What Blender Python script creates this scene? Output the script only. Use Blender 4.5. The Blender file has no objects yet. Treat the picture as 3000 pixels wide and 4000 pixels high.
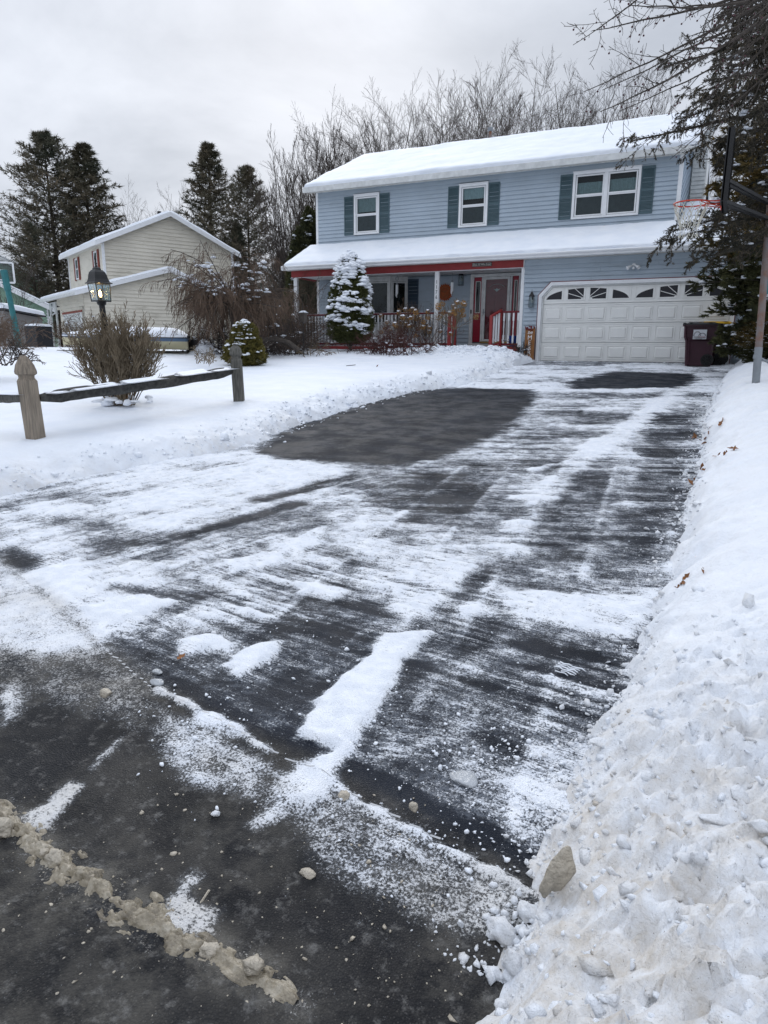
import bpy, math, random
import numpy as np
from mathutils import Vector, Matrix
R = math.radians
C = bpy.context.scene.collection
SC = bpy.context.scene
rng = np.random.default_rng(7)
random.seed(7)

# ------------------------------------------------------------------ camera
CF, CYAW, CPIT, CROL = 2700.0, R(26.138), R(13.16), R(0.466)
CAM = np.array([5.157, -20.884, 0.267])
FWD = np.array([-math.sin(CYAW)*math.cos(CPIT), math.cos(CYAW)*math.cos(CPIT), -math.sin(CPIT)])
_r = np.array([math.cos(CYAW), math.sin(CYAW), 0.0]); _u = np.cross(_r, FWD)
RT = _r*math.cos(CROL) + _u*math.sin(CROL); UP = -_r*math.sin(CROL) + _u*math.cos(CROL)
cd = bpy.data.cameras.new('camera'); cam = bpy.data.objects.new('camera', cd); C.objects.link(cam)
cd.sensor_fit = 'VERTICAL'; cd.sensor_height = 36.0; cd.lens = CF/4000*36.0
cd.clip_start = 0.05; cd.clip_end = 2000
cam.matrix_world = Matrix([[RT[0], UP[0], -FWD[0], CAM[0]], [RT[1], UP[1], -FWD[1], CAM[1]], [RT[2], UP[2], -FWD[2], CAM[2]], [0, 0, 0, 1]])
SC.camera = cam

# ------------------------------------------------------------------ world, sun, exposure
SUN_EL, SUN_AZ = R(27), R(31)          # azimuth measured left of +Y
w = bpy.data.worlds.new('World'); SC.world = w; w.use_nodes = True
nt = w.node_tree; N = nt.nodes; L = nt.links; N.clear()
def nn(tree, typ, **k):
    n = tree.nodes.new(typ)
    for a, b in k.items(): setattr(n, a, b)
    return n
out = nn(nt, 'ShaderNodeOutputWorld')
sky = nn(nt, 'ShaderNodeTexSky', sky_type='NISHITA', sun_disc=False)
sky.sun_elevation = SUN_EL; sky.sun_rotation = -SUN_AZ
bg1 = nn(nt, 'ShaderNodeBackground'); bg1.inputs[1].default_value = 0.1; L.new(sky.outputs[0], bg1.inputs[0])
tc = nn(nt, 'ShaderNodeTexCoord'); sep = nn(nt, 'ShaderNodeSeparateXYZ'); L.new(tc.outputs['Generated'], sep.inputs[0])
az = nn(nt, 'ShaderNodeMath', operation='MAXIMUM'); L.new(sep.outputs[2], az.inputs[0]); az.inputs[1].default_value = 0.0
az2 = nn(nt, 'ShaderNodeMath', operation='ADD'); L.new(az.outputs[0], az2.inputs[0]); az2.inputs[1].default_value = 0.28
dv = [nn(nt, 'ShaderNodeMath', operation='DIVIDE') for _ in range(2)]
for k in range(2): L.new(sep.outputs[k], dv[k].inputs[0]); L.new(az2.outputs[0], dv[k].inputs[1])
cmb = nn(nt, 'ShaderNodeCombineXYZ'); L.new(dv[0].outputs[0], cmb.inputs[0]); L.new(dv[1].outputs[0], cmb.inputs[1]); cmb.inputs[2].default_value = 5.1
no = nn(nt, 'ShaderNodeTexNoise'); no.inputs['Scale'].default_value = 1.25; no.inputs['Detail'].default_value = 8; no.inputs['Roughness'].default_value = 0.56; no.inputs['Distortion'].default_value = 0.25
L.new(cmb.outputs[0], no.inputs['Vector'])
rp = nn(nt, 'ShaderNodeValToRGB'); L.new(no.outputs[0], rp.inputs[0])
e = rp.color_ramp.elements; rp.color_ramp.interpolation = 'B_SPLINE'; e[0].position = 0.26; e[0].color = (0.27, 0.305, 0.365, 1); e[1].position = 0.76; e[1].color = (0.70, 0.735, 0.81, 1)
m_ = e.new(0.5); m_.color = (0.485, 0.52, 0.59, 1)
# brighter cloud towards the hidden sun
sd = np.array([-math.sin(SUN_AZ)*math.cos(SUN_EL), math.cos(SUN_AZ)*math.cos(SUN_EL), math.sin(SUN_EL)])
dot = nn(nt, 'ShaderNodeVectorMath', operation='DOT_PRODUCT'); L.new(tc.outputs['Generated'], dot.inputs[0]); dot.inputs[1].default_value = tuple(sd)
mr = nn(nt, 'ShaderNodeMapRange'); mr.inputs[1].default_value = 0.86; mr.inputs[2].default_value = 1.0; mr.inputs[3].default_value = 0.0; mr.inputs[4].default_value = 0.16; L.new(dot.outputs['Value'], mr.inputs[0])
add = nn(nt, 'ShaderNodeMixRGB', blend_type='ADD'); add.inputs[0].default_value = 1; L.new(rp.outputs[0], add.inputs[1]); L.new(mr.outputs[0], add.inputs[2])
cie = nn(nt, 'ShaderNodeMapRange'); cie.inputs[1].default_value = 0.35; cie.inputs[2].default_value = 1.0; cie.inputs[3].default_value = 1.0; cie.inputs[4].default_value = 2.5; L.new(az.outputs[0], cie.inputs[0])
bg2 = nn(nt, 'ShaderNodeBackground'); L.new(cie.outputs[0], bg2.inputs[1]); L.new(add.outputs[0], bg2.inputs[0])
mx = nn(nt, 'ShaderNodeMixShader'); mx.inputs[0].default_value = 0.95; L.new(bg1.outputs[0], mx.inputs[1]); L.new(bg2.outputs[0], mx.inputs[2]); L.new(mx.outputs[0], out.inputs[0])
sl = bpy.data.lights.new('sun', 'SUN'); sl.energy = 0.7; sl.angle = R(25); sl.color = (1.0, 0.97, 0.93)
so = bpy.data.objects.new('sun', sl); C.objects.link(so)
so.rotation_euler = Vector(tuple(-sd)).to_track_quat('-Z', 'Y').to_euler()
SC.view_settings.view_transform = 'Standard'; SC.view_settings.look = 'None'; SC.view_settings.exposure = 0.30; SC.view_settings.gamma = 1.0
SC.view_settings.use_curve_mapping = False
SC.cycles.max_bounces = 6; SC.cycles.transparent_max_bounces = 16; SC.cycles.caustics_reflective = False; SC.cycles.caustics_refractive = False
SC.cycles.use_denoising = True

# ------------------------------------------------------------------ helpers
def ray(x, y):
    d = FWD*CF + RT*(x-1500) - UP*(y-2000); return d/np.linalg.norm(d)
def UD(x, y, D): d = ray(x, y); return CAM + d*D/(d@FWD)
def UX(x, y, X): d = ray(x, y); return CAM + d*(X-CAM[0])/d[0]
def UY(x, y, Y): d = ray(x, y); return CAM + d*(Y-CAM[1])/d[1]

def _h(ix, iy, seed):
    n = (ix.astype(np.int64)*374761393 + iy.astype(np.int64)*668265263 + seed*1442695041) & 0xFFFFFFFF
    n = ((n ^ (n >> 13))*1274126177) & 0xFFFFFFFF
    n = ((n ^ (n >> 15))*2246822519) & 0xFFFFFFFF
    return ((n ^ (n >> 16)) & 0xFFFFFF)/float(0xFFFFFF)
def vn(x, y, seed=0):
    x = np.asarray(x, float); y = np.asarray(y, float)
    ix = np.floor(x); iy = np.floor(y); fx = x-ix; fy = y-iy
    fx = fx*fx*(3-2*fx); fy = fy*fy*(3-2*fy)
    a = _h(ix, iy, seed); b = _h(ix+1, iy, seed); c = _h(ix, iy+1, seed); d = _h(ix+1, iy+1, seed)
    return (a+(b-a)*fx)*(1-fy) + (c+(d-c)*fx)*fy
def fbm(x, y, seed=0, oct=4, gain=.5):
    s = 0; a = 1; t = 0
    for k in range(oct):
        s = s + a*vn(np.asarray(x)*2**k+k*17.3, np.asarray(y)*2**k-k*9.1, seed+k); t += a; a *= gain
    return s/t*2-1            # about -1..1
def worley(x, y, seed=0):
    """tilted plate height per cell: angular broken lumps"""
    x = np.asarray(x, float); y = np.asarray(y, float); ix = np.floor(x); iy = np.floor(y)
    best = np.full(x.shape, 9.); H_ = np.zeros(x.shape)
    for a in (-1,0,1):
        for b in (-1,0,1):
            cx_, cy_ = ix+a, iy+b; px_ = cx_+_h(cx_, cy_, seed); py_ = cy_+_h(cx_, cy_, seed+1); dx, dy = x-px_, y-py_; d = dx*dx+dy*dy
            h_ = _h(cx_, cy_, seed+2)+(_h(cx_, cy_, seed+3)-.5)*1.3*dx+(_h(cx_, cy_, seed+4)-.5)*1.3*dy-.25*d
            m = d < best; best = np.where(m, d, best); H_ = np.where(m, h_, H_)
    return H_
def ss(a, b, x):
    t = np.clip((np.asarray(x, float)-a)/(b-a), 0, 1); return t*t*(3-2*t)

class MB:
    def __init__(s): s.v = []; s.f = []; s.n = 0
    def add(s, V, F):
        V = np.asarray(V, float); s.v.append(V)
        s.f += [tuple(i+s.n for i in f) for f in F]; s.n += len(V); return s
    def addnp(s, V, F):
        V = np.asarray(V, float); s.v.append(V); s.f += (np.asarray(F)+s.n).tolist(); s.n += len(V); return s
    def box(s, x0, x1, y0, y1, z0, z1):
        V = [(x0,y0,z0),(x1,y0,z0),(x1,y1,z0),(x0,y1,z0),(x0,y0,z1),(x1,y0,z1),(x1,y1,z1),(x0,y1,z1)]
        return s.add(V, [(0,3,2,1),(4,5,6,7),(0,1,5,4),(1,2,6,5),(2,3,7,6),(3,0,4,7)])
    def bbox(s, x0, x1, y0, y1, z0, z1, b=.008):
        # box with chamfered vertical and horizontal edges (octagonal rings)
        if min(x1-x0, y1-y0, z1-z0) < 2.5*b: return s.box(x0, x1, y0, y1, z0, z1)
        rings = []
        for z, q in ((z0, b), (z0+b, 0), (z1-b, 0), (z1, b)):
            X0, X1, Y0, Y1 = x0+q, x1-q, y0+q, y1-q
            rings += [(X0+b,Y0,z),(X1-b,Y0,z),(X1,Y0+b,z),(X1,Y1-b,z),(X1-b,Y1,z),(X0+b,Y1,z),(X0,Y1-b,z),(X0,Y0+b,z)]
        F = [tuple(range(7,-1,-1)), tuple(range(24,32))]
        for r in range(3):
            for k in range(8): F.append((r*8+k, r*8+(k+1)%8, r*8+8+(k+1)%8, r*8+8+k))
        return s.add(rings, F)
    def beam(s, a, b, w, h, up=(0,0,1)):
        a = np.array(a, float); b = np.array(b, float); d = b-a; d /= np.linalg.norm(d)
        sd_ = np.cross(d, np.array(up, float)); sd_ /= np.linalg.norm(sd_); u = np.cross(sd_, d)
        V = [p+sd_*i*w/2+u*j*h/2 for p in (a, b) for i, j in ((-1,-1),(1,-1),(1,1),(-1,1))]
        return s.add(V, [(0,3,2,1),(4,5,6,7),(0,1,5,4),(1,2,6,5),(2,3,7,6),(3,0,4,7)])
    def prism(s, poly, vec):
        P = np.array(poly, float); n = len(P); V = np.vstack([P, P+np.array(vec, float)])
        return s.add(V, [tuple(range(n-1,-1,-1)), tuple(range(n, 2*n))]+[(i,(i+1)%n,n+(i+1)%n,n+i) for i in range(n)])
    def tube(s, P, r, n=6, cap=True):
        P = np.asarray(P, float); m = len(P); r = np.broadcast_to(np.asarray(r, float), (m,))
        T = np.gradient(P, axis=0); T /= np.linalg.norm(T, axis=1)[:,None]+1e-9
        ref = np.array([0,0,1.]) if abs(T[0][2]) < .9 else np.array([1.,0,0])
        A = np.cross(T, ref); A /= np.linalg.norm(A, axis=1)[:,None]+1e-9; B = np.cross(T, A)
        t = np.arange(n)*2*math.pi/n
        V = (P[:,None]+r[:,None,None]*(A[:,None]*np.cos(t)[None,:,None]+B[:,None]*np.sin(t)[None,:,None])).reshape(-1,3)
        F = [(i*n+k, i*n+(k+1)%n, i*n+n+(k+1)%n, i*n+n+k) for i in range(m-1) for k in range(n)]
        if cap: F += [tuple(range(n-1,-1,-1)), tuple((m-1)*n+k for k in range(n))]
        return s.add(V, F)
    def lathe(s, prof, c=(0,0,0), n=16, rot=0, closed=True):
        V = []; 
        for r, z in prof:
            for k in range(n):
                a = rot+2*math.pi*k/n; V.append((c[0]+r*math.cos(a), c[1]+r*math.sin(a), c[2]+z))
        F = [(i*n+k, i*n+(k+1)%n, i*n+n+(k+1)%n, i*n+n+k) for i in range(len(prof)-1) for k in range(n)]
        if closed: F += [tuple(range(n-1,-1,-1)), tuple((len(prof)-1)*n+k for k in range(n))]
        return s.add(V, F)

def rootloc(p):
    while p.parent: p = p.parent
    return np.array(p.location)
def ob(name, M, mat, parent=None, smooth=False, local=False, kind=None, label=None):
    me = bpy.data.meshes.new(name)
    V = np.vstack(M.v) if M.v else np.zeros((0, 3))
    if parent is not None and not local: V = V-rootloc(parent)
    me.from_pydata(V.tolist(), [], M.f); me.materials.append(mat)
    if smooth: me.polygons.foreach_set('use_smooth', [True]*len(me.polygons))
    me.update(); o = bpy.data.objects.new(name, me); C.objects.link(o)
    if parent is not None: o.parent = parent
    if kind: o['kind'] = kind
    if label: o['label'] = label
    return o
def fastmesh(name, V, F, mat, smooth=False, attrs=None):
    V = np.asarray(V, np.float32); F = np.asarray(F, np.int32); k = F.shape[1]
    me = bpy.data.meshes.new(name); me.vertices.add(len(V)); me.vertices.foreach_set('co', V.ravel())
    me.loops.add(F.size); me.loops.foreach_set('vertex_index', F.ravel())
    me.polygons.add(len(F)); me.polygons.foreach_set('loop_start', np.arange(len(F), dtype=np.int32)*k)
    me.polygons.foreach_set('loop_total', np.full(len(F), k, np.int32))
    if smooth: me.polygons.foreach_set('use_smooth', np.ones(len(F), bool))
    me.materials.append(mat); me.update(calc_edges=True)
    for a, val in (attrs or {}).items():
        at = me.attributes.new(a, 'FLOAT', 'POINT'); at.data.foreach_set('value', np.asarray(val, np.float32))
    return me
def fob(name, V, F, mat, parent=None, smooth=False, attrs=None, kind=None, label=None, local=False):
    V = np.asarray(V, float)
    if parent is not None and not local: V = V-rootloc(parent)
    o = bpy.data.objects.new(name, fastmesh(name, V, F, mat, smooth, attrs)); C.objects.link(o)
    if parent is not None: o.parent = parent
    if kind: o['kind'] = kind
    if label: o['label'] = label
    return o
def tag(o, label, cat, group=None, kind=None):
    o['label'] = label; o['category'] = cat
    if group: o['group'] = group
    if kind: o['kind'] = kind
    return o
def thing(name, label, cat, loc=(0,0,0), group=None, rz=0):
    o = bpy.data.objects.new(name, None); C.objects.link(o); o.location = tuple(float(q) for q in loc); o.rotation_euler = (0,0,rz)
    o.empty_display_size = .1
    return tag(o, label, cat, group)
def copy_tree(o, parent=None, **k):
    c = o.copy(); C.objects.link(c); c.parent = parent
    for ch in list(o.children): copy_tree(ch, c)
    for a, b in k.items():
        if a in ('label', 'group'): c[a] = b
        else: setattr(c, a, b)
    return c

# ------------------------------------------------------------------ materials
def mat(name, col, rough=.6, var=.12, scale=6.0, bump=0.0, bscale=40.0, metal=0.0, spec=.4, col2=None, stretch=(1,1,1), detail=5, stain=None):
    m = bpy.data.materials.new(name); m.use_nodes = True; t = m.node_tree; b = t.nodes['Principled BSDF']
    b.inputs['Roughness'].default_value = rough; b.inputs['Metallic'].default_value = metal; b.inputs['Specular IOR Level'].default_value = spec
    tc = nn(t, 'ShaderNodeTexCoord'); mp = nn(t, 'ShaderNodeMapping'); mp.inputs['Scale'].default_value = stretch
    t.links.new(tc.outputs['Object'], mp.inputs[0])
    no = nn(t, 'ShaderNodeTexNoise'); no.inputs['Scale'].default_value = scale; no.inputs['Detail'].default_value = detail; no.inputs['Roughness'].default_value = .62
    t.links.new(mp.outputs[0], no.inputs['Vector'])
    rp = nn(t, 'ShaderNodeValToRGB'); t.links.new(no.outputs[0], rp.inputs[0])
    c1 = [max(0, c*(1-var)) for c in col]; c2 = col2 or [min(1, c*(1+var)) for c in col]
    rp.color_ramp.elements[0].position = .32; rp.color_ramp.elements[1].position = .68
    rp.color_ramp.elements[0].color = (*c1, 1); rp.color_ramp.elements[1].color = (*c2, 1)
    cout = rp.outputs[0]
    if stain:
        m3 = nn(t, 'ShaderNodeMapping'); m3.inputs['Scale'].default_value = (.7, .7, 3.2); t.links.new(tc.outputs['Object'], m3.inputs[0])
        n3 = nn(t, 'ShaderNodeTexNoise'); n3.inputs['Scale'].default_value = 1.3; n3.inputs['Detail'].default_value = 9; n3.inputs['Roughness'].default_value = .66; t.links.new(m3.outputs[0], n3.inputs['Vector'])
        r3 = nn(t, 'ShaderNodeMapRange'); r3.inputs[1].default_value = .54; r3.inputs[2].default_value = .76; r3.inputs[4].default_value = .62; t.links.new(n3.outputs[0], r3.inputs[0])
        x3 = nn(t, 'ShaderNodeMixRGB'); t.links.new(r3.outputs[0], x3.inputs[0]); t.links.new(cout, x3.inputs[1]); x3.inputs[2].default_value = (*stain, 1); cout = x3.outputs[0]
    t.links.new(cout, b.inputs['Base Color'])
    if bump:
        n2 = nn(t, 'ShaderNodeTexNoise'); n2.inputs['Scale'].default_value = bscale; n2.inputs['Detail'].default_value = 4
        t.links.new(mp.outputs[0], n2.inputs['Vector'])
        bp = nn(t, 'ShaderNodeBump'); bp.inputs['Strength'].default_value = bump; bp.inputs['Distance'].default_value = .02
        t.links.new(n2.outputs[0], bp.inputs['Height']); t.links.new(bp.outputs[0], b.inputs['Normal'])
    return m
M = {}
M['blue'] = mat('blue_siding', (.37,.435,.495), .5, .07, 1.3, .12, 60, detail=8, stain=(.27,.31,.34))
M['white'] = mat('white_trim', (.74,.75,.76), .45, .05, 4, .05, 40)
M['white_old'] = mat('weathered_white', (.60,.61,.60), .5, .14, 5, .1, 30)
M['door_white'] = mat('garage_door_white', (.76,.76,.735), .42, .04, 2.0, .08, 200)
M['red'] = mat('red_paint', (.27,.030,.030), .55, .12, 5, .1, 50)
M['dark_red'] = mat('dark_red_paint', (.13,.012,.018), .4, .15, 5)
M['door_red'] = mat('door_red', (.26,.010,.028), .3, .1, 4)
M['teal'] = mat('shutter_teal', (.062,.105,.122), .5, .1, 3, .05, 60)
M['navy'] = mat('shutter_navy', (.03,.05,.075), .5, .1, 3)
M['porch_blue'] = M['blue']
M['shingle'] = mat('roof_shingle', (.05,.052,.055), .9, .3, 30, .5, 80)
M['soffit'] = mat('soffit', (.62,.60,.55), .5, .06, 3)
M['black'] = mat('black_metal', (.012,.012,.013), .45, .2, 20, .1, 60)
M['dark'] = mat('room_darkness', (.012,.014,.017), .7, .3, 3)  # near-black colour that paints in the darkness of unlit interiors
M['curtain'] = mat('lace_curtain', (.42,.52,.53), .8, .12, 14)
M['blind'] = mat('pale_blind', (.30,.38,.38), .8, .15, 20)
M['screen'] = mat('window_screen', (.045,.055,.06), .6, .2, 8)
M['gold'] = mat('brass_sill', (.35,.25,.09), .35, .1, 5, metal=.6)
M['orange'] = mat('rusty_orange', (.30,.06,.01), .6, .3, 14, .3, 40)
M['grey_metal'] = mat('galvanised', (.25,.27,.29), .45, .12, 6, .1, 40, metal=.5)
M['rust'] = mat('rusty_steel', (.22,.235,.25), .6, .1, 5, .2, 30, metal=.25, col2=(.20,.085,.04))
M['beige'] = mat('beige_siding', (.64,.60,.51), .6, .08, .8, .1, 40, detail=9, stain=(.30,.27,.20))
M['brick_red'] = mat('shutter_red', (.23,.05,.032), .6, .15, 6)
M['green'] = mat('green_siding', (.25,.37,.28), .6, .08, 1.2, .1, 40, stain=(.10,.13,.10))
M['greyshed'] = mat('grey_shed', (.22,.21,.20), .7, .08, 1.5)
M['teal_pole'] = mat('teal_pole', (.03,.16,.17), .45, .15, 10)
M['wood'] = mat('new_wood', (.27,.225,.175), .85, .38, 3.2, .5, 30, stretch=(14,14,1))
M['wood_old'] = mat('weathered_wood', (.135,.13,.115), .9, .45, 4, .6, 30, stretch=(12,12,1.2))
M['wood_rail'] = mat('dark_rail_wood', (.06,.058,.052), .9, .5, 6, .6, 30, stretch=(3,3,3))
M['sign_wood'] = mat('sign_wood', (.24,.105,.035), .7, .25, 4, .3, 40, stretch=(10,10,1.5))
M['maroon'] = mat('maroon_plastic', (.042,.008,.018), .42, .12, 4, .06, 90)
M['black_plastic'] = mat('black_plastic', (.012,.012,.014), .45, .15, 8)
M['yellow'] = mat('yellow_plastic', (.6,.36,.02), .5, .08, 6)
M['paper'] = mat('label_paper', (.62,.63,.66), .5, .03, 6)
M['ink'] = mat('label_ink', (.02,.02,.025), .6, .05, 6)
M['ink_red'] = mat('label_ink_red', (.22,.02,.05), .6, .05, 6)
M['bark'] = mat('bark', (.060,.050,.042), .95, .35, 12, .6, 40)
M['bark_grey'] = mat('bark_grey', (.075,.064,.055), .95, .3, 12, .5, 40)
M['twig'] = mat('twig', (.060,.047,.040), .95, .3, 5)
M['twig_brown'] = mat('twig_brown', (.125,.085,.060), .95, .4, 3)
M['twig_bush'] = mat('twig_bush', (.19,.15,.10), .95, .35, 6)
M['needle'] = mat('needles', (.030,.045,.024), .8, .5, 1.6, col2=(.075,.068,.034))
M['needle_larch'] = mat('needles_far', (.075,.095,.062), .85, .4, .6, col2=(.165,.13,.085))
M['needle_spruce'] = mat('needles_spruce', (.035,.042,.034), .85, .4, 3, col2=(.085,.072,.05))
M['yew'] = mat('yew', (.055,.06,.02), .8, .5, 2.2, col2=(.20,.13,.035))
M['alberta'] = mat('alberta_spruce', (.045,.06,.014), .85, .4, 7, col2=(.10,.105,.03))
M['yellow_green'] = mat('golden_shrub', (.085,.088,.02), .85, .4, 9, col2=(.19,.155,.035))
M['arbor'] = mat('arborvitae', (.030,.042,.016), .85, .5, 3, col2=(.085,.085,.028))
M['hydrangea'] = mat('dried_flower', (.34,.19,.065), .9, .45, 18)
M['leaf'] = mat('dead_leaf', (.20,.085,.03), .8, .4, 20)
M['boat_cream'] = mat('boat_cream', (.55,.50,.33), .35, .08, 3)
M['boat_blue'] = mat('boat_blue', (.10,.16,.25), .35, .1, 3)
M['tarp'] = mat('tarp', (.20,.25,.25), .7, .2, 4, .4, 8)
M['rubber'] = mat('rubber', (.015,.015,.015), .8, .2, 10)
M['rim'] = mat('rim_orange', (.55,.05,.02), .45, .15, 12)
M['net'] = mat('net_cord', (.62,.60,.52), .9, .15, 30)
M['stone'] = mat('foundation', (.11,.10,.09), .9, .3, 8, .4, 20)
M['cloth_blue'] = mat('blue_bucket', (.015,.06,.35), .5, .1, 5)
M['berry'] = mat('berry', (.06,.012,.02), .5, .2, 5)

def snow_mat(name, dirty=False, fine=1.0, rough_amt=.5):
    m = bpy.data.materials.new(name); m.use_nodes = True; t = m.node_tree; l = t.links; b = t.nodes['Principled BSDF']
    b.inputs['Roughness'].default_value = .62; b.inputs['Specular IOR Level'].default_value = .25
    b.inputs['Subsurface Weight'].default_value = 0.0
    tc = nn(t, 'ShaderNodeTexCoord')
    n1 = nn(t, 'ShaderNodeTexNoise'); n1.inputs['Scale'].default_value = 2.2; n1.inputs['Detail'].default_value = 8; l.new(tc.outputs['Object'], n1.inputs['Vector'])
    rp = nn(t, 'ShaderNodeValToRGB'); l.new(n1.outputs[0], rp.inputs[0])
    rp.color_ramp.elements[0].position = .3; rp.color_ramp.elements[1].position = .7
    rp.color_ramp.elements[0].color = (.76,.80,.86,1); rp.color_ramp.elements[1].color = (.84,.865,.90,1)
    col = rp.outputs[0]
    if dirty:
        at = nn(t, 'ShaderNodeAttribute', attribute_name='dirt')
        n3 = nn(t, 'ShaderNodeTexNoise'); n3.inputs['Scale'].default_value = 8; n3.inputs['Detail'].default_value = 9; n3.inputs['Roughness'].default_value = .68; l.new(tc.outputs['Object'], n3.inputs['Vector'])
        r3 = nn(t, 'ShaderNodeMapRange'); r3.inputs[1].default_value = .34; r3.inputs[2].default_value = .66; l.new(n3.outputs[0], r3.inputs[0])
        mu = nn(t, 'ShaderNodeMath', operation='MULTIPLY'); l.new(r3.outputs[0], mu.inputs[0]); l.new(at.outputs['Fac'], mu.inputs[1])
        mxx = nn(t, 'ShaderNodeMixRGB'); l.new(mu.outputs[0], mxx.inputs[0]); l.new(col, mxx.inputs[1]); mxx.inputs[2].default_value = (.54,.485,.41,1)
        # grit
        n4 = nn(t, 'ShaderNodeTexNoise'); n4.inputs['Scale'].default_value = 170; n4.inputs['Detail'].default_value = 2; l.new(tc.outputs['Object'], n4.inputs['Vector'])
        r4 = nn(t, 'ShaderNodeMapRange'); r4.inputs[1].default_value = .70; r4.inputs[2].default_value = .76; l.new(n4.outputs[0], r4.inputs[0])
        m4 = nn(t, 'ShaderNodeMath', operation='MULTIPLY'); l.new(r4.outputs[0], m4.inputs[0]); l.new(at.outputs['Fac'], m4.inputs[1])
        mx4 = nn(t, 'ShaderNodeMixRGB'); l.new(m4.outputs[0], mx4.inputs[0]); l.new(mxx.outputs[0], mx4.inputs[1]); mx4.inputs[2].default_value = (.18,.14,.10,1)
        col = mx4.outputs[0]
    l.new(col, b.inputs['Base Color'])
    prev = None
    for sc_, st, di in ((9*fine, rough_amt, .03), (45*fine, rough_amt, .014), (130*fine, .5 if dirty else .3, .007), (300*fine, .5, .003)):
        n2 = nn(t, 'ShaderNodeTexNoise'); n2.inputs['Scale'].default_value = sc_; n2.inputs['Detail'].default_value = 5; n2.inputs['Roughness'].default_value = .6
        l.new(tc.outputs['Object'], n2.inputs['Vector'])
        bp = nn(t, 'ShaderNodeBump'); bp.inputs['Strength'].default_value = st; bp.inputs['Distance'].default_value = di; l.new(n2.outputs[0], bp.inputs['Height'])
        if prev: l.new(prev.outputs[0], bp.inputs['Normal'])
        prev = bp
    l.new(prev.outputs[0], b.inputs['Normal'])
    return m
M['snow'] = snow_mat('snow_soft', fine=.6, rough_amt=.22)
M['snow_ground'] = snow_mat('snow_ground', dirty=True, fine=1.0, rough_amt=.5)
M['snow_dirty'] = snow_mat('snow_chunk', dirty=True, fine=1.3, rough_amt=.6)

def glass_mat(name, tint=(.8,.85,.86), gloss=.16):
    m = bpy.data.materials.new(name); m.use_nodes = True; t = m.node_tree; t.nodes.clear()
    o = nn(t, 'ShaderNodeOutputMaterial'); tr = nn(t, 'ShaderNodeBsdfTransparent'); tr.inputs[0].default_value = (*tint, 1)
    gl = nn(t, 'ShaderNodeBsdfGlossy'); gl.inputs['Roughness'].default_value = .03; gl.inputs[0].default_value = (1,1,1,1)
    fr = nn(t, 'ShaderNodeFresnel'); fr.inputs[0].default_value = 1.5
    mp = nn(t, 'ShaderNodeMath', operation='MULTIPLY'); mp.inputs[1].default_value = gloss*3.0; t.links.new(fr.outputs[0], mp.inputs[0])
    mx = nn(t, 'ShaderNodeMixShader'); t.links.new(mp.outputs[0], mx.inputs[0]); t.links.new(tr.outputs[0], mx.inputs[1]); t.links.new(gl.outputs[0], mx.inputs[2]); t.links.new(mx.outputs[0], o.inputs[0])
    return m
M['glass'] = glass_mat('window_glass')
M['ice'] = mat('grey_ice', (.42,.44,.46), .25, .15, 14, .5, 60, spec=.5)
M['ice_tan'] = mat('tan_ice', (.46,.41,.33), .4, .25, 22, .8, 70, spec=.5)
def emit(name, col, s):
    m = bpy.data.materials.new(name); m.use_nodes = True; b = m.node_tree.nodes['Principled BSDF']
    b.inputs['Base Color'].default_value = (*col, 1); b.inputs['Emission Color'].default_value = (*col, 1); b.inputs['Emission Strength'].default_value = s; return m
M['bulb'] = emit('lit_bulb', (1.0,.62,.25), 14)
M['bulb_glow'] = emit('bulb_globe', (1.0,.55,.2), 2.0)

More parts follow.
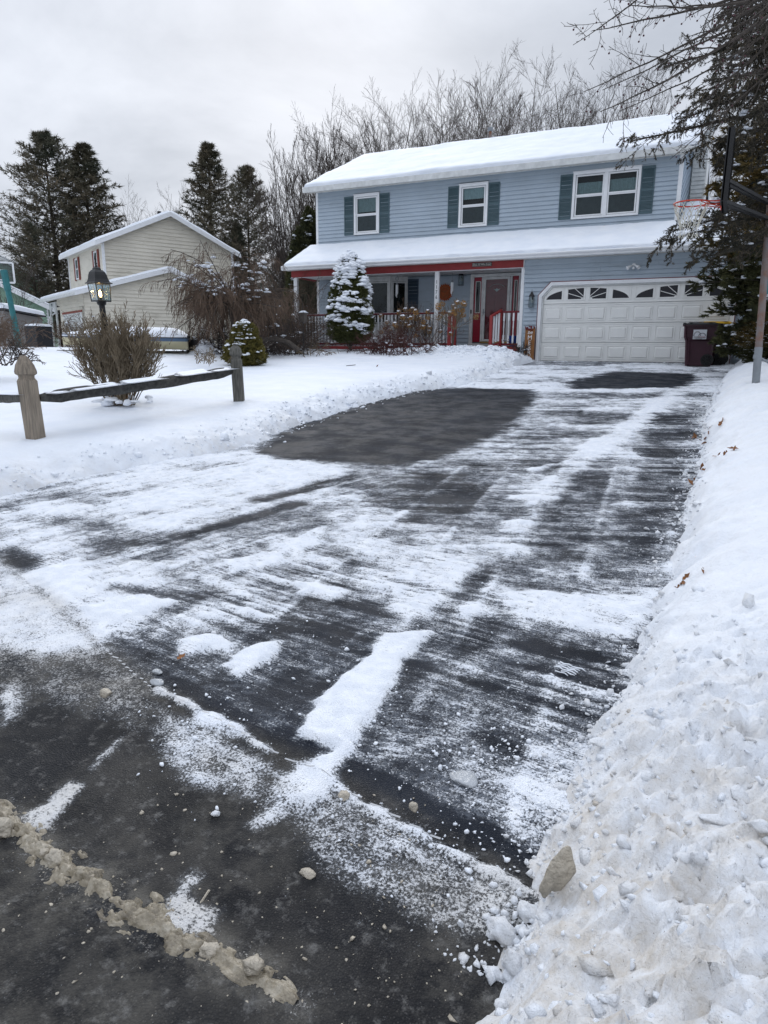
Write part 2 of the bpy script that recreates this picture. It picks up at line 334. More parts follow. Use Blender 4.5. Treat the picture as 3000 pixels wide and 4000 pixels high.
# ------------------------------------------------------------------ terrain
def G(y): return -1.25*np.clip(-np.asarray(y, float)/19.5, 0, 1)
PS = 3000/1659.0
def DG(x, y, off=0.0):            # a point of the asphalt seen at display pixel x, y
    d = ray(x*PS, y*PS); lo, hi = .3, 80.
    for _ in range(50):
        m = (lo+hi)/2; P = CAM+d*m
        if P[2] > G(P[1])+off: lo = m
        else: hi = m
    return CAM+d*lo
_ly = [-40,-18.6,-18.0,-17.4,-16.9,-16.2,-15.4,-14.7,-13.6,-12.3,-10.2,-8.1,-7.0,-5.0,-3.3,-1.5,0,400]
_lx = [-6.0,-6.0,-3.0,-1.3,-.75,-.67,-.48,-.20,-.14,-.36,-.52,-.42,.15,.1,-.15,-.12,-.10,-.10]
def SL(x, y):                     # snow surface left of the driveway
    x = np.asarray(x, float); y = np.asarray(y, float)
    ex = np.interp(y, _ly, _lx)
    d = ex-x + .10*fbm(x*2.2, y*2.2, 11, 3) + .05*fbm(x*9, y*9, 12, 3)
    g = G(y); far = ss(3, 15, -x)
    base = g+.30; base = base*(1-far)+.27*far
    base = np.maximum(base, -1.0)
    yb = ss(-1.5, 6, y); base = base*(1-yb*(1-far)*.0)
    base = base + .03*fbm(x*.35, y*.35, 13, 3) + .012*fbm(x*2.1, y*2.1, 22, 4)
    # plough / shovel ridge along the edge
    rid = .045*np.exp(-((d-.55)/.35)**2)*(.6+.6*fbm(x*1.3, y*1.3, 14, 3))
    lum = (.05*fbm(x*3, y*3, 15, 3)+.03*fbm(x*11, y*11, 16, 3)+.022*(worley(x*11+fbm(x*5,y*5,20,2), y*11, 21)-.5)+.012*worley(x*27, y*27, 25))*np.exp(-np.maximum(d-.05,0)/.5)
    mound = .17*np.exp(-((x+2.6)/2.1)**2-((y+1.15)/.55)**2) + .10*np.exp(-((x+.9)/1.0)**2-((y+1.6)/.6)**2)
    lum = lum + (.05*fbm(x*5, y*5, 18, 3)+.03*fbm(x*14,y*14,19,2))*np.clip(np.exp(-((x+1.6)/2.0)**2-((y+1.5)/.9)**2)*1.3, 0, 1)
    # trodden hollow by the front post
    lum = lum - .10*np.exp(-((x+.9)/.35)**2-((y+16.2)/.22)**2)
    up = 1-np.exp(-np.maximum(d, 0)/.30)
    z = g + (base-g)*up + (rid+lum+mound)*ss(0, .12, d)
    return np.where(d < 0, g-.05+np.clip(d, -.3, 0)*.2, z)
_ry = [-40,-19.9,-19.6,-19.16,-18.6,-17.9,-16,-13,-9.8,-5,-1.4,0,400]
_rx = [4.62,4.70,4.78,4.82,4.80,4.90,4.95,4.95,4.90,4.97,5.2,5.25,5.25]
def SR(x, y):
    x = np.asarray(x, float); y = np.asarray(y, float)
    ex = np.interp(y, _ry, _rx); near = 1-ss(-18.9, -17.0, y)
    d = x-ex + .07*fbm(x*2.4+5, y*2.4, 31, 3) + .045*fbm(x*9, y*9, 32, 3)
    g = G(y)
    h = (.50-.07*near)*(1-ss(-4, 1, y)*.42) + .05*fbm(x*.8, y*.8, 33, 3)
    # rough plough heap next to the street, a smoother shovelled bank further up
    heap = near*(.05+.10*fbm(x*3.1, y*3.1, 34, 3)+.06*fbm(x*8, y*8, 35, 3)+.065*fbm(x*19, y*19, 36, 3)+.030*fbm(x*45, y*45, 37, 2))
    wx_, wy_ = x+.05*fbm(x*6, y*6, 42, 3), y+.05*fbm(x*6, y*6, 43, 3)
    heap = heap*.75 + near*(.045*(worley(wx_*7, wy_*7, 44)-.5)+.036*(worley(wx_*17, wy_*17, 50)-.5)+.020*(worley(wx_*38, wy_*38, 56)-.5)+.016*fbm(x*50, y*50, 58, 2))
    soft = (1-near)*(.03*fbm(x*3, y*3, 38, 3)+.035*np.exp(-np.maximum(d, 0)/.5)*fbm(x*12, y*12, 39, 3)+.012*fbm(x*30,y*30,41,2))
    up = 1-np.exp(-np.maximum(d, 0)/.30)
    z = g + (h+heap+soft)*up*ss(0, .05, d)+.0
    return np.where(d < 0, g-.05+np.clip(d, -.3, 0)*.2, z)
def march(px, py, fn):            # display pixel -> point on a snow surface
    d = ray(px*PS, py*PS); t = 1.0
    for _ in range(900):
        P = CAM+d*t
        if P[2] < float(fn(P[0], P[1])): break
        t += .08
    return CAM+d*(t-.04)

def grid(xs, ys, fn):
    X, Y = np.meshgrid(xs, ys); Z = fn(X, Y); nx, ny = len(xs), len(ys)
    i = np.arange(nx-1)[None,:]+np.arange(ny-1)[:,None]*nx
    F = np.stack([i, i+1, i+1+nx, i+nx], -1).reshape(-1, 4)
    return X, Y, Z, np.stack([X, Y, Z], -1).reshape(-1, 3), F

# snow cover on the asphalt, laid out as shovel strokes in ground coordinates
POLY = []
def poly(pts, val, soft=.06, dirty=0.0): POLY.append(('p', np.array([DG(*p)[:2] for p in pts]), val, soft, 0, dirty))
def cap(a, b, wd, val, soft=.05, dirty=0.0): POLY.append(('c', np.array([DG(*a)[:2], DG(*b)[:2]]), val, soft, wd, dirty))
def blob(c, rx, ry, val, soft=.5): 
    P = DG(*c)[:2]; POLY.append(('b', np.array([P]), val, soft, (rx, ry), 0))
def sdpoly(X, Y, P):
    d = np.full(X.shape, 1e9); s = np.ones(X.shape)
    n = len(P)
    for i in range(n):
        a = P[i]; b = P[i-1]; e0, e1 = b[0]-a[0], b[1]-a[1]
        wx, wy = X-a[0], Y-a[1]; t = np.clip((wx*e0+wy*e1)/(e0*e0+e1*e1+1e-12), 0, 1)
        dx, dy = wx-e0*t, wy-e1*t; d = np.minimum(d, dx*dx+dy*dy)
        c1 = Y >= a[1]; c2 = Y < b[1]; c3 = e0*wy > e1*wx
        s = np.where((c1&c2&c3)|(~c1&~c2&~c3), -s, s)
    return np.sqrt(d)*s
# --- broad zones (far to near)
poly([(1040,790),(1600,790),(1560,850),(1500,850),(1250,850),(1000,850),(960,830)], .80, .25)
poly([(1300,850),(1545,850),(1500,1060),(1100,1060),(1180,900)], .46, .25)
poly([(560,985),(1000,985),(1100,1060),(1480,1060),(1440,1300),(900,1240),(300,1000)], .55, .25)
poly([(0,1010),(560,975),(760,1010),(700,1120),(0,1130)], .90, .22)
poly([(0,1120),(800,1080),(900,1240),(0,1260)], .72, .22)
poly([(0,1230),(330,1230),(330,1400),(0,1400)], .72, .14)
poly([(330,1240),(900,1200),(900,1330),(330,1380)], .46, .14)
poly([(1100,1100),(1330,1080),(1290,1290),(1130,1260)], .30, .18)
poly([(1230,1240),(1330,1230),(1310,1310),(1230,1310)], .12, .08)
poly([(900,1000),(1180,930),(1120,1090),(880,1120)], .36, .2)
poly([(850,1250),(1000,1240),(1010,1330),(860,1350)], .90, .05)
poly([(1060,1280),(1420,1280),(1380,1380),(1120,1340)], .98, .06)
poly([(780,1180),(1060,1180),(1100,1290),(760,1290)], .78, .08)
poly([(230,1370),(760,1330),(850,1400),(640,1600),(350,1500)], .30, .06)
poly([(880,1400),(1400,1380),(1300,1560),(1220,1660),(1180,1900),(740,1660),(810,1560)], .47, .07)
# --- bare patches
poly([(560,970),(655,918),(800,872),(905,843),(1010,838),(1150,842),(1148,868),(1100,915),(1010,968),(880,1004),(700,996),(600,988)], -.30, .20)
poly([(1230,826),(1330,803),(1500,808),(1488,832),(1440,838),(1240,840)], -.25, .25)
poly([(900,1335),(1090,1330),(1060,1400),(860,1480),(850,1420)], .20, .05)
cap((370,1490),(640,1615), .09, -.02, .03); cap((640,1480),(560,1580), .12, .06, .06)
cap((725,1655),(1160,1885), .075, -.04, .03)
cap((1110,1390),(1270,1420), .05, .05, .03); cap((1150,1440),(1370,1500), .03, .1, .03)
cap((245,1390),(330,1480), .08, .05, .05); cap((250,1270),(520,1300), .05, .15, .05)
cap((230,1170),(330,1200), .16, .25, .1); cap((0,1200),(40,1215), .14, -.1, .1); cap((60,1120),(330,1150), .12, .45, .1)
# --- tyre tracks
cap((1380,880),(1190,1090), .07, .15, .06); cap((1190,1090),(960,1320), .07, .22, .06)
cap((1500,870),(1330,1270), .16, .24, .12); cap((1440,900),(1400,1060), .14, .18, .10)
# --- packed or drifted snow strips left between shovel passes
cap((1455,850),(1270,985), .17, .92, .12); cap((1270,985),(1165,1085), .12, .85, .10); cap((1160,1100),(1050,1210), .09, .70, .08)
cap((1150,1015),(1230,1000), .05, 1.0, .04); cap((1110,1075),(1195,1075), .05, 1.0, .04)
poly([(640,1595),(700,1500),(800,1405),(880,1418),(850,1470),(800,1555),(740,1650),(690,1680),(672,1650),(735,1612)], 1.35, .028)
poly([(800,1400),(830,1370),(930,1365),(880,1425)], 1.1, .04)
poly([(478,1440),(560,1392),(610,1392),(600,1420),(520,1472)], 1.15, .03)
poly([(20,1250),(150,1215),(215,1240),(120,1320),(20,1310)], 1.15, .05)
poly([(170,1315),(300,1290),(390,1300),(250,1350)], 1.2, .03)
poly([(60,1365),(170,1350),(230,1370),(160,1430),(90,1420)], 1.0, .06)
poly([(380,1385),(470,1375),(480,1400),(370,1420)], .95, .03)
poly([(560,1160),(700,1140),(690,1180),(600,1200)], 1.05, .06); poly([(480,1210),(610,1190),(600,1220),(500,1240)], 1.1, .04)
poly([(640,1255),(760,1275),(720,1300),(640,1280)], 1.1, .03)
poly([(240,1130),(420,1100),(560,1100),(400,1150)], 1.0, .08)
cap((690,1060),(420,1130), .12, .9, .1); cap((640,1090),(330,1180), .1, .25, .07); cap((760,1030),(560,1080), .10, .3, .06)
blob((1230,1240), .25, .15, .85); blob((1100,1185), .18, .12, .8)
# --- beyond the seam: street
_SR = ((-160,1670),(-60,1740),(20,1785),(70,1815),(130,1865),(200,1905),(262,1955),(330,1992),(400,2030),(455,2058),(520,2098),(575,2122),(640,2165))
STREET = [(-3.2,-17.35),(.8,-17.98),(3.0,-18.81),(4.05,-19.02),(4.83,-19.19),(5.6,-19.30),(5.6,-30),(-12,-30),(-12,-16.9)]
POLY.append(('p', np.array(STREET), -.12, .02, 0, 0))
poly([(-60,1150),(0,1205),(180,1370),(335,1492),(290,1570),(120,1520),(0,1480),(-60,1460)], .45, .12, .35)
poly([(-60,1180),(0,1205),(200,1380),(240,1430),(100,1420),(-60,1400)], .80, .07, .1)
for _a, _b in zip(_SR[:-1], _SR[1:]): cap(_a, _b, .045, .30, .07, 1.0)
poly([(0,1400),(90,1420),(250,1400),(340,1490),(300,1540),(150,1500),(0,1480)], .34, .08, .5)
poly([(330,1520),(600,1640),(560,1730),(400,1700),(330,1600)], .52, .06)
poly([(600,1660),(720,1700),(1160,1935),(1140,2010),(1000,2030),(700,1880),(640,1780),(560,1720)], .52, .06)
cap((340,1492),(590,1620), .020, 1.05, .022); cap((440,1555),(500,1575), .05, .95, .04); cap((700,1690),(1165,1932), .013, .98, .018)
poly([(640,1640),(730,1660),(690,1720),(620,1740),(560,1790),(530,1780),(600,1700)], .80, .04)
cap((690,1660),(660,1720), .035, 1.2, .02)
poly([(30,1770),(140,1690),(170,1700),(100,1790),(50,1800)], .80, .025, .5)
cap((190,1660),(250,1600), .02, .62, .03, .4)
poly([(330,1990),(410,1880),(450,1890),(430,1930),(500,1960),(460,2030),(400,2030)], .72, .035, .25)
poly([(0,1500),(50,1470),(60,1530),(10,1570)], .7, .05, .3)
def rot(X, Y, a): c, s = math.cos(a), math.sin(a); return X*c+Y*s, -X*s+Y*c
def cover(X, Y):
    wfar = .6+1.6*ss(-17, -10, Y); wx = X + (.055*fbm(X*4, Y*4, 51, 3)+.030*fbm(X*15, Y*15, 53, 3))*wfar; wy = Y + (.055*fbm(X*4, Y*4, 52, 3)+.030*fbm(X*15, Y*15, 54, 3))*wfar
    Mk = np.full(X.shape, .5); Dt = np.zeros(X.shape)
    for t, P, val, soft, wd, dirty in POLY:
        if t == 'b':
            q = np.exp(-((wx-P[0][0])/wd[0])**2-((wy-P[0][1])/wd[1])**2)
        else:
            mg = 4*soft+.1+(wd if t == 'c' else 0)
            bx = (X > P[:,0].min()-mg)&(X < P[:,0].max()+mg)&(Y > P[:,1].min()-mg)&(Y < P[:,1].max()+mg)
            if not bx.any(): continue
            if t == 'c': 
                a, b = P; e_ = b-a; tt = np.clip(((wx-a[0])*e_[0]+(wy-a[1])*e_[1])/(e_@e_), 0, 1)
                d = np.hypot(wx-a[0]-e_[0]*tt, wy-a[1]-e_[1]*tt)-wd
            else: d = sdpoly(wx, wy, P)
            q = np.where(bx, 1-ss(-soft, soft, d), 0)
        Mk = Mk*(1-q)+val*q; Dt = Dt*(1-q)+dirty*q
    onst = ss(.0, .1, (Y-np.interp(X, [-3.2,.8,3.0,4.05,4.83,5.6], [-17.35,-17.98,-18.81,-19.02,-19.19,-19.30])))
    # streaks: across the drive on the right, along it on the left
    a0 = rot(X, Y, R(-9)); a1 = rot(X, Y, R(17)); b0 = rot(X, Y, R(72)); b1 = rot(X, Y, R(95))
    sA = .6*fbm(a0[0]*1.6, a0[1]*15, 61, 3)+.75*fbm(a0[0]*1.6, a0[1]*40, 62, 2)
    sB = .55*fbm(a1[0]*1.1, a1[1]*11, 63, 3)+.45*fbm(a1[0]*2.0, a1[1]*34, 64, 3)
    sC = .55*fbm(b0[0]*1.5, b0[1]*9, 65, 3)+.45*fbm(b0[0]*2.5, b0[1]*40, 66, 3)
    wL = (1-ss(1.6, 3.0, X))*(1-ss(-15.2, -13.5, Y)); wN = 1-ss(-17.6, -16.0, Y)
    st = sA*wN+sB*(1-wN); st = st*(1-wL)+sC*wL
    st = st*.50*(.45+1.1*np.clip(fbm(X*1.9, Y*1.9, 67, 4)+.5, 0, 1))
    # separate shovel passes: oblong cells, each scraped more or less clean
    def passes(u, v, w_, l_, sd):
        k = np.floor(u/w_+.12*fbm(v*2, u*.0, sd, 2)); j = np.floor(v/l_+_h(k, k*0, sd)*7); edge = np.abs((u/w_) % 1-.5)*2
        return _h(k, j, sd+1)-.5 + .35*ss(.82, .98, edge)
    pR = passes(b1[0]*0+b1[1], b1[0], .50, 1.3, 301); pLl = passes(b0[1], b0[0], .46, 1.1, 311); pX = passes(a1[1], a1[0], .55, 1.6, 321)
    wf = ss(-14.5, -12.5, Y); blk = (pR*(1-wL)+pLl*wL)*(1-wf)+pX*wf
    pat = .34*fbm(X*1.7, Y*1.7, 71, 4)+.30*fbm(X*5.5, Y*5.5, 72, 4)+.17*fbm(X*17, Y*17, 73, 3)+.38*blk*onst+.10*fbm(X*42, Y*42, 74, 2)
    amp = np.clip(1.15-np.abs(Mk-.5)*.70, .42, 1)
    S = Mk + amp*(st*(.35+.65*onst) + pat*(.5+.5*onst))
    return S, Dt, onst
def asphalt(xs, ys, which):
    X, Y = np.meshgrid(xs, ys); S, Dt, on = cover(X, Y)
    depth = ss(.45, 1.1, S)*.016+ss(1.0, 1.35, S)*.012
    depth = depth*(1+.35*fbm(X*30, Y*30, 81, 2))
    z = G(Y)+depth+.004*fbm(X*1.2, Y*1.2, 82, 2)
    z = z - .0*np.exp(-((Y-np.interp(X, [-3.2,.8,3.0,4.05,4.83,5.6], [-17.35,-17.98,-18.81,-19.02,-19.19,-19.30]))/.012)**2)
    nx, ny = len(xs), len(ys); i = np.arange(nx-1)[None,:]+np.arange(ny-1)[:,None]*nx
    F = np.stack([i, i+1, i+1+nx, i+nx], -1).reshape(-1, 4)
    yc = (Y[:-1,:-1]+Y[1:,1:])/2; xc = (X[:-1,:-1]+X[1:,1:])/2
    seam = np.interp(xc, [-3.2,.8,3.0,4.05,4.83,5.6], [-17.35,-17.98,-18.81,-19.02,-19.19,-19.30])
    sel = (yc > seam) if which == 'd' else (yc <= seam)
    F = F[sel.ravel()]; V = np.stack([X, Y, z], -1).reshape(-1, 3)
    use = np.zeros(len(V), bool); use[F.ravel()] = True; idx = np.cumsum(use)-1
    # slushy brown area in the street's lower left
    sl = (1-on)*(ss(-.1, .6, fbm(X*2.3+2, Y*2.3, 91, 4)+.1)*.55)
    ridge = .0
    return V[use], idx[F], {'cover': S.ravel()[use], 'tan': np.clip(Dt+sl*.8, 0, 1).ravel()[use], 'street': (1-on).ravel()[use]}
def asphalt_mat():
    m = bpy.data.materials.new('asphalt_with_snow'); m.use_nodes = True; t = m.node_tree; l = t.links; b = t.nodes['Principled BSDF']
    tc = nn(t, 'ShaderNodeTexCoord'); V = tc.outputs['Object']
    def noise(s, d=3, r=.6, vec=None):
        n = nn(t, 'ShaderNodeTexNoise'); n.inputs['Scale'].default_value = s; n.inputs['Detail'].default_value = d; n.inputs['Roughness'].default_value = r; l.new(vec or V, n.inputs['Vector']); return n.outputs[0]
    def mrange(x, a, b_, c=0, d=1):
        n = nn(t, 'ShaderNodeMapRange'); n.interpolation_type = 'SMOOTHSTEP'
        for k, q in ((1,a),(2,b_),(3,c),(4,d)): n.inputs[k].default_value = q
        l.new(x, n.inputs[0]); return n.outputs[0]
    def math_(op, a, b_):
        n = nn(t, 'ShaderNodeMath', operation=op)
        for k, q in ((0,a),(1,b_)):
            if isinstance(q, (int, float)): n.inputs[k].default_value = q
            else: l.new(q, n.inputs[k])
        return n.outputs[0]
    def mix(f, a, b_):
        n = nn(t, 'ShaderNodeMixRGB')
        for k, q in ((0,f),(1,a),(2,b_)):
            if isinstance(q, tuple): n.inputs[k].default_value = (*q, 1)
            elif isinstance(q, (int, float)): n.inputs[k].default_value = q
            else: l.new(q, n.inputs[k])
        return n.outputs[0]
    att = lambda n_: nn(t, 'ShaderNodeAttribute', attribute_name=n_).outputs['Fac']
    cov, tan, stt = att('cover'), att('tan'), att('street')
    # stones
    vo = nn(t, 'ShaderNodeTexVoronoi'); vo.inputs['Scale'].default_value = 150; l.new(V, vo.inputs['Vector'])
    vc = nn(t, 'ShaderNodeSeparateColor'); l.new(vo.outputs['Color'], vc.inputs[0])
    stone = math_('MULTIPLY', mrange(vc.outputs[0], .72, 1.0), mrange(vo.outputs['Distance'], .5, .25))
    big = noise(2.3, 5)
    base = mix(mrange(big, .35, .65), (.008,.0105,.016), (.018,.022,.031))
    base = mix(math_('MULTIPLY', stone, math_('ADD', math_('MULTIPLY', stt, .72), .18)), base, (.20,.19,.175))
    # grey frost film where the cover is thin
    film = mrange(cov, .0, .62, 0, .55)
    base = mix(math_('MULTIPLY', film, mrange(noise(60, 4, .7), .35, .65)), base, (.34,.375,.43))
    sl_ = mrange(noise(7, 7, .7), .42, .62)
    base = mix(math_('MULTIPLY', stt, .75), base, mix(mrange(noise(3.1, 8, .7), .38, .64), (.015,.0148,.015), (.050,.047,.042)))
    base = mix(math_('MULTIPLY', math_('MULTIPLY', tan, sl_), .75), base, (.155,.145,.125))
    base = mix(math_('MULTIPLY', stt, math_('MULTIPLY', mrange(noise(19, 7, .72), .52, .72), .55)), base, (.22,.215,.205))
    # snow sits in the pits between the stones: fine speckle at two sizes
    sp = math_('ADD', math_('MULTIPLY', math_('SUBTRACT', noise(115, 3, .75), .5), 2.3), math_('ADD', math_('MULTIPLY', math_('SUBTRACT', noise(34, 4, .65), .5), .9), math_('MULTIPLY', math_('SUBTRACT', noise(9, 5, .65), .5), .75)))
    mpn = nn(t, 'ShaderNodeMapping'); mpn.inputs['Scale'].default_value = (5, 95, 40); mp0 = nn(t, 'ShaderNodeMapping'); mp0.inputs['Rotation'].default_value = (0,0,R(9)); l.new(V, mp0.inputs[0]); l.new(mp0.outputs[0], mpn.inputs[0])
    stk = math_('MULTIPLY', math_('SUBTRACT', noise(1.0, 4, .7, mpn.outputs[0]), .5), 2.1)
    mp3 = nn(t, 'ShaderNodeMapping'); mp3.inputs['Rotation'].default_value = (0,0,R(-14)); l.new(V, mp3.inputs[0]); mp4 = nn(t, 'ShaderNodeMapping'); mp4.inputs['Scale'].default_value = (7, 60, 40); l.new(mp3.outputs[0], mp4.inputs[0])
    stk2 = math_('MULTIPLY', math_('SUBTRACT', noise(1.0, 4, .7, mp4.outputs[0]), .5), 1.9)
    wmix = mrange(noise(1.7, 4), .42, .60); amp_ = mrange(noise(3.3, 5), .34, .60, .25, 1.1)
    stk = math_('MULTIPLY', amp_, math_('ADD', math_('MULTIPLY', stk, math_('SUBTRACT', 1.0, wmix)), math_('MULTIPLY', stk2, wmix)))
    tot = math_('ADD', cov, math_('ADD', sp, math_('MULTIPLY', stk, math_('SUBTRACT', 1.0, stt))))
    f = mrange(tot, .30, .72)
    sn = mix(mrange(noise(12, 5), .35, .65), (.74,.775,.83), (.84,.865,.90))
    sn = mix(math_('MULTIPLY', tan, .8), sn, (.47,.42,.34))
    # thin snow lets the dark asphalt through
    thin = mrange(cov, .2, .95, .58, 1.0)
    col = mix(math_('MULTIPLY', f, thin), base, sn)
    l.new(col, b.inputs['Base Color'])
    wet = mrange(noise(2.6, 9, .7), .38, .60)
    r0 = mix(wet, (.74,)*3, (.52,)*3)
    ro = mix(f, r0, (.75,)*3); l.new(ro, b.inputs['Roughness'])
    b.inputs['Specular IOR Level'].default_value = .11
    h = math_('ADD', math_('MULTIPLY', f, .9), math_('MULTIPLY', vo.outputs['Distance'], .7))
    bp = nn(t, 'ShaderNodeBump'); bp.inputs['Strength'].default_value = .8; bp.inputs['Distance'].default_value = .007; l.new(h, bp.inputs['Height'])
    b2 = nn(t, 'ShaderNodeBump'); b2.inputs['Strength'].default_value = .25; b2.inputs['Distance'].default_value = .008; l.new(noise(26, 5, .6), b2.inputs['Height']); l.new(bp.outputs[0], b2.inputs['Normal'])
    l.new(b2.outputs[0], b.inputs['Normal'])
    return m
AM = asphalt_mat()
xs = np.arange(-1.6, 5.75, .02)
ysd = np.concatenate([np.arange(-19.9, -16.2, .0165), np.arange(-16.2, -12, .026), np.arange(-12, .25, .045)])
V_, F_, A_ = asphalt(xs, ysd, 'd'); o = fob('driveway', V_, F_, AM, smooth=True, attrs=A_); o['kind'] = 'structure'; o['label'] = 'shovelled asphalt driveway streaked with thin snow'
xs2 = np.concatenate([np.arange(-12, -1.6, .15), np.arange(-1.6, 5.75, .02), np.arange(5.75, 12, .3)])
yss = np.concatenate([np.arange(-30, -20.7, .2), np.arange(-20.7, -16.7, .0165)])
V_, F_, A_ = asphalt(xs2, yss, 's'); o = fob('street', V_, F_, AM, smooth=True, attrs=A_); o['kind'] = 'structure'; o['label'] = 'wet dark street with brown slush'
# snow-covered ground, left and right
def steps(segs):
    a = []
    for s0, s1, d in segs: a += list(np.arange(s0, s1, d))
    return np.array(a+[segs[-1][1]])
xl = steps([(-400,-60,20),(-60,-20,2),(-20,-4,.25),(-4,-1.2,.06),(-1.2,.75,.03)])
yl = steps([(-60,-21,3),(-21,-17.5,.1),(-17.5,-11,.034),(-11,-3.5,.06),(-3.5,.4,.05),(.4,20,.8),(20,60,4),(60,600,30)])
X, Y, Z, V_, F_ = grid(xl, yl, SL)
ex = np.interp(Y, _ly, _lx); dr = np.exp(-np.maximum(ex-X, 0)/.35)*.55*np.clip(fbm(X*.9, Y*.9, 96, 3)+.35, 0, 1)
o = fob('snow_lawn', V_, F_, M['snow_ground'], smooth=True, attrs={'dirt': dr.ravel()}); o['kind'] = 'structure'; o['label'] = 'snow covered front lawn left of the driveway'
xr = steps([(4.45,6.4,.016),(6.6,8.5,.06),(8.5,20,.5),(20,60,4),(60,400,30)])
yr = steps([(-60,-21.2,3),(-21.2,-20.2,.05),(-20.2,-17.4,.016),(-17.4,-16.0,.025),(-16.0,-9,.045),(-9,.4,.07),(.4,20,.8),(20,60,4),(60,600,30)])
X, Y, Z, V_, F_ = grid(xr, yr, SR)
dr = .12+.75*(1-ss(-19.4, -17.6, Y+ .5*(X-5)))
o = fob('snow_bank', V_, F_, M['snow_ground'], smooth=True, attrs={'dirt': dr.ravel()}); o['kind'] = 'structure'; o['label'] = 'ploughed snow bank right of the driveway'
X, Y, Z, V_, F_ = grid(np.array([.7,4.5]), steps([(.4,20,5),(20,600,60)]), lambda x, y: x*0+.2)
o = fob('back_yard', V_, F_, M['snow_ground'], smooth=False, attrs={'dirt': X.ravel()*0}); o['kind'] = 'structure'

# ------------------------------------------------------------------ shared builders
def siding(parent, origin, U, Nrm, zs, interval, openings, matr, h=.12, seams=None, proud=.034, name='siding_board'):
    """clapboards: one object per board. interval(z)->(u0,u1); openings: (u0,u1,z0,z1)"""
    O = np.array(origin, float); U = np.array(U, float); Nv = np.array(Nrm, float)
    z = zs[0]; k = 0; r = random.Random(int(abs(origin[0]*91+origin[1]*37+zs[0]*11)*10)+5)
    while z < zs[1]-.02:
        z1 = min(z+h, zs[1]); zm = (z+z1)/2
        a0, a1 = interval(z); b0, b1 = interval(z1)
        segs = [(max(a0,b0) if False else a0, a1, b0, b1)]
        cuts = sorted([(o[0], o[1]) for o in openings if o[2] < zm < o[3]])
        parts = []; s0, t0 = a0, b0
        for c0, c1 in cuts:
            if c0 > s0: parts.append((s0, c0, t0, c0))
            s0 = t0 = max(c1, s0)
        if s0 < a1: parts.append((s0, a1, t0, b1))
        fin = []
        for p in parts:
            if seams and (p[1]-p[0]) > 3.0 and r.random() < .8:
                m = p[0]+(p[1]-p[0])*r.uniform(.25, .75); fin += [(p[0], m, p[2], m), (m+.004, p[1], m+.004, p[3])]
            else: fin.append(p)
        for (p0, p1, q0, q1) in fin:
            if p1-p0 < .02: continue
            q0 = min(q0, q1-.005) if q1 > q0 else q0; 
            if q1 <= q0: q0, q1 = (p0+p1)/2-.01, (p0+p1)/2+.01
            V = [O+U*p0+Nv*proud+[0,0,z], O+U*p1+Nv*proud+[0,0,z], O+U*q1+Nv*.004+[0,0,z1+.004], O+U*q0+Nv*.004+[0,0,z1+.004],
                 O+U*p0+[0,0,z+.001], O+U*p1+[0,0,z+.001], O+U*p0+Nv*(proud-.002)+[0,0,z+.012]]
            m = MB().add(V[:6], [(0,1,2,3), (4,5,1,0), (4,0,3), (1,5,2)])
            ob(name, m, matr, parent)
        z = z1; k += 1

def snow_slab(name, A, U, W, t, parent, nu=60, nv=20, seed=3, lip=.05, drop=.0):
    """snow lying on a roof plane: A corner, U along eave, W up the slope"""
    A, U, W = (np.array(q, float) for q in (A, U, W)); lu, lw = np.linalg.norm(U), np.linalg.norm(W)
    Nn = np.cross(U, W); Nn /= np.linalg.norm(Nn)
    if Nn[2] < 0: Nn = -Nn
    us = np.concatenate([[0,.012/ lu*5],np.linspace(.03,.97,nu),[1-.012/lu*5,1]]); ws = np.concatenate([[0, .03/lw, .07/lw, .14/lw], np.linspace(.25/lw,.96,nv), [1-.05/lw, 1]])
    Ug, Wg = np.meshgrid(us, ws)
    du = np.minimum(Ug, 1-Ug)*lu; dw0 = Wg*lw; dw1 = (1-Wg)*lw
    prof = np.sqrt(np.clip(1-(1-np.clip(du/.09, 0, 1))**2, 0, 1))*np.sqrt(np.clip(1-(1-np.clip(dw0/.13, 0, 1))**2, 0, 1))*np.sqrt(np.clip(1-(1-np.clip(dw1/.08, 0, 1))**2, 0, 1))
    px, py = Ug*lu, Wg*lw
    T = t*(.85+.30*fbm(px*.8, py*1.3, seed, 3)+.12*fbm(px*5, py*5, seed+9, 3))*prof
    jit = lip*(.3+.7*vn(px*5, py*0, seed+5))*(dw0 < .02)
    P = A+Ug[...,None]*U+Wg[...,None]*W+T[...,None]*Nn + jit[...,None]*(W/lw)
    nx, ny = len(us), len(ws); i = np.arange(nx-1)[None,:]+np.arange(ny-1)[:,None]*nx
    F = np.stack([i, i+1, i+1+nx, i+nx], -1).reshape(-1, 4)
    V = P.reshape(-1, 3); 
    # underside
    c = [A-jit.max()*W/lw*0, A+U, A+U+W, A+W]; n0 = len(V); V = np.vstack([V, c]); F = np.vstack([F, [[n0+3, n0+2, n0+1, n0]]])
    return fob(name, V, F, M['snow'], parent, smooth=True)

def window(parent, frame, glass_rects, matr_pane, y, depth=.09, casing=.075, label=None, curtains=None, sash=.035, ax=0, fr=None):
    """double-hung window on a wall facing -Y at plane y"""
    x0, x1, z0, z1 = frame; m = MB()
    m.bbox(x0, x1, y-.035, y+.03, z1-casing, z1, .006); m.bbox(x0, x1, y-.045, y+.03, z0, z0+casing*.8, .006)
    m.bbox(x0, x0+casing, y-.035, y+.03, z0+casing*.8, z1-casing, .006); m.bbox(x1-casing, x1, y-.035, y+.03, z0+casing*.8, z1-casing, .006)
    m.box(x0-.01, x1+.01, y-.062, y+.0, z1, z1+.018)
    w = ob('window', m, matr_pane if fr is None else fr, parent, label=label)
    return w

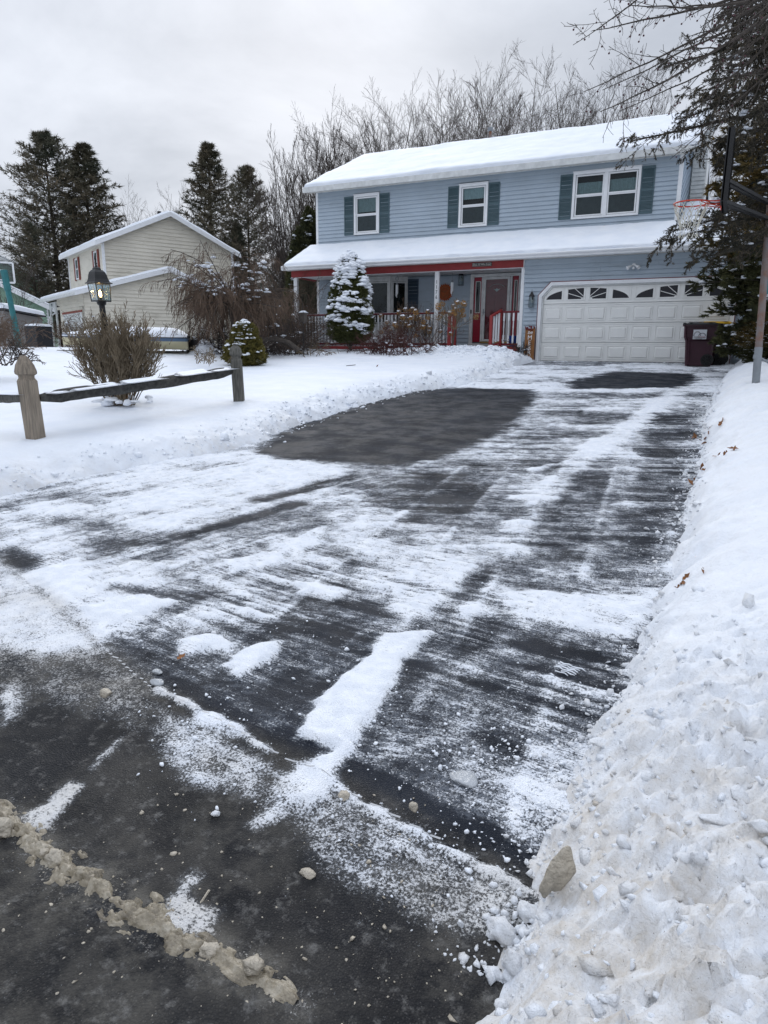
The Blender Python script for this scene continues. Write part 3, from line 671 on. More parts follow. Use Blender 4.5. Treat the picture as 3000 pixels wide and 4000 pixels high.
# ------------------------------------------------------------------ the blue house
HOUSE = thing('blue_house', 'two storey blue house with snowy roofs, red trimmed porch and white garage door', 'house', (-1.3, 4, 0))
XL, XR, YW = -8.555, 3.32, 1.48
XG = 6.2
zE = 5.70                                   # upper wall top
m = MB()
m.box(XL, XR, YW+.14, 9.85, 0.2, zE)
# hollow-looking garage volume and first floor right of the porch
m.box(-.60, -.02, .02, YW, .05, 2.9); m.box(-.02, 5.0, .02, YW, 2.24, 2.9); m.box(5.0, XG, .02, 7.4, .0, 2.9)
m.box(-.02, 5.0, .12, YW, .0, 2.24)
# gable of upper roof (right)
m.prism([(XR, YW, zE), (XR, 9.85, zE), (XR, 5.665, zE+1.86)], (-.1, 0, 0)); m.prism([(XL, YW, zE), (XL, 9.85, zE), (XL, 5.665, zE+1.86)], (.1, 0, 0))
m.prism([(XG, .02, 2.9), (XG, 7.4, 2.9), (XG, 3.7, 4.5)], (-.1, 0, 0))
WALL = ob('wall', m, M['blue'], HOUSE)
fo = ob('foundation', MB().box(XL, -.6, YW-.1, YW, .0, .40).box(XL+.1, -.75, .12, .2, -.1, .32), M['stone'], HOUSE)
win = [(-7.04,-6.07,4.13,5.41), (-3.225,-2.265,4.125,5.40), (.35,2.26,4.125,5.42)]
siding(WALL, (0, YW, 0), (1,0,0), (0,-1,0), (3.74, 5.58), lambda z: (XL+.07, XR-.07), win, M['blue'], h=.1225, seams=True)
# plain frieze board under the eave
ob('frieze_board', MB().box(XL+.07, XR-.07, YW-.022, YW, 5.583, 5.70), M['blue'], WALL)
# porch wall
siding(WALL, (0, YW, 0), (1,0,0), (0,-1,0), (.44, 2.66), lambda z: (XL+.08, -.6), [(-6.95,-4.98,.5,2.66), (-2.75,-1.0,.44,2.66)], M['blue'], h=.12, seams=False)
# garage front
siding(WALL, (0, .02, 0), (1,0,0), (0,-1,0), (2.24, 2.70), lambda z: (-.58, 6.13), [], M['blue'], h=.115, seams=True)
def gl(z): return (-.535, -.125 if z < 1.86 else -.125+(z-1.86)*.93)
siding(WALL, (0, .02, 0), (1,0,0), (0,-1,0), (.10, 2.24), gl, [], M['blue'], h=.1175)
siding(WALL, (0, .02, 0), (1,0,0), (0,-1,0), (.10, 2.24), lambda z: (5.17, 6.13), [], M['blue'], h=.1175)
ob('frieze_board', MB().box(-.575, 6.13, -.005, .02, 2.703, 2.86), M['blue'], WALL)
# right side wall of the upper storey
siding(WALL, (XR, 0, 0), (0,1,0), (1,0,0), (3.9, 7.3), lambda z: (YW+.08, 9.8) if z < zE else (YW+(z-zE)/.444, 9.85-(z-zE)/.444), [], M['blue'], h=.1225)
# corner boards
for (a, b, c, d, z0, z1) in ((XL-.02, XL+.075, YW-.028, YW+.09, 3.7, 5.70), (XR-.075, XR+.028, YW-.028, YW+.10, 3.72, 5.70), (XL-.02, XL+.075, YW-.03, YW+.09, .40, 2.66)):
    ob('corner_board', MB().bbox(a, b, c, d, z0, z1, .006), M['white'], HOUSE)
ob('corner_board', MB().bbox(6.13, 6.22, -.012, .08, .0, 2.88, .006), M['white'], HOUSE)
# ---- upper roof
rise = .444
YE, ZEV = 1.13-.03, 5.69                     # eave line of roof underside
x0r, x1r = XL-.28, 3.68
yr_, zr_ = 5.665, 5.69+(5.665-1.10)*rise
m = MB(); m.prism([(x0r, YE, ZEV), (x0r, yr_, zr_), (x0r, 10.23, ZEV), (x0r, 10.23, ZEV+.05), (x0r, yr_, zr_+.055), (x0r, YE, ZEV+.05)], (x1r-x0r, 0, 0))
ROOF = ob('roof', m, M['shingle'], HOUSE, label='snow covered gable roof over the upper storey')
snow_slab('snow_cover', (x0r, YE-.02, ZEV+.052), (x1r-x0r, 0, 0), (0, yr_-YE+.0, zr_-ZEV), .13, ROOF, nu=110, nv=30, seed=3)
snow_slab('snow_cover', (x1r, 10.23, ZEV+.052), (x0r-x1r, 0, 0), (0, yr_-10.23, zr_-ZEV), .13, ROOF, nu=20, nv=8, seed=5)
# fascia + slatted soffit
ob('fascia', MB().box(x0r, x1r, YE-.03, YE, ZEV-.12, ZEV+.05), M['white_old'], HOUSE)
m = MB(); xx = x0r+.02
while xx < x1r-.25: m.box(xx, xx+.235, YE, YW, ZEV-.072, ZEV-.06+.004*(int(xx*10)%2)); xx += .245
ob('soffit', m, M['soffit'], HOUSE, kind='stuff')
ob('soffit_molding', MB().box(XL, XR, YW-.05, YW-.0285, 5.60, 5.628).box(x0r+.01, x1r-.01, YE, YE+.02, ZEV-.12, ZEV-.06), M['white_old'], HOUSE)
for X in (x0r-.022, x1r):
    ob('rake_board', MB().prism([(X, YE-.03, ZEV-.12), (X, yr_, zr_-.13), (X, yr_, zr_+.05), (X, YE-.03, ZEV+.045)], (.022, 0, 0)), M['white'], HOUSE)
    ob('rake_board', MB().prism([(X, 10.26, ZEV-.12), (X, 10.26, ZEV+.045), (X, yr_, zr_+.05), (X, yr_, zr_-.13)], (.022, 0, 0)), M['white'], HOUSE)
ob('rake_soffit', MB().prism([(XR+.03, YE, ZEV-.04), (XR+.03, yr_, zr_-.05), (XR+.03, yr_, zr_-.01), (XR+.03, YE, ZEV-.01)], (x1r-XR-.03, 0, 0)), M['white_old'], HOUSE)
# vent pipe on ridge
m = MB(); m.lathe([(.05, -.5), (.05, .12)], (-3.72, 5.80, 8.0), 12)
PIPE = ob('vent_pipe', m, M['rust'], HOUSE, smooth=False); ob('vent_cap', MB().lathe([(.05,.12),(.10,.13),(.105,.24),(.06,.26)], (-3.72, 5.80, 8.0), 12), M['grey_metal'], PIPE)
# chimney chase
CHZ = UY(2750, 470, 4.6)[2]
CH = ob('chimney', MB().box(3.36, 3.78, 4.6, 5.9, 2.9, CHZ), M['white_old'], HOUSE, label='white sided chimney chase on the gable wall')
siding(CH, (0, 4.6, 0), (1,0,0), (0,-1,0), (4.2, CHZ-.05), lambda z: (3.38, 3.76), [], M['white_old'], h=.1225)
ob('chimney_cap', MB().box(3.30, 3.84, 4.54, 5.96, CHZ, CHZ+.06), M['grey_metal'], CH)
# ---- lower roof
ye, ze = -.33, 2.955
x0l, x1l = XL-.26, 6.45
ztop = ze+(YW-ye)*.475
m = MB(); m.prism([(x0l, ye, ze), (x0l, YW, ztop), (x0l, YW, ztop+.05), (x0l, ye, ze+.05)], (XR-x0l, 0, 0))
m.prism([(XR, ye, ze), (XR, 3.7, ze+(3.7-ye)*.42), (XR, 7.7, ze), (XR, 7.7, ze+.05), (XR, 3.7, ze+(3.7-ye)*.42+.05), (XR, ye, ze+.05)], (x1l-XR, 0, 0))
LR = ob('roof', m, M['shingle'], HOUSE, label='snow covered lower roof over the porch and garage')
snow_slab('snow_cover', (x0l, ye-.0, ze+.052), (XR-x0l, 0, 0), (0, YW-ye-.02, ztop-ze-.01), .105, LR, nu=130, nv=18, seed=8)
snow_slab('snow_cover', (XR, ye-.0, ze+.052), (x1l-XR, 0, 0), (0, 3.7-ye, (3.7-ye)*.42), .12, LR, nu=30, nv=24, seed=9)
ob('flashing', MB().box(XL, XR+.02, YW-.035, YW, ztop-.02, ztop+.085), M['shingle'], HOUSE)
# gutter (K profile) with snow along its back
m = MB(); gp = [(ye-.115, ze+.035), (ye-.125, ze+.02), (ye-.12, ze-.005), (ye-.085, ze-.045), (ye-.08, ze-.085), (ye-.01, ze-.085), (ye-.01, ze+.02), (ye-.02, ze+.02), (ye-.02, ze-.07), (ye-.07, ze-.07), (ye-.075, ze-.04), (ye-.105, ze+.0), (ye-.105, ze+.03)]
m.prism([(x0l-.02, a, b) for a, b in gp], (x1l-x0l+.04, 0, 0)); ob('gutter', m, M['white'], HOUSE)
snow_slab('gutter_snow', (x0l+.3, ye-.115, ze+.0), (x1l-x0l-.3, 0, 0), (0, .10, .035), .045, HOUSE, nu=260, nv=3, seed=12, lip=.0)
ob('fascia', MB().box(x0l, x1l, ye-.01, ye+.012, ze-.10, ze+.05), M['white'], HOUSE)
ob('soffit', MB().box(x0l, -.6, ye+.012, 0.0, 2.872, 2.884).box(-.6, x1l, ye+.012, .02, 2.862, 2.874), M['soffit'], HOUSE)
m = MB(); m.prism([(x0l-.02, ye-.01, ze-.1), (x0l-.02, YW, ztop-.12), (x0l-.02, YW, ztop+.05), (x0l-.02, ye-.01, ze+.05)], (.02, 0, 0)); ob('rake_board', m, M['white'], HOUSE)
# porch roof structure
ob('porch_beam', MB().bbox(XL-.13, -.61, -.02, .12, 2.665, 2.872, .006).bbox(XL-.13, XL+.01, .12, YW-.03, 2.665, 2.85, .006), M['red'], HOUSE)
ob('beam_trim', MB().box(XL-.0, -.66, .0, .10, 2.648, 2.663).box(-.61, -.588, -.03, .02, 2.63, 2.90).box(-.69, -.588, -.032, -.022, 2.63, 2.655), M['white'], HOUSE)
ob('porch_ceiling', MB().box(XL, -.61, .12, YW, 2.70, 2.715), M['white_old'], HOUSE)
# posts
def post(x0, x1, lab=None): return ob('porch_post', MB().bbox(x0, x1, .0, .10, .39, 2.65, .006).bbox(x0-.012, x1+.012, -.012, .112, .39, .50, .004), M['white'], HOUSE, label=lab)
post(-8.61, -8.47); PMID = post(-3.405, -3.265, 'white porch post with black house number 1176')
post(-.672, -.575)
# deck
ob('porch_deck', MB().box(XL-.06, -.63, .02, YW, .385, .425), M['dark_red'], HOUSE)
ob('deck_skirt', MB().bbox(XL-.06, -2.66, -.02, .02, .235, .40, .005).bbox(-1.40, -.66, -.02, .02, .235, .40, .005).box(-2.66, -1.40, -.01, .02, .235, .385), M['red'], HOUSE)
snow_slab('deck_snow', (XL-.05, -.018, .402), (3.2, 0, 0), (0, .10, .0), .02, HOUSE, nu=60, nv=3, seed=21, lip=0)
# railing
def rail_run(xa, xb, step=.126, snow=True, par=HOUSE):
    m = MB(); m.bbox(xa, xb, .005, .085, 1.39, 1.445, .008); m.bbox(xa, xb, .02, .07, .445, .505, .006)
    r_ = ob('railing', m, M['dark_red'], par)
    x = xa+.07
    while x < xb-.03:
        b = MB(); s = .026; a = .0; cx, cy = x, .045
        for z0, z1, hw in ((.505,.74,.024), (.74,.76,.014), (.76,.95,.012), (.95,.99,.024*.62), (.99,1.03,.014), (1.03,1.16,.013), (1.16,1.39,.024)):
            b.box(cx-hw, cx+hw, cy-hw, cy+hw, z0, z1)
        ob('baluster', b, M['white'], r_)
        x += step
    return r_
rl = rail_run(-8.47, -3.405); rail_run(-3.265, -2.76)
snow_slab('rail_snow', (-8.46, .01, 1.446), (5.0, 0, 0), (0, .07, 0), .02, rl, nu=110, nv=3, seed=25, lip=0)
r2 = rail_run(-1.21, -.672, step=.145)
# stair newels and sloping rail
m = MB(); m.bbox(-1.385, -1.30, -.62, -.535, -.1, 1.27, .006); m.bbox(-1.27, -1.20, -.0, .07, .40, 1.46, .006); m.beam((-1.34, -.60, 1.27), (-1.235, .04, 1.47), .08, .05); m.beam((-1.34, -.60, .40), (-1.235, .04, .52), .05, .05)
SR_ = ob('stair_railing', m, M['red'], HOUSE)
for t in (.3, .55, .8):
    x = -1.34+.105*t; y = -.6+.64*t
    ob('baluster', MB().box(x-.022, x+.022, y-.022, y+.022, .47+.12*t, 1.22+.2*t), M['white'], SR_)
m = MB(); m.bbox(-2.78, -2.66, -.02, .09, .3, 1.46, .006); m.bbox(-2.70, -2.60, -.62, -.54, -.1, 1.27, .006); m.beam((-2.65, -.60, 1.27), (-2.70, .04, 1.47), .08, .05)
ob('stair_railing', m, M['red'], HOUSE)
for k in range(2): ob('step', MB().bbox(-2.62, -1.38, -.30-.30*k, -.02-.28*k, .0, .27-.14*k, .006), M['red'], HOUSE)

# ---- upper windows
def dh(x0, x1, z0, z1, par, y=YW, upper='curtain', low='screen', zc=None):
    """one sash pair inside a casing: meeting rail, sash frames, panes, curtain"""
    zm = (z0+z1)/2 if zc is None else zc
    s = .038; m = MB()
    for a, b, yy in ((z0, zm, y-.010), (zm, z1, y-.024)):
        m.box(x0, x1, yy-.014, yy+.012, a, a+s); m.box(x0, x1, yy-.014, yy+.012, b-s, b)
        m.box(x0, x0+s, yy-.013, yy+.011, a+s, b-s); m.box(x1-s, x1, yy-.013, yy+.011, a+s, b-s)
    ob('sash', m, M['white'], par)
    for a, b, yy in ((z0, zm, y-.006), (zm, z1, y-.020)):
        ob('pane', MB().box(x0+s, x1-s, yy-.002, yy+.002, a+s, b-s), M['glass'], par)
    ob('darkness_panel', MB().box(x0, x1, y+.13, y+.135, z0, z1), M['dark'], par)  # thin dark sheet, interior darkness painted as colour behind the sashes
    # curtain: pleated sheet in the upper sash, screen below
    if low: ob('screen', MB().box(x0+s, x1-s, y+.003, y+.005, z0+s, zm-s), M['screen'], par)
    if upper:
        zb, zt, mt = upper; n = 40; V = []; F = []
        for i in range(n+1):
            u = x0+s*.6+(x1-x0-s*1.2)*i/n; yy = y+.035+.010*math.sin(i*1.9)+.005*math.sin(i*.7)
            zb2 = zb-.012*abs(math.sin(i*.8)) if mt == 'curtain' else zb
            V += [(u, yy, zb2), (u, yy, zt)]
            if i: F.append((2*i-2, 2*i, 2*i+1, 2*i-1))
        ob('curtain' if mt == 'curtain' else 'blind', MB().add(V, F), M[mt], par, smooth=True)
wlab = ['white framed window with patterned curtain and a small blind', 'white framed window with a lace valance', 'double white framed window with pale half blinds']
cut = MB()
for i, (x0, x1, z0, z1) in enumerate(win):
    wd = window(HOUSE, (x0, x1, z0, z1), None, M['white'], YW-.02, label=wlab[i])
    if i < 2:
        up = [(4.86, 5.3, 'blind'), (4.97, 5.28, 'curtain')][i]
        dh(x0+.09, x1-.09, z0+.075, z1-.09, wd, upper=up)
    else:
        mid = (x0+x1)/2; ob('mullion', MB().bbox(mid-.055, mid+.055, YW-.055, YW+.01, z0+.06, z1-.075, .006), M['white'], wd)
        dh(x0+.09, mid-.06, z0+.075, z1-.09, wd, upper=(4.78, 5.13, 'blind')); dh(mid+.06, x1-.09, z0+.075, z1-.09, wd, upper=(4.78, 5.15, 'blind'))
def shutter(x0, x1, z0, z1, y, matr, par, lab=None):
    m = MB(); zm = (z0+z1)/2; s = .035
    m.bbox(x0, x0+s, y-.03, y, z0, z1, .004); m.bbox(x1-s, x1, y-.03, y, z0, z1, .004)
    for a, b in ((z0, z0+.06), (zm-.03, zm+.03), (z1-.06, z1)): m.box(x0+s, x1-s, y-.028, y, a, b)
    m.box(x0+s, x1-s, y-.008, y-.002, z0+.06, z1-.06)
    f = ob('shutter', m, matr, par, label=lab)
    l_ = MB()
    for a, b in ((z0+.06, zm-.03), (zm+.03, z1-.06)):
        n = int((b-a)/.036)
        for k in range(n):
            z = a+(k+.5)*(b-a)/n
            l_.prism([(x0+s, y-.026, z-.014), (x0+s, y-.022, z-.016), (x0+s, y-.007, z+.012), (x0+s, y-.011, z+.016)], (x1-x0-2*s, 0, 0))
    ob('louvres', l_, matr, f, kind='stuff')
for a, b, z0, z1 in ((-7.42,-7.05,4.14,5.385), (-6.06,-5.69,4.14,5.385), (-3.60,-3.235,4.135,5.375), (-2.255,-1.885,4.135,5.38), (-.03,.34,4.14,5.385), (2.27,2.635,4.14,5.405)):
    shutter(a, b, z0, z1, YW-.02, M['teal'], HOUSE)
shutter(-4.97, -4.58, 1.15, 2.615, YW-.02, M['navy'], HOUSE, 'dark navy shutter beside the bay window')

# ---- bay window (canted) on the porch wall
BAY = ob('bay_window', MB().prism([(-6.95, YW, .50), (-6.25, 1.02, .50), (-5.42, 1.02, .50), (-4.98, YW-.01, .50)], (0,0,.58)), M['white_old'], HOUSE, label='white canted bay window on the porch')
ob('bay_head', MB().prism([(-6.95, YW, 2.60), (-6.25, 1.02, 2.60), (-5.42, 1.02, 2.60), (-4.98, YW-.01, 2.60)], (0,0,.09)), M['white_old'], BAY)
def facet(a, b, par):
    a = np.array(a, float); b = np.array(b, float); U = (b-a); Lw = np.linalg.norm(U); U /= Lw; Nv = np.array([U[1], -U[0]])
    def q(u0, u1, n0, n1, z0, z1):
        P = [a+U*u0+Nv*n0, a+U*u1+Nv*n0, a+U*u1+Nv*n1, a+U*u0+Nv*n1]; return MB().prism([(p[0], p[1], z0) for p in P], (0,0,z1-z0))
    z0, z1 = 1.08, 2.60; m = MB()
    for (u0, u1, n0, n1, za, zb) in ((0, .055, -.0, .03, z0, z1), (Lw-.055, Lw, -.0, .03, z0, z1), (.055, Lw-.055, 0, .028, z0, z0+.07), (.055, Lw-.055, 0, .028, z1-.07, z1),
                                   (.065, .11, .0, .018, z0+.08, z1-.08), (Lw-.11, Lw-.065, .0, .018, z0+.08, z1-.08), (.11, Lw-.11, 0, .016, z0+.08, z0+.12), (.11, Lw-.11, 0, .016, z1-.12, z1-.08)):
        k = q(u0, u1, n0, n1, za, zb); m.add(k.v[0], k.f)
    ob('bay_frame', m, M['white_old'], par)
    k = q(.10, Lw-.10, .004, .008, z0+.11, z1-.11); ob('pane', k, M['glass'], par)
    k = q(.03, Lw-.03, -.12, -.115, z0, z1); ob('darkness_panel', k, M['dark'], par)  # dark sheet behind the bay glass, painted in place of interior shade
facet((-6.95, YW), (-6.25, 1.02), BAY); facet((-6.25, 1.02), (-5.42, 1.02), BAY); facet((-5.42, 1.02), (-4.98, YW-.01), BAY)

# ---- front door
yd = YW-.03
m = MB(); m.bbox(-2.74, -2.62, yd-.03, YW, .45, 2.68, .006).bbox(-1.14, -1.02, yd-.03, YW, .45, 2.68, .006).bbox(-2.62, -1.14, yd-.03, YW, 2.585, 2.68, .006).bbox(-2.35, -2.30, yd-.035, YW, .55, 2.585, .005).bbox(-1.40, -1.34, yd-.035, YW, .55, 2.585, .005).box(-2.74, -1.02, yd-.05, YW, .42, .52)
DF = ob('door_frame', m, M['white_old'], HOUSE)
ob('door_sill', MB().bbox(-2.33, -1.38, yd-.09, yd-.036, .525, .575, .006), M['gold'], DF)
for a, b in ((-2.615, -2.355), (-1.335, -1.145)):
    m = MB().box(a, b, YW-.022, YW-.003, .56, 2.58); 
    ob('sidelight', m, M['door_red'], DF)
    c0, c1 = a+.055, b-.035
    ob('sidelight_frame', MB().box(c0, c0+.02, YW-.035, YW-.023, 1.48, 2.46).box(c1-.02, c1, YW-.035, YW-.023, 1.48, 2.46).box(c0+.02, c1-.02, YW-.035, YW-.023, 1.48, 1.5).box(c0+.02, c1-.02, YW-.035, YW-.023, 2.44, 2.46), M['white_old'], DF)
    ob('sidelight_darkness', MB().box(c0+.02, c1-.02, YW-.027, YW-.0235, 1.5, 2.44), M['dark'], DF)  # dark sheet painting the unlit interior behind the sidelight glass
    ob('sidelight_pane', MB().box(c0+.02, c1-.02, YW-.033, YW-.031, 1.5, 2.44), M['glass'], DF)
# storm door and red door behind it
m = MB(); m.bbox(-2.295, -2.205, yd-.05, yd-.015, .58, 2.58, .006).bbox(-1.49, -1.405, yd-.05, yd-.015, .58, 2.58, .006).box(-2.205, -1.49, yd-.048, yd-.016, 2.50, 2.58).box(-2.205, -1.49, yd-.048, yd-.016, .58, .65)
SD = ob('storm_door', m, M['white_old'], HOUSE, label='white full glass storm door over the dark red front door')
ob('pane', MB().box(-2.205, -1.49, yd-.034, yd-.030, .65, 2.50), M['glass'], SD)
m = MB().box(-2.29, -1.41, YW-.018, YW-.002, .58, 2.58)
for a, b, z0, z1 in ((-2.17, -1.90, .75, 1.35), (-1.80, -1.53, .75, 1.35), (-2.17, -1.90, 1.45, 2.0), (-1.80, -1.53, 1.45, 2.0)): m.bbox(a, b, YW-.026, YW-.018, z0, z1, .003)
ob('front_door', m, M['door_red'], HOUSE)
m = MB(); th = np.linspace(.15, .85, 14)*math.pi; m.tube([(-1.85+.28*math.cos(t), YW-.024, 2.16+.20*math.sin(t)) for t in th], .006, 5); m.prism([(-1.97, YW-.026, 2.22), (-1.85, YW-.026, 2.12), (-1.73, YW-.026, 2.22), (-1.81, YW-.026, 2.20), (-1.85, YW-.026, 2.235), (-1.89, YW-.026, 2.20)], (0,.004,0))
ob('etched_ornament', m, M['white_old'], SD)
ob('door_handle', MB().bbox(-2.27, -2.235, yd-.06, yd-.05, 1.42, 1.60, .004).tube([(-2.255, yd-.06, 1.5), (-2.255, yd-.10, 1.5), (-2.17, yd-.105, 1.49)], .010, 6), M['grey_metal'], SD)
ob('doorbell', MB().bbox(-2.70, -2.66, yd-.055, yd-.03, 1.46, 1.58, .005), M['black'], HOUSE)
ob('socket_cover', MB().bbox(-2.93, -2.84, YW-.045, YW-.02, 1.20, 1.31, .005), M['white_old'], HOUSE)

# ---- garage door: 4 rows of 8 panels
rows, cols = 4, 8; gw, gh = 4.94/8, 2.15/4
m = MB()
for r_ in range(rows):
    z0 = r_*gh; m.bbox(-.01, 4.95, .045, .095, z0+.004, z0+gh-.004, .006)
GD = ob('garage_door', m, M['door_white'], HOUSE, label='white garage door with raised panels and a row of sunburst windows')
pm = {}
for r_ in range(rows-1):
    for c in range(cols):
        x0 = c*gw+.075; x1 = (c+1)*gw-.055; z0 = r_*gh+.085; z1 = (r_+1)*gh-.10; y = .045
        k = MB(); P = []
        for ins, dy in ((0, -.004), (.010, .0085), (.030, .0088), (.055, -.016)): P += [(x0+ins, y+dy-.0025, z0+ins), (x1-ins, y+dy-.0025, z0+ins), (x1-ins, y+dy-.0025, z1-ins), (x0+ins, y+dy-.0025, z1-ins)]
        P = [(a, b-.009, c_) for a, b, c_ in P]
        F = [(q*4+j, q*4+(j+1)%4, q*4+4+(j+1)%4, q*4+4+j) for q in range(3) for j in range(4)]+[(12,13,14,15)]
        k.add(P, F); k.box(x0-.008, x0, y-.014, y-.0005, z0, z1).box(x1, x1+.008, y-.014, y-.0005, z0, z1).box(x0-.008, x1+.008, y-.014, y-.0005, z0-.008, z0).box(x0-.008, x1+.008, y-.014, y-.0005, z1, z1+.008)
        ob('panel', k, M['door_white'], GD)
for r_ in range(1, rows):   # horizontal joint grooves
    z = r_*gh; ob('joint_strip', MB().bbox(-.01, 4.95, .036, .0445, z+.012, z+.03, .002).bbox(-.01, 4.95, .036, .0445, z-.045, z-.025, .002), M['door_white'], GD)
# window row: frames, dark panes with an arch over each group of four, radiating bars
for c in range(cols):
    x0 = c*gw+.07; x1 = (c+1)*gw-.05; z0 = 3*gh+.125; z1 = 3*gh+.425; y = .032
    f = MB().box(x0, x1, y, .0445, z1, z1+.03).box(x0, x1, y, .0445, z0-.03, z0).box(x0-.02, x0+.025, y-.001, .0445, z0-.03, z1+.03).box(x1-.025, x1+.02, y-.001, .0445, z0-.03, z1+.03)
    ob('window_frame', f, M['door_white'], GD)
    a, b = x0+.03, x1-.03; g = c % 4; ctr = (c-g+2)*gw+.01; half = 2*gw-.10
    arch = lambda x: z0+(z1-z0)*max(0, 1-((x-ctr)/half)**2)**.5*1.0
    n = 14; xs_ = np.linspace(a, b, n); top = [min(z1, max(z0+.004, arch(x))) for x in xs_]
    gl_ = MB().prism([(x, .040, z0) for x in (a, b)]+[(x, .040, t) for x, t in zip(xs_[::-1], top[::-1])], (0, .0035, 0))
    ob('window_pane', gl_, M['ink'], GD)
    fill = MB(); V = []
    if min(top) < z1-.01:
        fill.prism([(x, .0345, t) for x, t in zip(xs_, top)]+[(b, .0345, z1), (a, .0345, z1)], (0, .009, 0))
        ob('arch_panel', fill, M['door_white'], GD)
    bars = MB(); o_ = np.array([ctr, z0])
    for ang in (19, 43, 137, 161):
        d = np.array([math.cos(R(ang)), math.sin(R(ang))*.9])
        # clip the ray to this pane
        pts = [o_+d*s for s in np.linspace(.05, 1.4, 90)]
        pts = [p for p in pts if a < p[0] < b and z0 < p[1] < min(z1, arch(p[0]))]
        if len(pts) > 3: bars.beam((pts[0][0], .037, pts[0][1]), (pts[-1][0], .037, pts[-1][1]), .016, .008, up=(0,1,0))
    if abs(ctr-a) < .12 or abs(ctr-b) < .12:
        s_ = 1 if abs(ctr-a) < .12 else -1; cx = a if s_ == 1 else b
        bars.prism([(cx, .033, z0), (cx+s_*.07, .033, z0), (cx+s_*.05, .033, z0+.045), (cx, .033, z0+.06)], (0, .008, 0))
    if bars.v: ob('window_bar', bars, M['door_white'], GD)
ob('door_seal', MB().box(-.01, 4.95, .03, .10, -.01, .012), M['rubber'], GD)
# casing with clipped upper corners, white with a thin red outer edge
def casing(o_, i_, y0, y1):   # o_, i_ are polylines of equal length
    m = MB()
    for k in range(len(o_)-1):
        m.prism([(o_[k][0], y0, o_[k][1]), (o_[k+1][0], y0, o_[k+1][1]), (i_[k+1][0], y0, i_[k+1][1]), (i_[k][0], y0, i_[k][1])], (0, y1-y0, 0))
    return m
o1 = [(-.115,-.02), (-.115,1.86), (.225,2.215), (4.73,2.215), (5.07,1.86), (5.07,-.02)]
i1 = [(-.02,-.02), (-.02,1.82), (.26,2.125), (4.70,2.125), (4.975,1.82), (4.975,-.02)]
r1 = [(-.135,-.02), (-.135,1.868), (.217,2.238), (4.738,2.238), (5.09,1.868), (5.09,-.02)]
ob('garage_casing', casing(o1, i1, -.045, .045), M['white'], HOUSE); ob('casing_edge', casing(r1, o1, -.038, .03), M['dark_red'], HOUSE)
j1 = [(.02,-.02), (.02,1.80), (.285,2.085), (4.67,2.085), (4.935,1.80), (4.935,-.02)]
ob('door_stop', casing(i1, j1, -.0, .03), M['white_old'], HOUSE)
# ---- wall lamps and flood light
def lantern(x, z, y, s, name, par, lab):
    m = MB(); r4 = math.pi/4
    m.lathe([(.07*s,.10*s),(.065*s,.12*s),(.035*s,.17*s),(.02*s,.20*s),(.006*s,.21*s),(.004*s,.26*s)], (x, y-.11, z), 8)
    for k in range(4):
        a = r4+k*math.pi/2; m.tube([(x+.075*s*math.cos(a), y-.11+.075*s*math.sin(a), z-.13*s), (x+.06*s*math.cos(a), y-.11+.06*s*math.sin(a), z+.10*s)], .006, 4)
    m.lathe([(.08*s,-.14*s),(.08*s,-.13*s)], (x, y-.11, z), 4, rot=r4); m.tube([(x, y-.02, z+.05), (x, y-.07, z+.16*s), (x, y-.11, z+.18*s)], .012, 6)
    o = ob(name, m, M['black'], par, label=lab)
    ob('lamp_glass', MB().lathe([(.055*s,-.12*s),(.055*s,.09*s)], (x, y-.11, z), 4, rot=r4), M['glass'], o)
    mm = MB(); th = np.linspace(0, 2*math.pi, 13)[:-1]; mm.prism([(x+.055*math.cos(t), y-.018, z+.05+.10*math.sin(t)) for t in th], (0, .016, 0)); ob('back_plate', mm, M['white_old'], o)
lantern(-.30, 1.70, .0, 1.25, 'wall_lamp', HOUSE, 'black glass wall lamp left of the garage door')
lantern(-3.04, 2.52, YW-.02, 1.25, 'wall_lamp', HOUSE, 'black wall lamp beside the front door')
m = MB().lathe([(.045,0),(.05,.01),(.05,.05),(.03,.06)], (2.46, -.03, 2.57), 12)
for sx in (-1, 1): m.tube([(2.46+sx*.03, -.05, 2.58), (2.46+sx*.10, -.13, 2.54), (2.46+sx*.15, -.17, 2.50)], [.02,.035,.055], 10)
m.box(2.435, 2.485, -.10, -.03, 2.48, 2.54); ob('flood_light', m, M['white'], HOUSE, smooth=False, label='white twin flood light above the garage door')

# ---- lettering helper
def text(s, size, loc, matr, name='lettering', parent=None, extrude=.003, font_rot=(R(90),0,0), sx=1.0, align='CENTER', shear=0.0, smooth=False):
    cu = bpy.data.curves.new('text', 'FONT'); cu.body = s; cu.size = size; cu.extrude = extrude; cu.align_x = align; cu.align_y = 'CENTER'; cu.shear = shear; cu.resolution_u = 3
    t = bpy.data.objects.new('t', cu); C.objects.link(t); bpy.context.view_layer.update()
    me = bpy.data.meshes.new_from_object(t); bpy.data.objects.remove(t)
    Mx = Matrix.Translation(Vector(loc)) @ Matrix.Rotation(font_rot[2], 4, 'Z') @ Matrix.Rotation(font_rot[0], 4, 'X') @ Matrix.Diagonal((sx, 1, 1, 1))
    me.transform(Mx)
    if parent is not None: me.transform(Matrix.Translation(Vector(tuple(-rootloc(parent)))))
    me.materials.clear(); me.materials.append(matr)
    o = bpy.data.objects.new(name, me); C.objects.link(o)
    if parent is not None: o.parent = parent
    return o
for i, ch in enumerate('1176'): text(ch, .155, (-3.335, -.004, 2.34-.15*i), M['ink'], 'house_number', PMID, sx=.8)
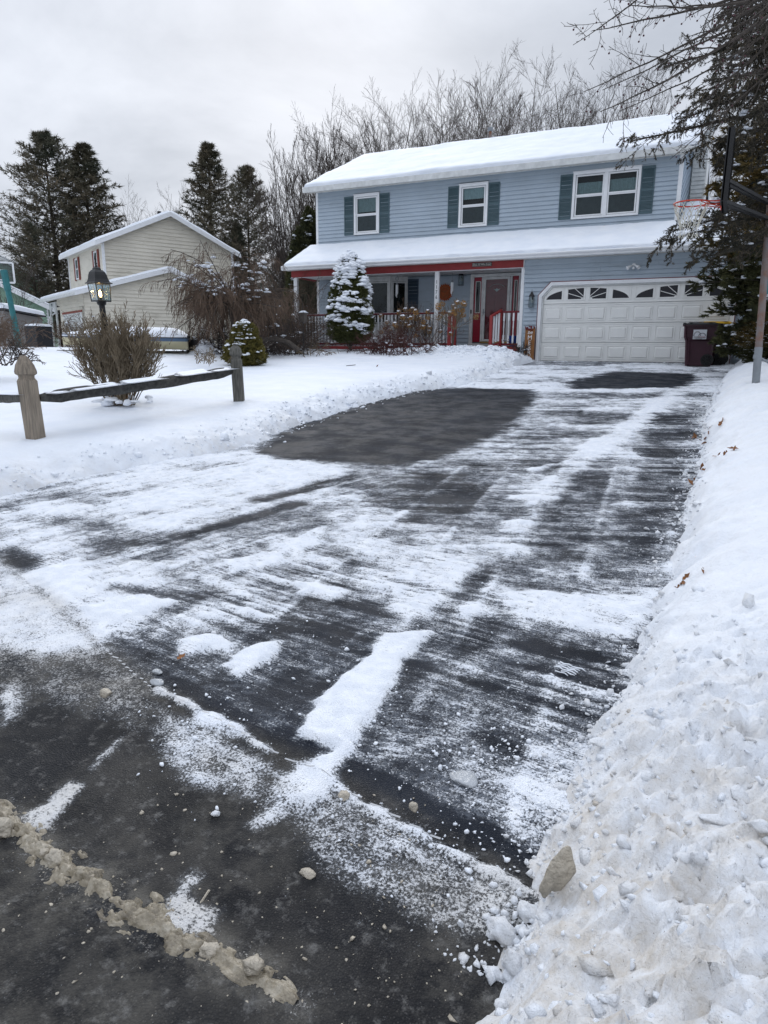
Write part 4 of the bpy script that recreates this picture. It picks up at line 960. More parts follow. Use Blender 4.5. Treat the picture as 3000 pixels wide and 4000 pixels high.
# ------------------------------------------------------------------ things on and by the porch
t = thing('welcome_plaque', 'small black plaque lettered Bless All Who Enter on the red porch beam', 'plaque', (-1.88, -.02, 2.79))
ob('board', MB().bbox(-2.185, -1.575, -.045, -.021, 2.735, 2.845, .006), M['black'], t)
ob('border', MB().box(-2.17, -1.59, -.048, -.0455, 2.828, 2.834).box(-2.17, -1.59, -.048, -.0455, 2.746, 2.752).box(-2.17, -2.164, -.048, -.0455, 2.752, 2.828).box(-1.596, -1.59, -.048, -.0455, 2.752, 2.828), M['soffit'], t)
text('Bless All Who Enter', .082, (-1.88, -.047, 2.79), M['soffit'], parent=t, sx=.82, shear=.15)
t = thing('merry_sign', 'tall wooden sign lettered be MERRY with red berries beside the garage door', 'sign', (-.27, -.16, .05))
V = MB(); V.bbox(-.42, -.125, -.17, -.145, .03, .93, .004); ob('board', V, M['sign_wood'], t)
m = MB()
for k in range(26):
    a, b_ = rng.uniform(-.42, -.12), rng.uniform(.88, .985); m.lathe([(.004,-.022),(.018,-.012),(.022,0),(.018,.012),(.004,.022)], (a, -.175+rng.uniform(-.01,.01), b_), 6)
ob('berries', m, M['dark_red'], t, smooth=True, kind='stuff')
text('be', .155, (-.275, -.173, .815), M['white'], parent=t, shear=.3, extrude=.002)
for i, ch in enumerate('MERRY'): text(ch, .175, (-.272, -.173, .665-.145*i), M['white'], parent=t, sx=1.05, extrude=.002)
t = thing('sun_plaque', 'rusty orange sun face decoration hung on the porch wall', 'wall decoration', (-3.66, YW-.05, 2.15))
m = MB(); P = []
for k in range(48):
    a = k*math.pi/24; r_ = .30 if k % 2 == 0 else .235; r_ *= 1-.06*(k % 4 == 2); P.append((-3.62+r_*math.cos(a), YW-.045, 2.15+r_*math.sin(a)))
m.prism(P, (0, .012, 0)); ob('rays', m, M['orange'], t)
m = MB(); m.tube([(-3.62+.16*math.cos(a), YW-.055, 2.15+.16*math.sin(a)) for a in np.linspace(0, 2*math.pi, 25)], .010, 5)
for sx in (-.055, .055): m.tube([(-3.62+sx+.028*math.cos(a), YW-.055, 2.18+.018*math.sin(a)) for a in np.linspace(0, 2*math.pi, 9)], .006, 4)
m.tube([(-3.62, YW-.055, 2.19), (-3.615, YW-.062, 2.12), (-3.63, YW-.058, 2.11)], .009, 5); m.tube([(-3.69, YW-.055, 2.075), (-3.62, YW-.058, 2.05), (-3.55, YW-.055, 2.075)], .007, 5)
ob('face', m, M['sign_wood'], t)
def chime(x, y, zt, tubes, lab, ring=False):
    t = thing('wind_chime', lab, 'wind chime', (x, y, zt))
    m = MB(); m.tube([(x, y, zt), (x, y, zt-.28)], .004, 4); m.lathe([(.03,0),(.045,.01),(.02,.05)], (x, y, zt-.30), 8)
    if ring: m.tube([(x+.055*math.cos(a), y, zt-.12+.055*math.sin(a)) for a in np.linspace(0, 2*math.pi, 15)], .009, 5)
    ob('hanger', m, M['grey_metal'], t)
    for k in range(tubes):
        a = k*2*math.pi/tubes; ob('chime_tube', MB().tube([(x+.032*math.cos(a), y+.032*math.sin(a), zt-.31), (x+.032*math.cos(a), y+.032*math.sin(a), zt-.58-.03*k)], .009, 6), M['white'], t)
    ob('clapper', MB().tube([(x, y, zt-.3), (x, y, zt-.72)], .003, 4).lathe([(.004,-.02),(.02,-.012),(.02,.012),(.004,.02)], (x, y, zt-.70), 8), M['grey_metal'], t)
chime(-4.86, .35, 2.65, 5, 'wind chime with a sun ring hanging in front of the bay window', True)
chime(-2.92, .25, 2.65, 4, 'pale wind chime hanging between the middle porch post and the wall lamp')
t = thing('dream_catcher', 'faint wire hanging ornament near the left end of the porch', 'wind chime', (-7.87, .6, 2.6))
x, y, z = -7.87, .6, 2.15
m = MB().tube([(x, y, 2.68), (x, y, z+.16)], .003, 4)
for r_ in (.16, .11): m.tube([(x+r_*math.cos(a), y, z+r_*math.sin(a)) for a in np.linspace(0, 2*math.pi, 21)], .005, 4)
ob('ring', m, M['grey_metal'], t)
m = MB()
for k in range(5): xx = x-.13+k*.065; m.tube([(xx, y, z-.08), (xx, y, z-.33)], .004, 4).tube([(xx, y, z-.33), (xx, y, z-.40)], .009, 4)
ob('pendants', m, M['grey_metal'], t)
t = thing('porch_chair', 'grey slatted chair standing behind the left porch railing', 'chair', (-7.55, .75, .425))
m = MB(); m.bbox(-7.85, -7.25, .50, 1.0, .80, .84, .006); ob('seat', m, M['white_old'], t)
m = MB()
for k in range(5): m.beam((-7.80+.125*k, 1.0, .84), (-7.80+.125*k, 1.10, 1.32), .08, .02, up=(1,0,0))
m.beam((-7.86, 1.10, 1.32), (-7.24, 1.10, 1.32), .03, .06); ob('backrest', m, M['white_old'], t)
for sx in (-7.84, -7.27):
    for sy in (.52, .98): ob('leg', MB().bbox(sx, sx+.05, sy-.02, sy+.03, .425, .80, .004), M['white_old'], t)
    ob('armrest', MB().bbox(sx-.02, sx+.07, .48, 1.05, 1.02, 1.05, .005).box(sx, sx+.05, .5, .54, .84, 1.02), M['white_old'], t)
t = thing('blue_bucket', 'bright blue tub on the porch behind the short railing', 'tub', (-.95, .45, .425))
ob('tub', MB().lathe([(.10,0),(.13,.30),(.14,.31),(.125,.31),(.10,.02)], (-.95, .45, .425), 14, closed=False), M['cloth_blue'], t)

# ---- trash carts
def cart(name, lab, x, y, z, body, lidm, lab2=False, rz=0.0, group='trash carts by the garage door'):
    t = thing(name, lab, 'trash cart', (x, y, z), rz=rz)
    t['group'] = group
    def shell(z0, w0, d0, z1, w1, d1, M_, b=.05):
        rings = []
        for zz, w_, d_ in ((z0, w0, d0), (z1, w1, d1)):
            for sx, sy in ((-1,-1),(1,-1),(1,1),(-1,1)):
                for q in ((1,0),(0,1)) if (sx*sy > 0) else ((0,1),(1,0)):
                    rings.append((sx*(w_/2-b*q[0]), sy*(d_/2-b*q[1]), zz))
        F = [(k, (k+1)%8, 8+(k+1)%8, 8+k) for k in range(8)]+[tuple(range(7,-1,-1)), tuple(range(8,16))]
        return M_.add(rings, F)
    m = MB(); shell(.0, .60, .56, .62, .68, .66, m); shell(.62, .68, .66, .70, .75, .74, m); shell(.70, .75, .74, .97, .78, .77, m); shell(.97, .84, .82, 1.01, .84, .82, m, .04)
    m.beam((-.22, -.33, .05), (-.25, -.375, .66), .03, .03, up=(1,0,0))
    ob('body', m, body, t, local=True)
    m = MB(); shell(1.01, .85, .83, 1.035, .84, .82, m, .05); shell(1.035, .72, .70, 1.075, .60, .58, m, .08); m.box(-.42, -.36, -.34, .34, 1.01, 1.06); ob('lid', m, lidm, t, local=True)
    ob('handle', MB().tube([(.36, -.24, 1.03), (.47, -.24, 1.02), (.47, .24, 1.02), (.36, .24, 1.03)], .018, 8), lidm, t, local=True)
    for sy in (-1, 1):
        w_ = MB(); 
        ring = [(.0, .0)]; V = []; n = 20
        for r_, yy in ((.145, -.03), (.15, -.02), (.15, .02), (.145, .03), (.11, .03), (.105, .015), (.035, .02), (.03, .035), (.001, .035)):
            for k in range(n): a = 2*math.pi*k/n; V.append((.21+r_*math.cos(a), sy*(.27+yy), .15+r_*math.sin(a)))
        w_.add(V, [(i*n+k, i*n+(k+1)%n, i*n+n+(k+1)%n, i*n+n+k) for i in range(8) for k in range(n)])
        wo = ob('wheel', w_, M['rubber'], t, local=True)
        sp = MB()
        for k in range(9): a = 2*math.pi*k/9; sp.beam((.21+.03*math.cos(a), sy*.303, .15+.03*math.sin(a)), (.21+.11*math.cos(a), sy*.303, .15+.11*math.sin(a)), .012, .018, up=(0,1,0))
        ob('spokes', sp, M['black_plastic'], wo, local=True)
    return t
yb = -1.05
t = cart('trash_cart', 'maroon trash cart with black lid and white bridge label by the garage door', 4.38, yb, float(G(yb))+.010, M['maroon'], M['black_plastic'], rz=R(-4))
# label on the cart: white card, twin arches, lettering
m = MB().box(-.155, .155, -.400, -.396, .66, .89); LB = ob('label_card', m, M['paper'], t, local=True)
m = MB()
for (cx, w_, h_, dx) in ((-.06, .085, .115, .0), (.055, .085, .075, .01)):
    for q in (1.0, .84):
        P = [(cx+w_*q*math.cos(a)*1.0, -.4025, .735+h_*q*math.sin(a)) for a in np.linspace(math.pi, 0, 14)]; m.tube(P, .003, 4)
    for a in np.linspace(math.pi*.95, .05, 9): m.tube([(cx+w_*math.cos(a), -.4025, .735+h_*math.sin(a)), (cx+w_*.84*math.cos(a+.12), -.4025, .735+h_*.84*math.sin(a+.12))], .002, 4)
m.box(-.14, .14, -.4035, -.4005, .683, .695); m.box(-.09, .06, -.403, -.4005, .667, .673)
ob('bridge_logo', m, M['ink'], LB, local=True)
def ltext(s, size, loc, matr, par, sx=1):
    o = text(s, size, loc, matr, parent=None, sx=sx, extrude=.001); o.parent = par; return o
ltext('TWIN', .043, (-.078, -.4035, .715), M['ink'], LB, 1.05); ltext('BRIDGES', .043, (.055, -.4035, .715), M['ink_red'], LB, .95)
c2 = copy_tree(t, None); 
def deltree(o):
    for ch in list(o.children): deltree(ch)
    bpy.data.objects.remove(o)
for ch in list(c2.children):
    if ch.name.startswith('label_card'): deltree(ch)
c2.location = (4.68, yb+.62, float(G(yb+.62))+.010); c2.rotation_euler = (0,0,R(3)); c2['label'] = 'second trash cart with yellow and black lid behind the maroon cart'
for ch in c2.children:
    if ch.name.startswith('body'): ch.data = ch.data.copy(); ch.data.materials[0] = M['black_plastic']
    if ch.name.startswith('lid'): ch.data = ch.data.copy(); ch.data.materials[0] = M['yellow']

# ------------------------------------------------------------------ beige neighbour house
GDIR = np.array([.455, .8905, 0.]); FDIR = np.array([-.8905, .455, 0.])   # gable wall direction (to the back), front wall direction (to the left)
NOUT = np.array([.8905, -.455, 0.]); FOUT = np.array([-.455, -.8905, 0.])
A0 = UX(*(662*.60277, 500+722*.60277), -24.0); A0[2] = 0
zt = 5.55
d_ = ray(662*.60277, 500+722*.60277); tt = (zt-CAM[2])/d_[2]; A0 = CAM+d_*tt; A0[2] = 0
gl_ = 6.95
BH = thing('beige_house', 'two storey beige house with snowy roofs and red shutters across the side yard', 'house', tuple(A0+GDIR*3.5+FDIR*3.5))
def PT(g, f, z, o=0.0): return A0+GDIR*g+FDIR*f+NOUT*o+np.array([0,0,z])
flen = 7.1; zb0 = .1; rise2 = 1.55
m = MB(); 
m.prism([PT(0,0,zb0,-.05), PT(gl_,0,zb0,-.05), PT(gl_,0,zt,-.05), PT(gl_/2,0,zt+rise2,-.05), PT(0,0,zt,-.05)], FDIR*flen)
BW = ob('wall', m, M['beige'], BH)
siding(BW, PT(0,0,0,-.045), GDIR, NOUT, (zb0, zt+rise2-.03), lambda z: (.06, gl_-.06) if z < zt else (.0+(z-zt)/rise2*gl_/2, gl_-(z-zt)/rise2*gl_/2), [], M['beige'], h=.18, proud=.045)
wz = [(1.0,1.62,4.02,5.12), (4.9,5.52,4.02,5.12)]
siding(BW, PT(.05,0,0,0), FDIR, FOUT, (zb0, zt-.05), lambda z: (.05, flen-.05), [(a,b,c,d) for a,b,c,d in wz], M['beige'], h=.18, proud=.045)
for g, f in ((0,0), (gl_,0)):
    p = PT(g, f, 0, 0); mm = MB(); mm.prism([p+NOUT*.03-GDIR*.05+[0,0,zb0], p+NOUT*.03+GDIR*.07+[0,0,zb0], p-NOUT*.08+GDIR*.07+[0,0,zb0], p-NOUT*.08-GDIR*.05+[0,0,zb0]], (0,0,zt-zb0)); ob('corner_board', mm, M['white'], BH)
p = PT(.0, flen, 0); mm = MB(); mm.prism([p+FOUT*.05+[0,0,zb0], p+FOUT*.05-FDIR*.1+[0,0,zb0], p-FDIR*.1-FOUT*.03+[0,0,zb0], p-FOUT*.03+[0,0,zb0]], (0,0,zt-zb0)); ob('corner_board', mm, M['white'], BH)
def gable_roof(PTf, g0, g1, z0, zr, f0, f1, ov, par, name='roof', lab=None, t_=.12, gm=None, rake_o=None):
    """roof ridge parallel to f; g0..g1 eaves"""
    gm = (g0+g1)/2 if gm is None else gm; s0 = (zr-z0)/(gm-g0); e0 = g0-ov; ze_ = z0-ov*s0; e1 = g1+ov; s1 = (zr-z0)/(g1-gm); ze1 = z0-ov*s1
    mm = MB(); mm.prism([PTf(e0,f0,ze_), PTf(gm,f0,zr), PTf(e1,f0,ze1), PTf(e1,f0,ze1+.05), PTf(gm,f0,zr+.055), PTf(e0,f0,ze_+.05)], FDIR*(f1-f0))
    rf = ob(name, mm, M['shingle'], par, label=lab)
    a = PTf(e0,f1,ze_+.052); snow_slab('snow_cover', a, PTf(e0,f0,ze_+.052)-a, PTf(gm,f1,zr+.052)-a, t_, rf, nu=60, nv=20, seed=31)
    a = PTf(e1,f0,ze1+.052); snow_slab('snow_cover', a, PTf(e1,f1,ze1+.052)-a, PTf(gm,f0,zr+.052)-a, t_, rf, nu=60, nv=20, seed=33)
    for ea, za in ((e0, ze_), (e1, ze1)):
        ob('rake_board', MB().prism([PTf(ea,f0,za-.16), PTf(gm,f0,zr-.17), PTf(gm,f0,zr+.05), PTf(ea,f0,za+.045)], NOUT*.03), M['white'], par)
    mm = MB().prism([PTf(e0,f0,ze_-.15), PTf(e0,f1,ze_-.15), PTf(e0,f1,ze_+.05), PTf(e0,f0,ze_+.05)], FOUT*.03)
    ob('fascia', mm, M['white'], par)
    mm = MB().prism([PTf(e0,f0,ze_-.06), PTf(e0,f1,ze_-.06), PTf(g0,f1,ze_-.06), PTf(g0,f0,ze_-.06)], (0,0,.01)); ob('soffit', mm, M['soffit'], par)
    return rf
gable_roof(lambda g,f,z: PT(g,f,z), 0, gl_, zt+.02, zt+rise2+.05, -.28, flen+.35, .42, BH, lab='snow covered main roof of the beige house')
ob('vent_pipe', MB().lathe([(.06,0),(.06,.45),(.11,.46),(.11,.6)], tuple(PT(gl_/2+.3, 2.2, zt+rise2-.1)), 8), M['black'], BH)
# windows with red shutters on the front
def fbox(u0, u1, n0, n1, z0, z1, org=(0,0)):
    P = [PT(0,u0,0)+FOUT*n0, PT(0,u1,0)+FOUT*n0, PT(0,u1,0)+FOUT*n1, PT(0,u0,0)+FOUT*n1]; return MB().prism([q+[0,0,z0] for q in P], (0,0,z1-z0))
def cat_(*ms):
    o = MB()
    for k in ms: o.add(np.vstack(k.v), k.f)
    return o
for i, (a, b, z0, z1) in enumerate(wz):
    w_ = ob('window', cat_(fbox(a,b,-.02,.06,z0,z0+.07), fbox(a,b,-.02,.06,z1-.07,z1), fbox(a,a+.07,-.02,.06,z0+.07,z1-.07), fbox(b-.07,b,-.02,.06,z0+.07,z1-.07), fbox(a+.07,b-.07,-.01,.05,(z0+z1)/2-.025,(z0+z1)/2+.025)), M['white'], BH)
    ob('pane', fbox(a+.07,b-.07,.02,.024,z0+.07,z1-.07), M['glass'], w_); ob('darkness_panel', fbox(a+.05,b-.05,.003,.006,z0,z1), M['dark'], w_)  # dark backing sheet paints the unlit interior behind the pane
    ob('curtain', cat_(*[fbox(a+.12+.07*k,a+.16+.07*k,.008,.014,z0+.08,(z0+z1)/2) for k in range(6)]), M['curtain'], w_)
    for c, d in ((a-.27,a-.02), (b+.02,b+.27)):
        ob('shutter', cat_(fbox(c,d,.02,.055,z0-.05,z1+.05), *[fbox(c+.02,d-.02,.055,.066,z0+.06*k,z0+.03+.06*k) for k in range(19)]), M['brick_red'], BH)
# front extension: pent roof + garage wing whose gable stands proud of the side wall
o2 = .55; fy = -1.25; zw = 3.05; gp = 3.1; zp = 4.32; ge = 6.2
def PW(g, f, z): return PT(g, f, z)+NOUT*o2
mm = MB(); mm.prism([PW(fy,0,zb0), PW(ge,0,zb0), PW(ge,0,zw), PW(gp,0,zp), PW(fy,0,zw)], FDIR*(o2-.02))
mm.prism([PW(fy,0.02,zb0), PW(-.0,0.02,zb0), PW(-.0,0.02,3.0), PW(fy,0.02,3.0)], FDIR*5.2)
WG = ob('wing_wall', mm, M['beige'], BH)
siding(WG, PW(0,0,0)+NOUT*.003, GDIR, NOUT, (zb0, zp-.02), lambda z: (fy, ge) if z < zw else (fy+(z-zw)/(zp-zw)*(gp-fy), ge-(z-zw)/(zp-zw)*(ge-gp)), [], M['beige'], h=.18, proud=.045)
siding(WG, PT(fy,-o2,0)+FOUT*.003, FDIR, FOUT, (2.3, 3.0), lambda z: (.05, 5.7), [], M['beige'], h=.18, proud=.045)
gable_roof(PW, fy, ge, zw, zp, -.25, flen+.9, .42, BH, lab='snow covered lower roof of the beige house', gm=gp)
# shorten hidden half is inside the main volume; gutter, entry arch, number, garage door head
def wbox(u0, u1, n0, n1, z0, z1): 
    base = PT(fy, -o2, 0); P = [base+FDIR*u0+FOUT*n0, base+FDIR*u1+FOUT*n0, base+FDIR*u1+FOUT*n1, base+FDIR*u0+FOUT*n1]; return MB().prism([q+[0,0,z0] for q in P], (0,0,z1-z0))
ob('gutter', wbox(-.2, 8.4, .40, .52, 2.78, 2.90), M['white_old'], BH)
ob('garage_head_trim', wbox(.5, 4.6, .01, .05, 2.02, 2.12), M['brick_red'], BH)
ob('garage_door', wbox(.6, 4.5, .0, .02, .1, 2.02), M['white_old'], BH)
P0 = PT(fy, -o2, 0)+FDIR*5.75+FOUT*.02
mm = MB()
arc = [(0, 2.75), (1.55, 2.75), (1.55, 2.25)]+[(.775+.62*math.cos(a), 2.10+.38*math.sin(a)) for a in np.linspace(0, math.pi, 10)]+[(0, 2.25)]
mm.prism([P0+FDIR*u+[0,0,z] for u, z in arc], FOUT*.08)
mm.prism([P0+FDIR*0.0+[0,0,.1], P0+FDIR*.14+[0,0,.1], P0+FDIR*.14+[0,0,2.25], P0+FDIR*0+[0,0,2.25]], FOUT*.08).prism([P0+FDIR*1.41+[0,0,.1], P0+FDIR*1.55+[0,0,.1], P0+FDIR*1.55+[0,0,2.25], P0+FDIR*1.41+[0,0,2.25]], FOUT*.08)
ob('entry_arch', mm, M['white_old'], BH)
num = text('141', .22, (0,0,0), M['grey_metal'], 'house_number', None, extrude=.01)
num.data.transform(Matrix.Rotation(math.atan2(-FDIR[1], -FDIR[0]), 4, 'Z')); num.data.transform(Matrix.Translation(Vector(tuple(P0+FDIR*.78+FOUT*.10+np.array([0,0,2.60])-rootloc(BH))))); num.parent = BH
mm = cat_(wbox(6.0,6.9,-1.2,-1.18,.1,2.0)); ob('entry_door', mm, M['white_old'], BH)
w_ = ob('window', cat_(wbox(6.0,7.1,-1.16,-1.10,1.0,1.08), wbox(6.0,7.1,-1.16,-1.10,1.92,2.0), wbox(6.0,6.07,-1.16,-1.10,1.08,1.92), wbox(6.5,6.58,-1.16,-1.10,1.08,1.92), wbox(7.03,7.1,-1.16,-1.10,1.08,1.92)), M['white'], BH); ob('pane', wbox(6.05,7.05,-1.14,-1.13,1.05,1.95), M['ink'], w_)
bl = MB(); q = PT(fy,-o2,0)+FDIR*4.95+FOUT*.06+np.array([0,0,2.45]); bl.lathe([(.03,-.03),(.05,0),(.03,.06)], tuple(q+FOUT*.10), 8); bl.tube([q, q+FOUT*.12+[0,0,.03]], .02, 5); ob('wall_lamp', bl, M['black'], BH)

# ------------------------------------------------------------------ green house, far left
g8 = lambda x, y: (x/5.268, 980+y/5.268)
G0 = UX(*g8(800,545), -37.0)
zg = 5.0; d_ = ray(*g8(800,545)); G0 = CAM+d_*((zg-CAM[2])/d_[2]); G0[2] = 0
gd = np.array([.40, -.9165, 0.]); GD_ = gd
# gable wall runs from the right corner towards the left and nearer; seen nearly square-on
gdir = np.array([-.72, -.694, 0.]); gn = np.array([.694, -.72, 0.]); gb = -gn
GH = thing('green_house', 'green sided house partly seen at the left edge of the view', 'house', tuple(G0+gdir*5))
def PG(u, z, n=0): return G0+gdir*u+gn*n+np.array([0,0,z])
m = MB(); m.prism([PG(0,.1), PG(11,.1), PG(11,zg), PG(5.5,zg+2.9), PG(0,zg)], gb*8); GW = ob('wall', m, M['green'], GH)
siding(GW, PG(0,0), gdir, gn, (.1, zg+2.8), lambda z: (.08, 10.9) if z < zg else (.0+(z-zg)/.527, 11-(z-zg)/.527), [], M['green'], h=.19, proud=.05)
ob('corner_board', MB().prism([PG(-.03,.1,.03), PG(.12,.1,.03), PG(.12,.1,-.05), PG(-.03,.1,-.05)], (0,0,zg-.1)), M['white'], GH)
m = MB(); m.prism([PG(-.5,zg-.26,.35), PG(5.5,zg+2.9,.35), PG(5.5,zg+3.0,.35), PG(-.5,zg-.16,.35)], gb*9); m.prism([PG(11.5,zg-.26,.35), PG(5.5,zg+2.9,.35), PG(5.5,zg+3.0,.35), PG(11.5,zg-.16,.35)], gb*9)
RG = ob('roof', m, M['shingle'], GH); 
a = PG(-.5,zg-.15,-8.6); snow_slab('snow_cover', a, PG(-.5,zg-.15,.35)-a, PG(5.5,zg+3.02,-8.6)-a, .06, RG, nu=30, nv=20, seed=41)
ob('rake_board', MB().prism([PG(-.5,zg-.48,.36), PG(5.5,zg+2.66,.36), PG(5.5,zg+2.98,.36), PG(-.5,zg-.17,.36)], gn*.03), M['white'], GH)
ob('vent', MB().prism([PG(2.9,6.0,.03), PG(3.15,6.0,.03), PG(3.15,6.28,.03), PG(2.9,6.28,.03)], gn*.03), M['black'], GH)
# wing in front with its own sloping eave
G1 = CAM+ray(*g8(975,1130))*((2.75-CAM[2])/ray(*g8(975,1130))[2])*1.0; G1[2] = 0
def PH(u, z, n=0): return G1+gdir*u+gn*n+np.array([0,0,z])
m = MB(); m.prism([PH(0,.1), PH(8,.1), PH(8,2.75+8*.5), PH(0,2.75)], gb*2); GW2 = ob('wing_wall', m, M['green'], GH)
siding(GW2, PH(0,0), gdir, gn, (.1, 6.4), lambda z: (.06, 7.9) if z < 2.75 else (.0+(z-2.75)/.5, 7.9), [], M['green'], h=.17, proud=.05)
m = MB(); m.prism([PH(-.45,2.52,.3), PH(8,6.75,.3), PH(8,6.85,.3), PH(-.45,2.62,.3)], gb*3); RG2 = ob('roof', m, M['shingle'], GH)
a = PH(-.45,2.63,-2.6); snow_slab('snow_cover', a, PH(-.45,2.63,.3)-a, PH(8,6.86,-2.6)-a, .07, RG2, nu=30, nv=20, seed=42)
ob('rake_board', MB().prism([PH(-.45,2.33,.31), PH(8,6.55,.31), PH(8,6.84,.31), PH(-.45,2.61,.31)], gn*.03), M['white'], GH)
ob('corner_board', MB().prism([PH(-.02,.1,.02), PH(.11,.1,.02), PH(.11,.1,-.05), PH(-.02,.1,-.05)], (0,0,2.5)), M['white'], GH)
ob('downspout', MB().tube([PH(-.42,2.5,.1), PH(-.42,2.35,.1), PH(-.1,2.1,.1), PH(-.08,.3,.1)], .05, 6), M['white'], GH)
# grey shed in front of it
s0 = UD(35, 1390, 24.0); S0 = UD(178, 1375, 25.5); S0[2] = .2; s0[2] = .2
t = thing('grey_shed', 'plain grey shed with a snow capped roof beside the green house', 'shed', tuple((S0+s0)/2))
dd = s0-S0; dd[2] = 0; LL = np.linalg.norm(dd); dd /= LL; nb = np.array([dd[1], -dd[0], 0]); nb = nb if nb@(S0-CAM) > 0 else -nb
zs_ = UD(178, 1238, 25.5)[2]; zl_ = UD(120, 1225, 24.5)[2]
ob('wall', MB().prism([S0, s0-dd*.0, s0+[0,0,zl_-.15], S0+[0,0,zs_-.25]], nb*2.2), M['greyshed'], t)
a = S0+[0,0,zs_-.22]-nb*.1-dd*.1; b_ = s0+[0,0,zl_-.12]-nb*.1+dd*.1
ob('roof', MB().prism([a, b_, b_+[0,0,.05], a+[0,0,.05]], nb*2.4), M['shingle'], t)
snow_slab('snow_cover', a+[0,0,.052], b_-a, nb*2.4, .22, t, nu=30, nv=12, seed=44)
t = thing('dark_crate', 'dark box with a snow cap against the grey shed', 'box', tuple(UD(155, 1372, 23.0)))
q = UD(158, 1385, 23.0); q[2] = .2; ob('box', MB().box(q[0]-.25, q[0]+.3, q[1]-.3, q[1]+.3, .15, .95), M['black_plastic'], t); snow_slab('snow_cap', (q[0]-.27, q[1]-.32, .95), (.6,0,0), (0,.65,0), .09, t, nu=10, nv=6)

# ------------------------------------------------------------------ boat on its trailer
bq = UD(738, 1345, 20.0); bq[2] = .10; bd = np.array([.80, .60, 0.])*-1; bn_ = np.array([.60, -.80, 0.])
t = thing('boat', 'small cream and blue boat on a trailer half buried in snow', 'boat', tuple(bq)); t.scale = (.92,.92,.66)
st = [0, .05, .8, 1.6, 2.4, 3.1, 3.7]; hw = [.62, .66, .72, .72, .62, .42, .08]
def hull(z0s, z1s, k0, k1, cap_=False):
    V = []; F = []
    for i, (s, w_) in enumerate(zip(st, hw)):
        for sg in (-1, 1):
            V.append(bq+bd*(s-.0)+bn_*sg*w_*k0+[0,0,z0s+ (.18*max(0, s-2.2)/1.5)]); V.append(bq+bd*(s-.0)+bn_*sg*w_*k1+[0,0,z1s+(.14*max(0, s-2.2)/1.5)])
    for i in range(len(st)-1):
        a = i*4; b_ = a+4; F += [(a, b_, b_+1, a+1), (a+2, a+3, b_+3, b_+2), (a, a+2, b_+2, b_), (a+1, b_+1, b_+3, a+3)]
    F += [(0,1,3,2)]; return MB().add(V, F)
ob('hull', hull(.22, .55, .55, .93), M['boat_cream'], t); ob('hull_stripe', hull(.55, .68, .93, 1.0), M['boat_blue'], t); ob('gunwale', hull(.68, .72, 1.04, 1.04), M['black'], t)
V = []; F = []; nu = 24; nv = 14
for i in range(nu+1):
    s = 3.7*i/nu; w_ = np.interp(s, st, hw)*1.03
    for j in range(nv+1):
        a = math.pi*j/nv; hgt = .42*math.sin(min(1, (s+.12)/.7)*math.pi/2)*(1 if s < 2.4 else max(.25, 1-(s-2.4)/1.6))
        jj = .03*math.sin(i*1.7+j*2.3)+.02*math.sin(i*4.1-j)
        V.append(bq+bd*s+bn_*w_*math.cos(a)+[0,0,.72+(hgt+jj)*math.sin(a)+.02*max(0, s-2.2)])
for i in range(nu):
    for j in range(nv): a = i*(nv+1)+j; F.append((a, a+1, a+nv+2, a+nv+1))
ob('snow_covered_tarp', MB().add(V, F), M['snow'], t, smooth=True)
m = MB(); m.beam(bq+bd*-.2+[0,0,.12], bq+bd*3.9+[0,0,.12], .08, .08)
ob('trailer_frame', m, M['black'], t)
for sg in (1, -1):
    c_ = bq+bd*1.75+bn_*sg*.80+[0,0,.16]; V = []; n = 20
    for r_, o_ in ((.10,-.06),(.25,-.08),(.29,-.05),(.29,.05),(.25,.08),(.10,.06)):
        for k in range(n): a = 2*math.pi*k/n; V.append(c_+bn_*sg*o_+bd*r_*math.cos(a)+np.array([0,0,r_*math.sin(a)]))
    ob('wheel', MB().add(V, [(i*n+k, i*n+(k+1)%n, i*n+n+(k+1)%n, i*n+n+k) for i in range(5) for k in range(n)]+[tuple(5*n+k for k in range(n))]), M['rubber'], t)
    V = []
    for i in range(11):
        a = math.pi*.05+math.pi*.9*i/10
        for r_ in (.33, .37): 
            for o_ in (-.1, .1): V.append(c_+bn_*sg*o_+bd*r_*math.cos(a)+np.array([0,0,r_*math.sin(a)]))
    F = [(4*i+a, 4*i+b, 4*i+4+b, 4*i+4+a) for i in range(10) for a, b in ((0,1),(1,3),(3,2),(2,0))]
    ob('mudguard', MB().add(V, F), M['snow'], t)
ob('outboard_motor', MB().box(bq[0]+.0, bq[0]+.25, bq[1]-.1, bq[1]+.15, .1, .75), M['black'], t)
V = []; F = []
c_ = bq-bd*.42
for i in range(25):
    a = 2*math.pi*i/24
    for j in range(13):
        tt = j/12; r_ = .50*(1-tt)**.7*(1+.16*float(fbm(np.cos(a)*2+3, np.sin(a)*2+tt*3, 5, 3))+.25*(1-tt)**3); V.append(c_+np.array([r_*math.cos(a)+.08*math.sin(tt*3), r_*math.sin(a), -.1+.78*tt+.05*float(fbm(np.cos(a)*3, np.sin(a)*3+tt*5, 8, 3))]))
F = [(i*13+j, i*13+13+j, i*13+14+j, i*13+1+j) for i in range(24) for j in range(12)]
ob('snow_heap', MB().add(V, F), M['snow'], t, smooth=True)

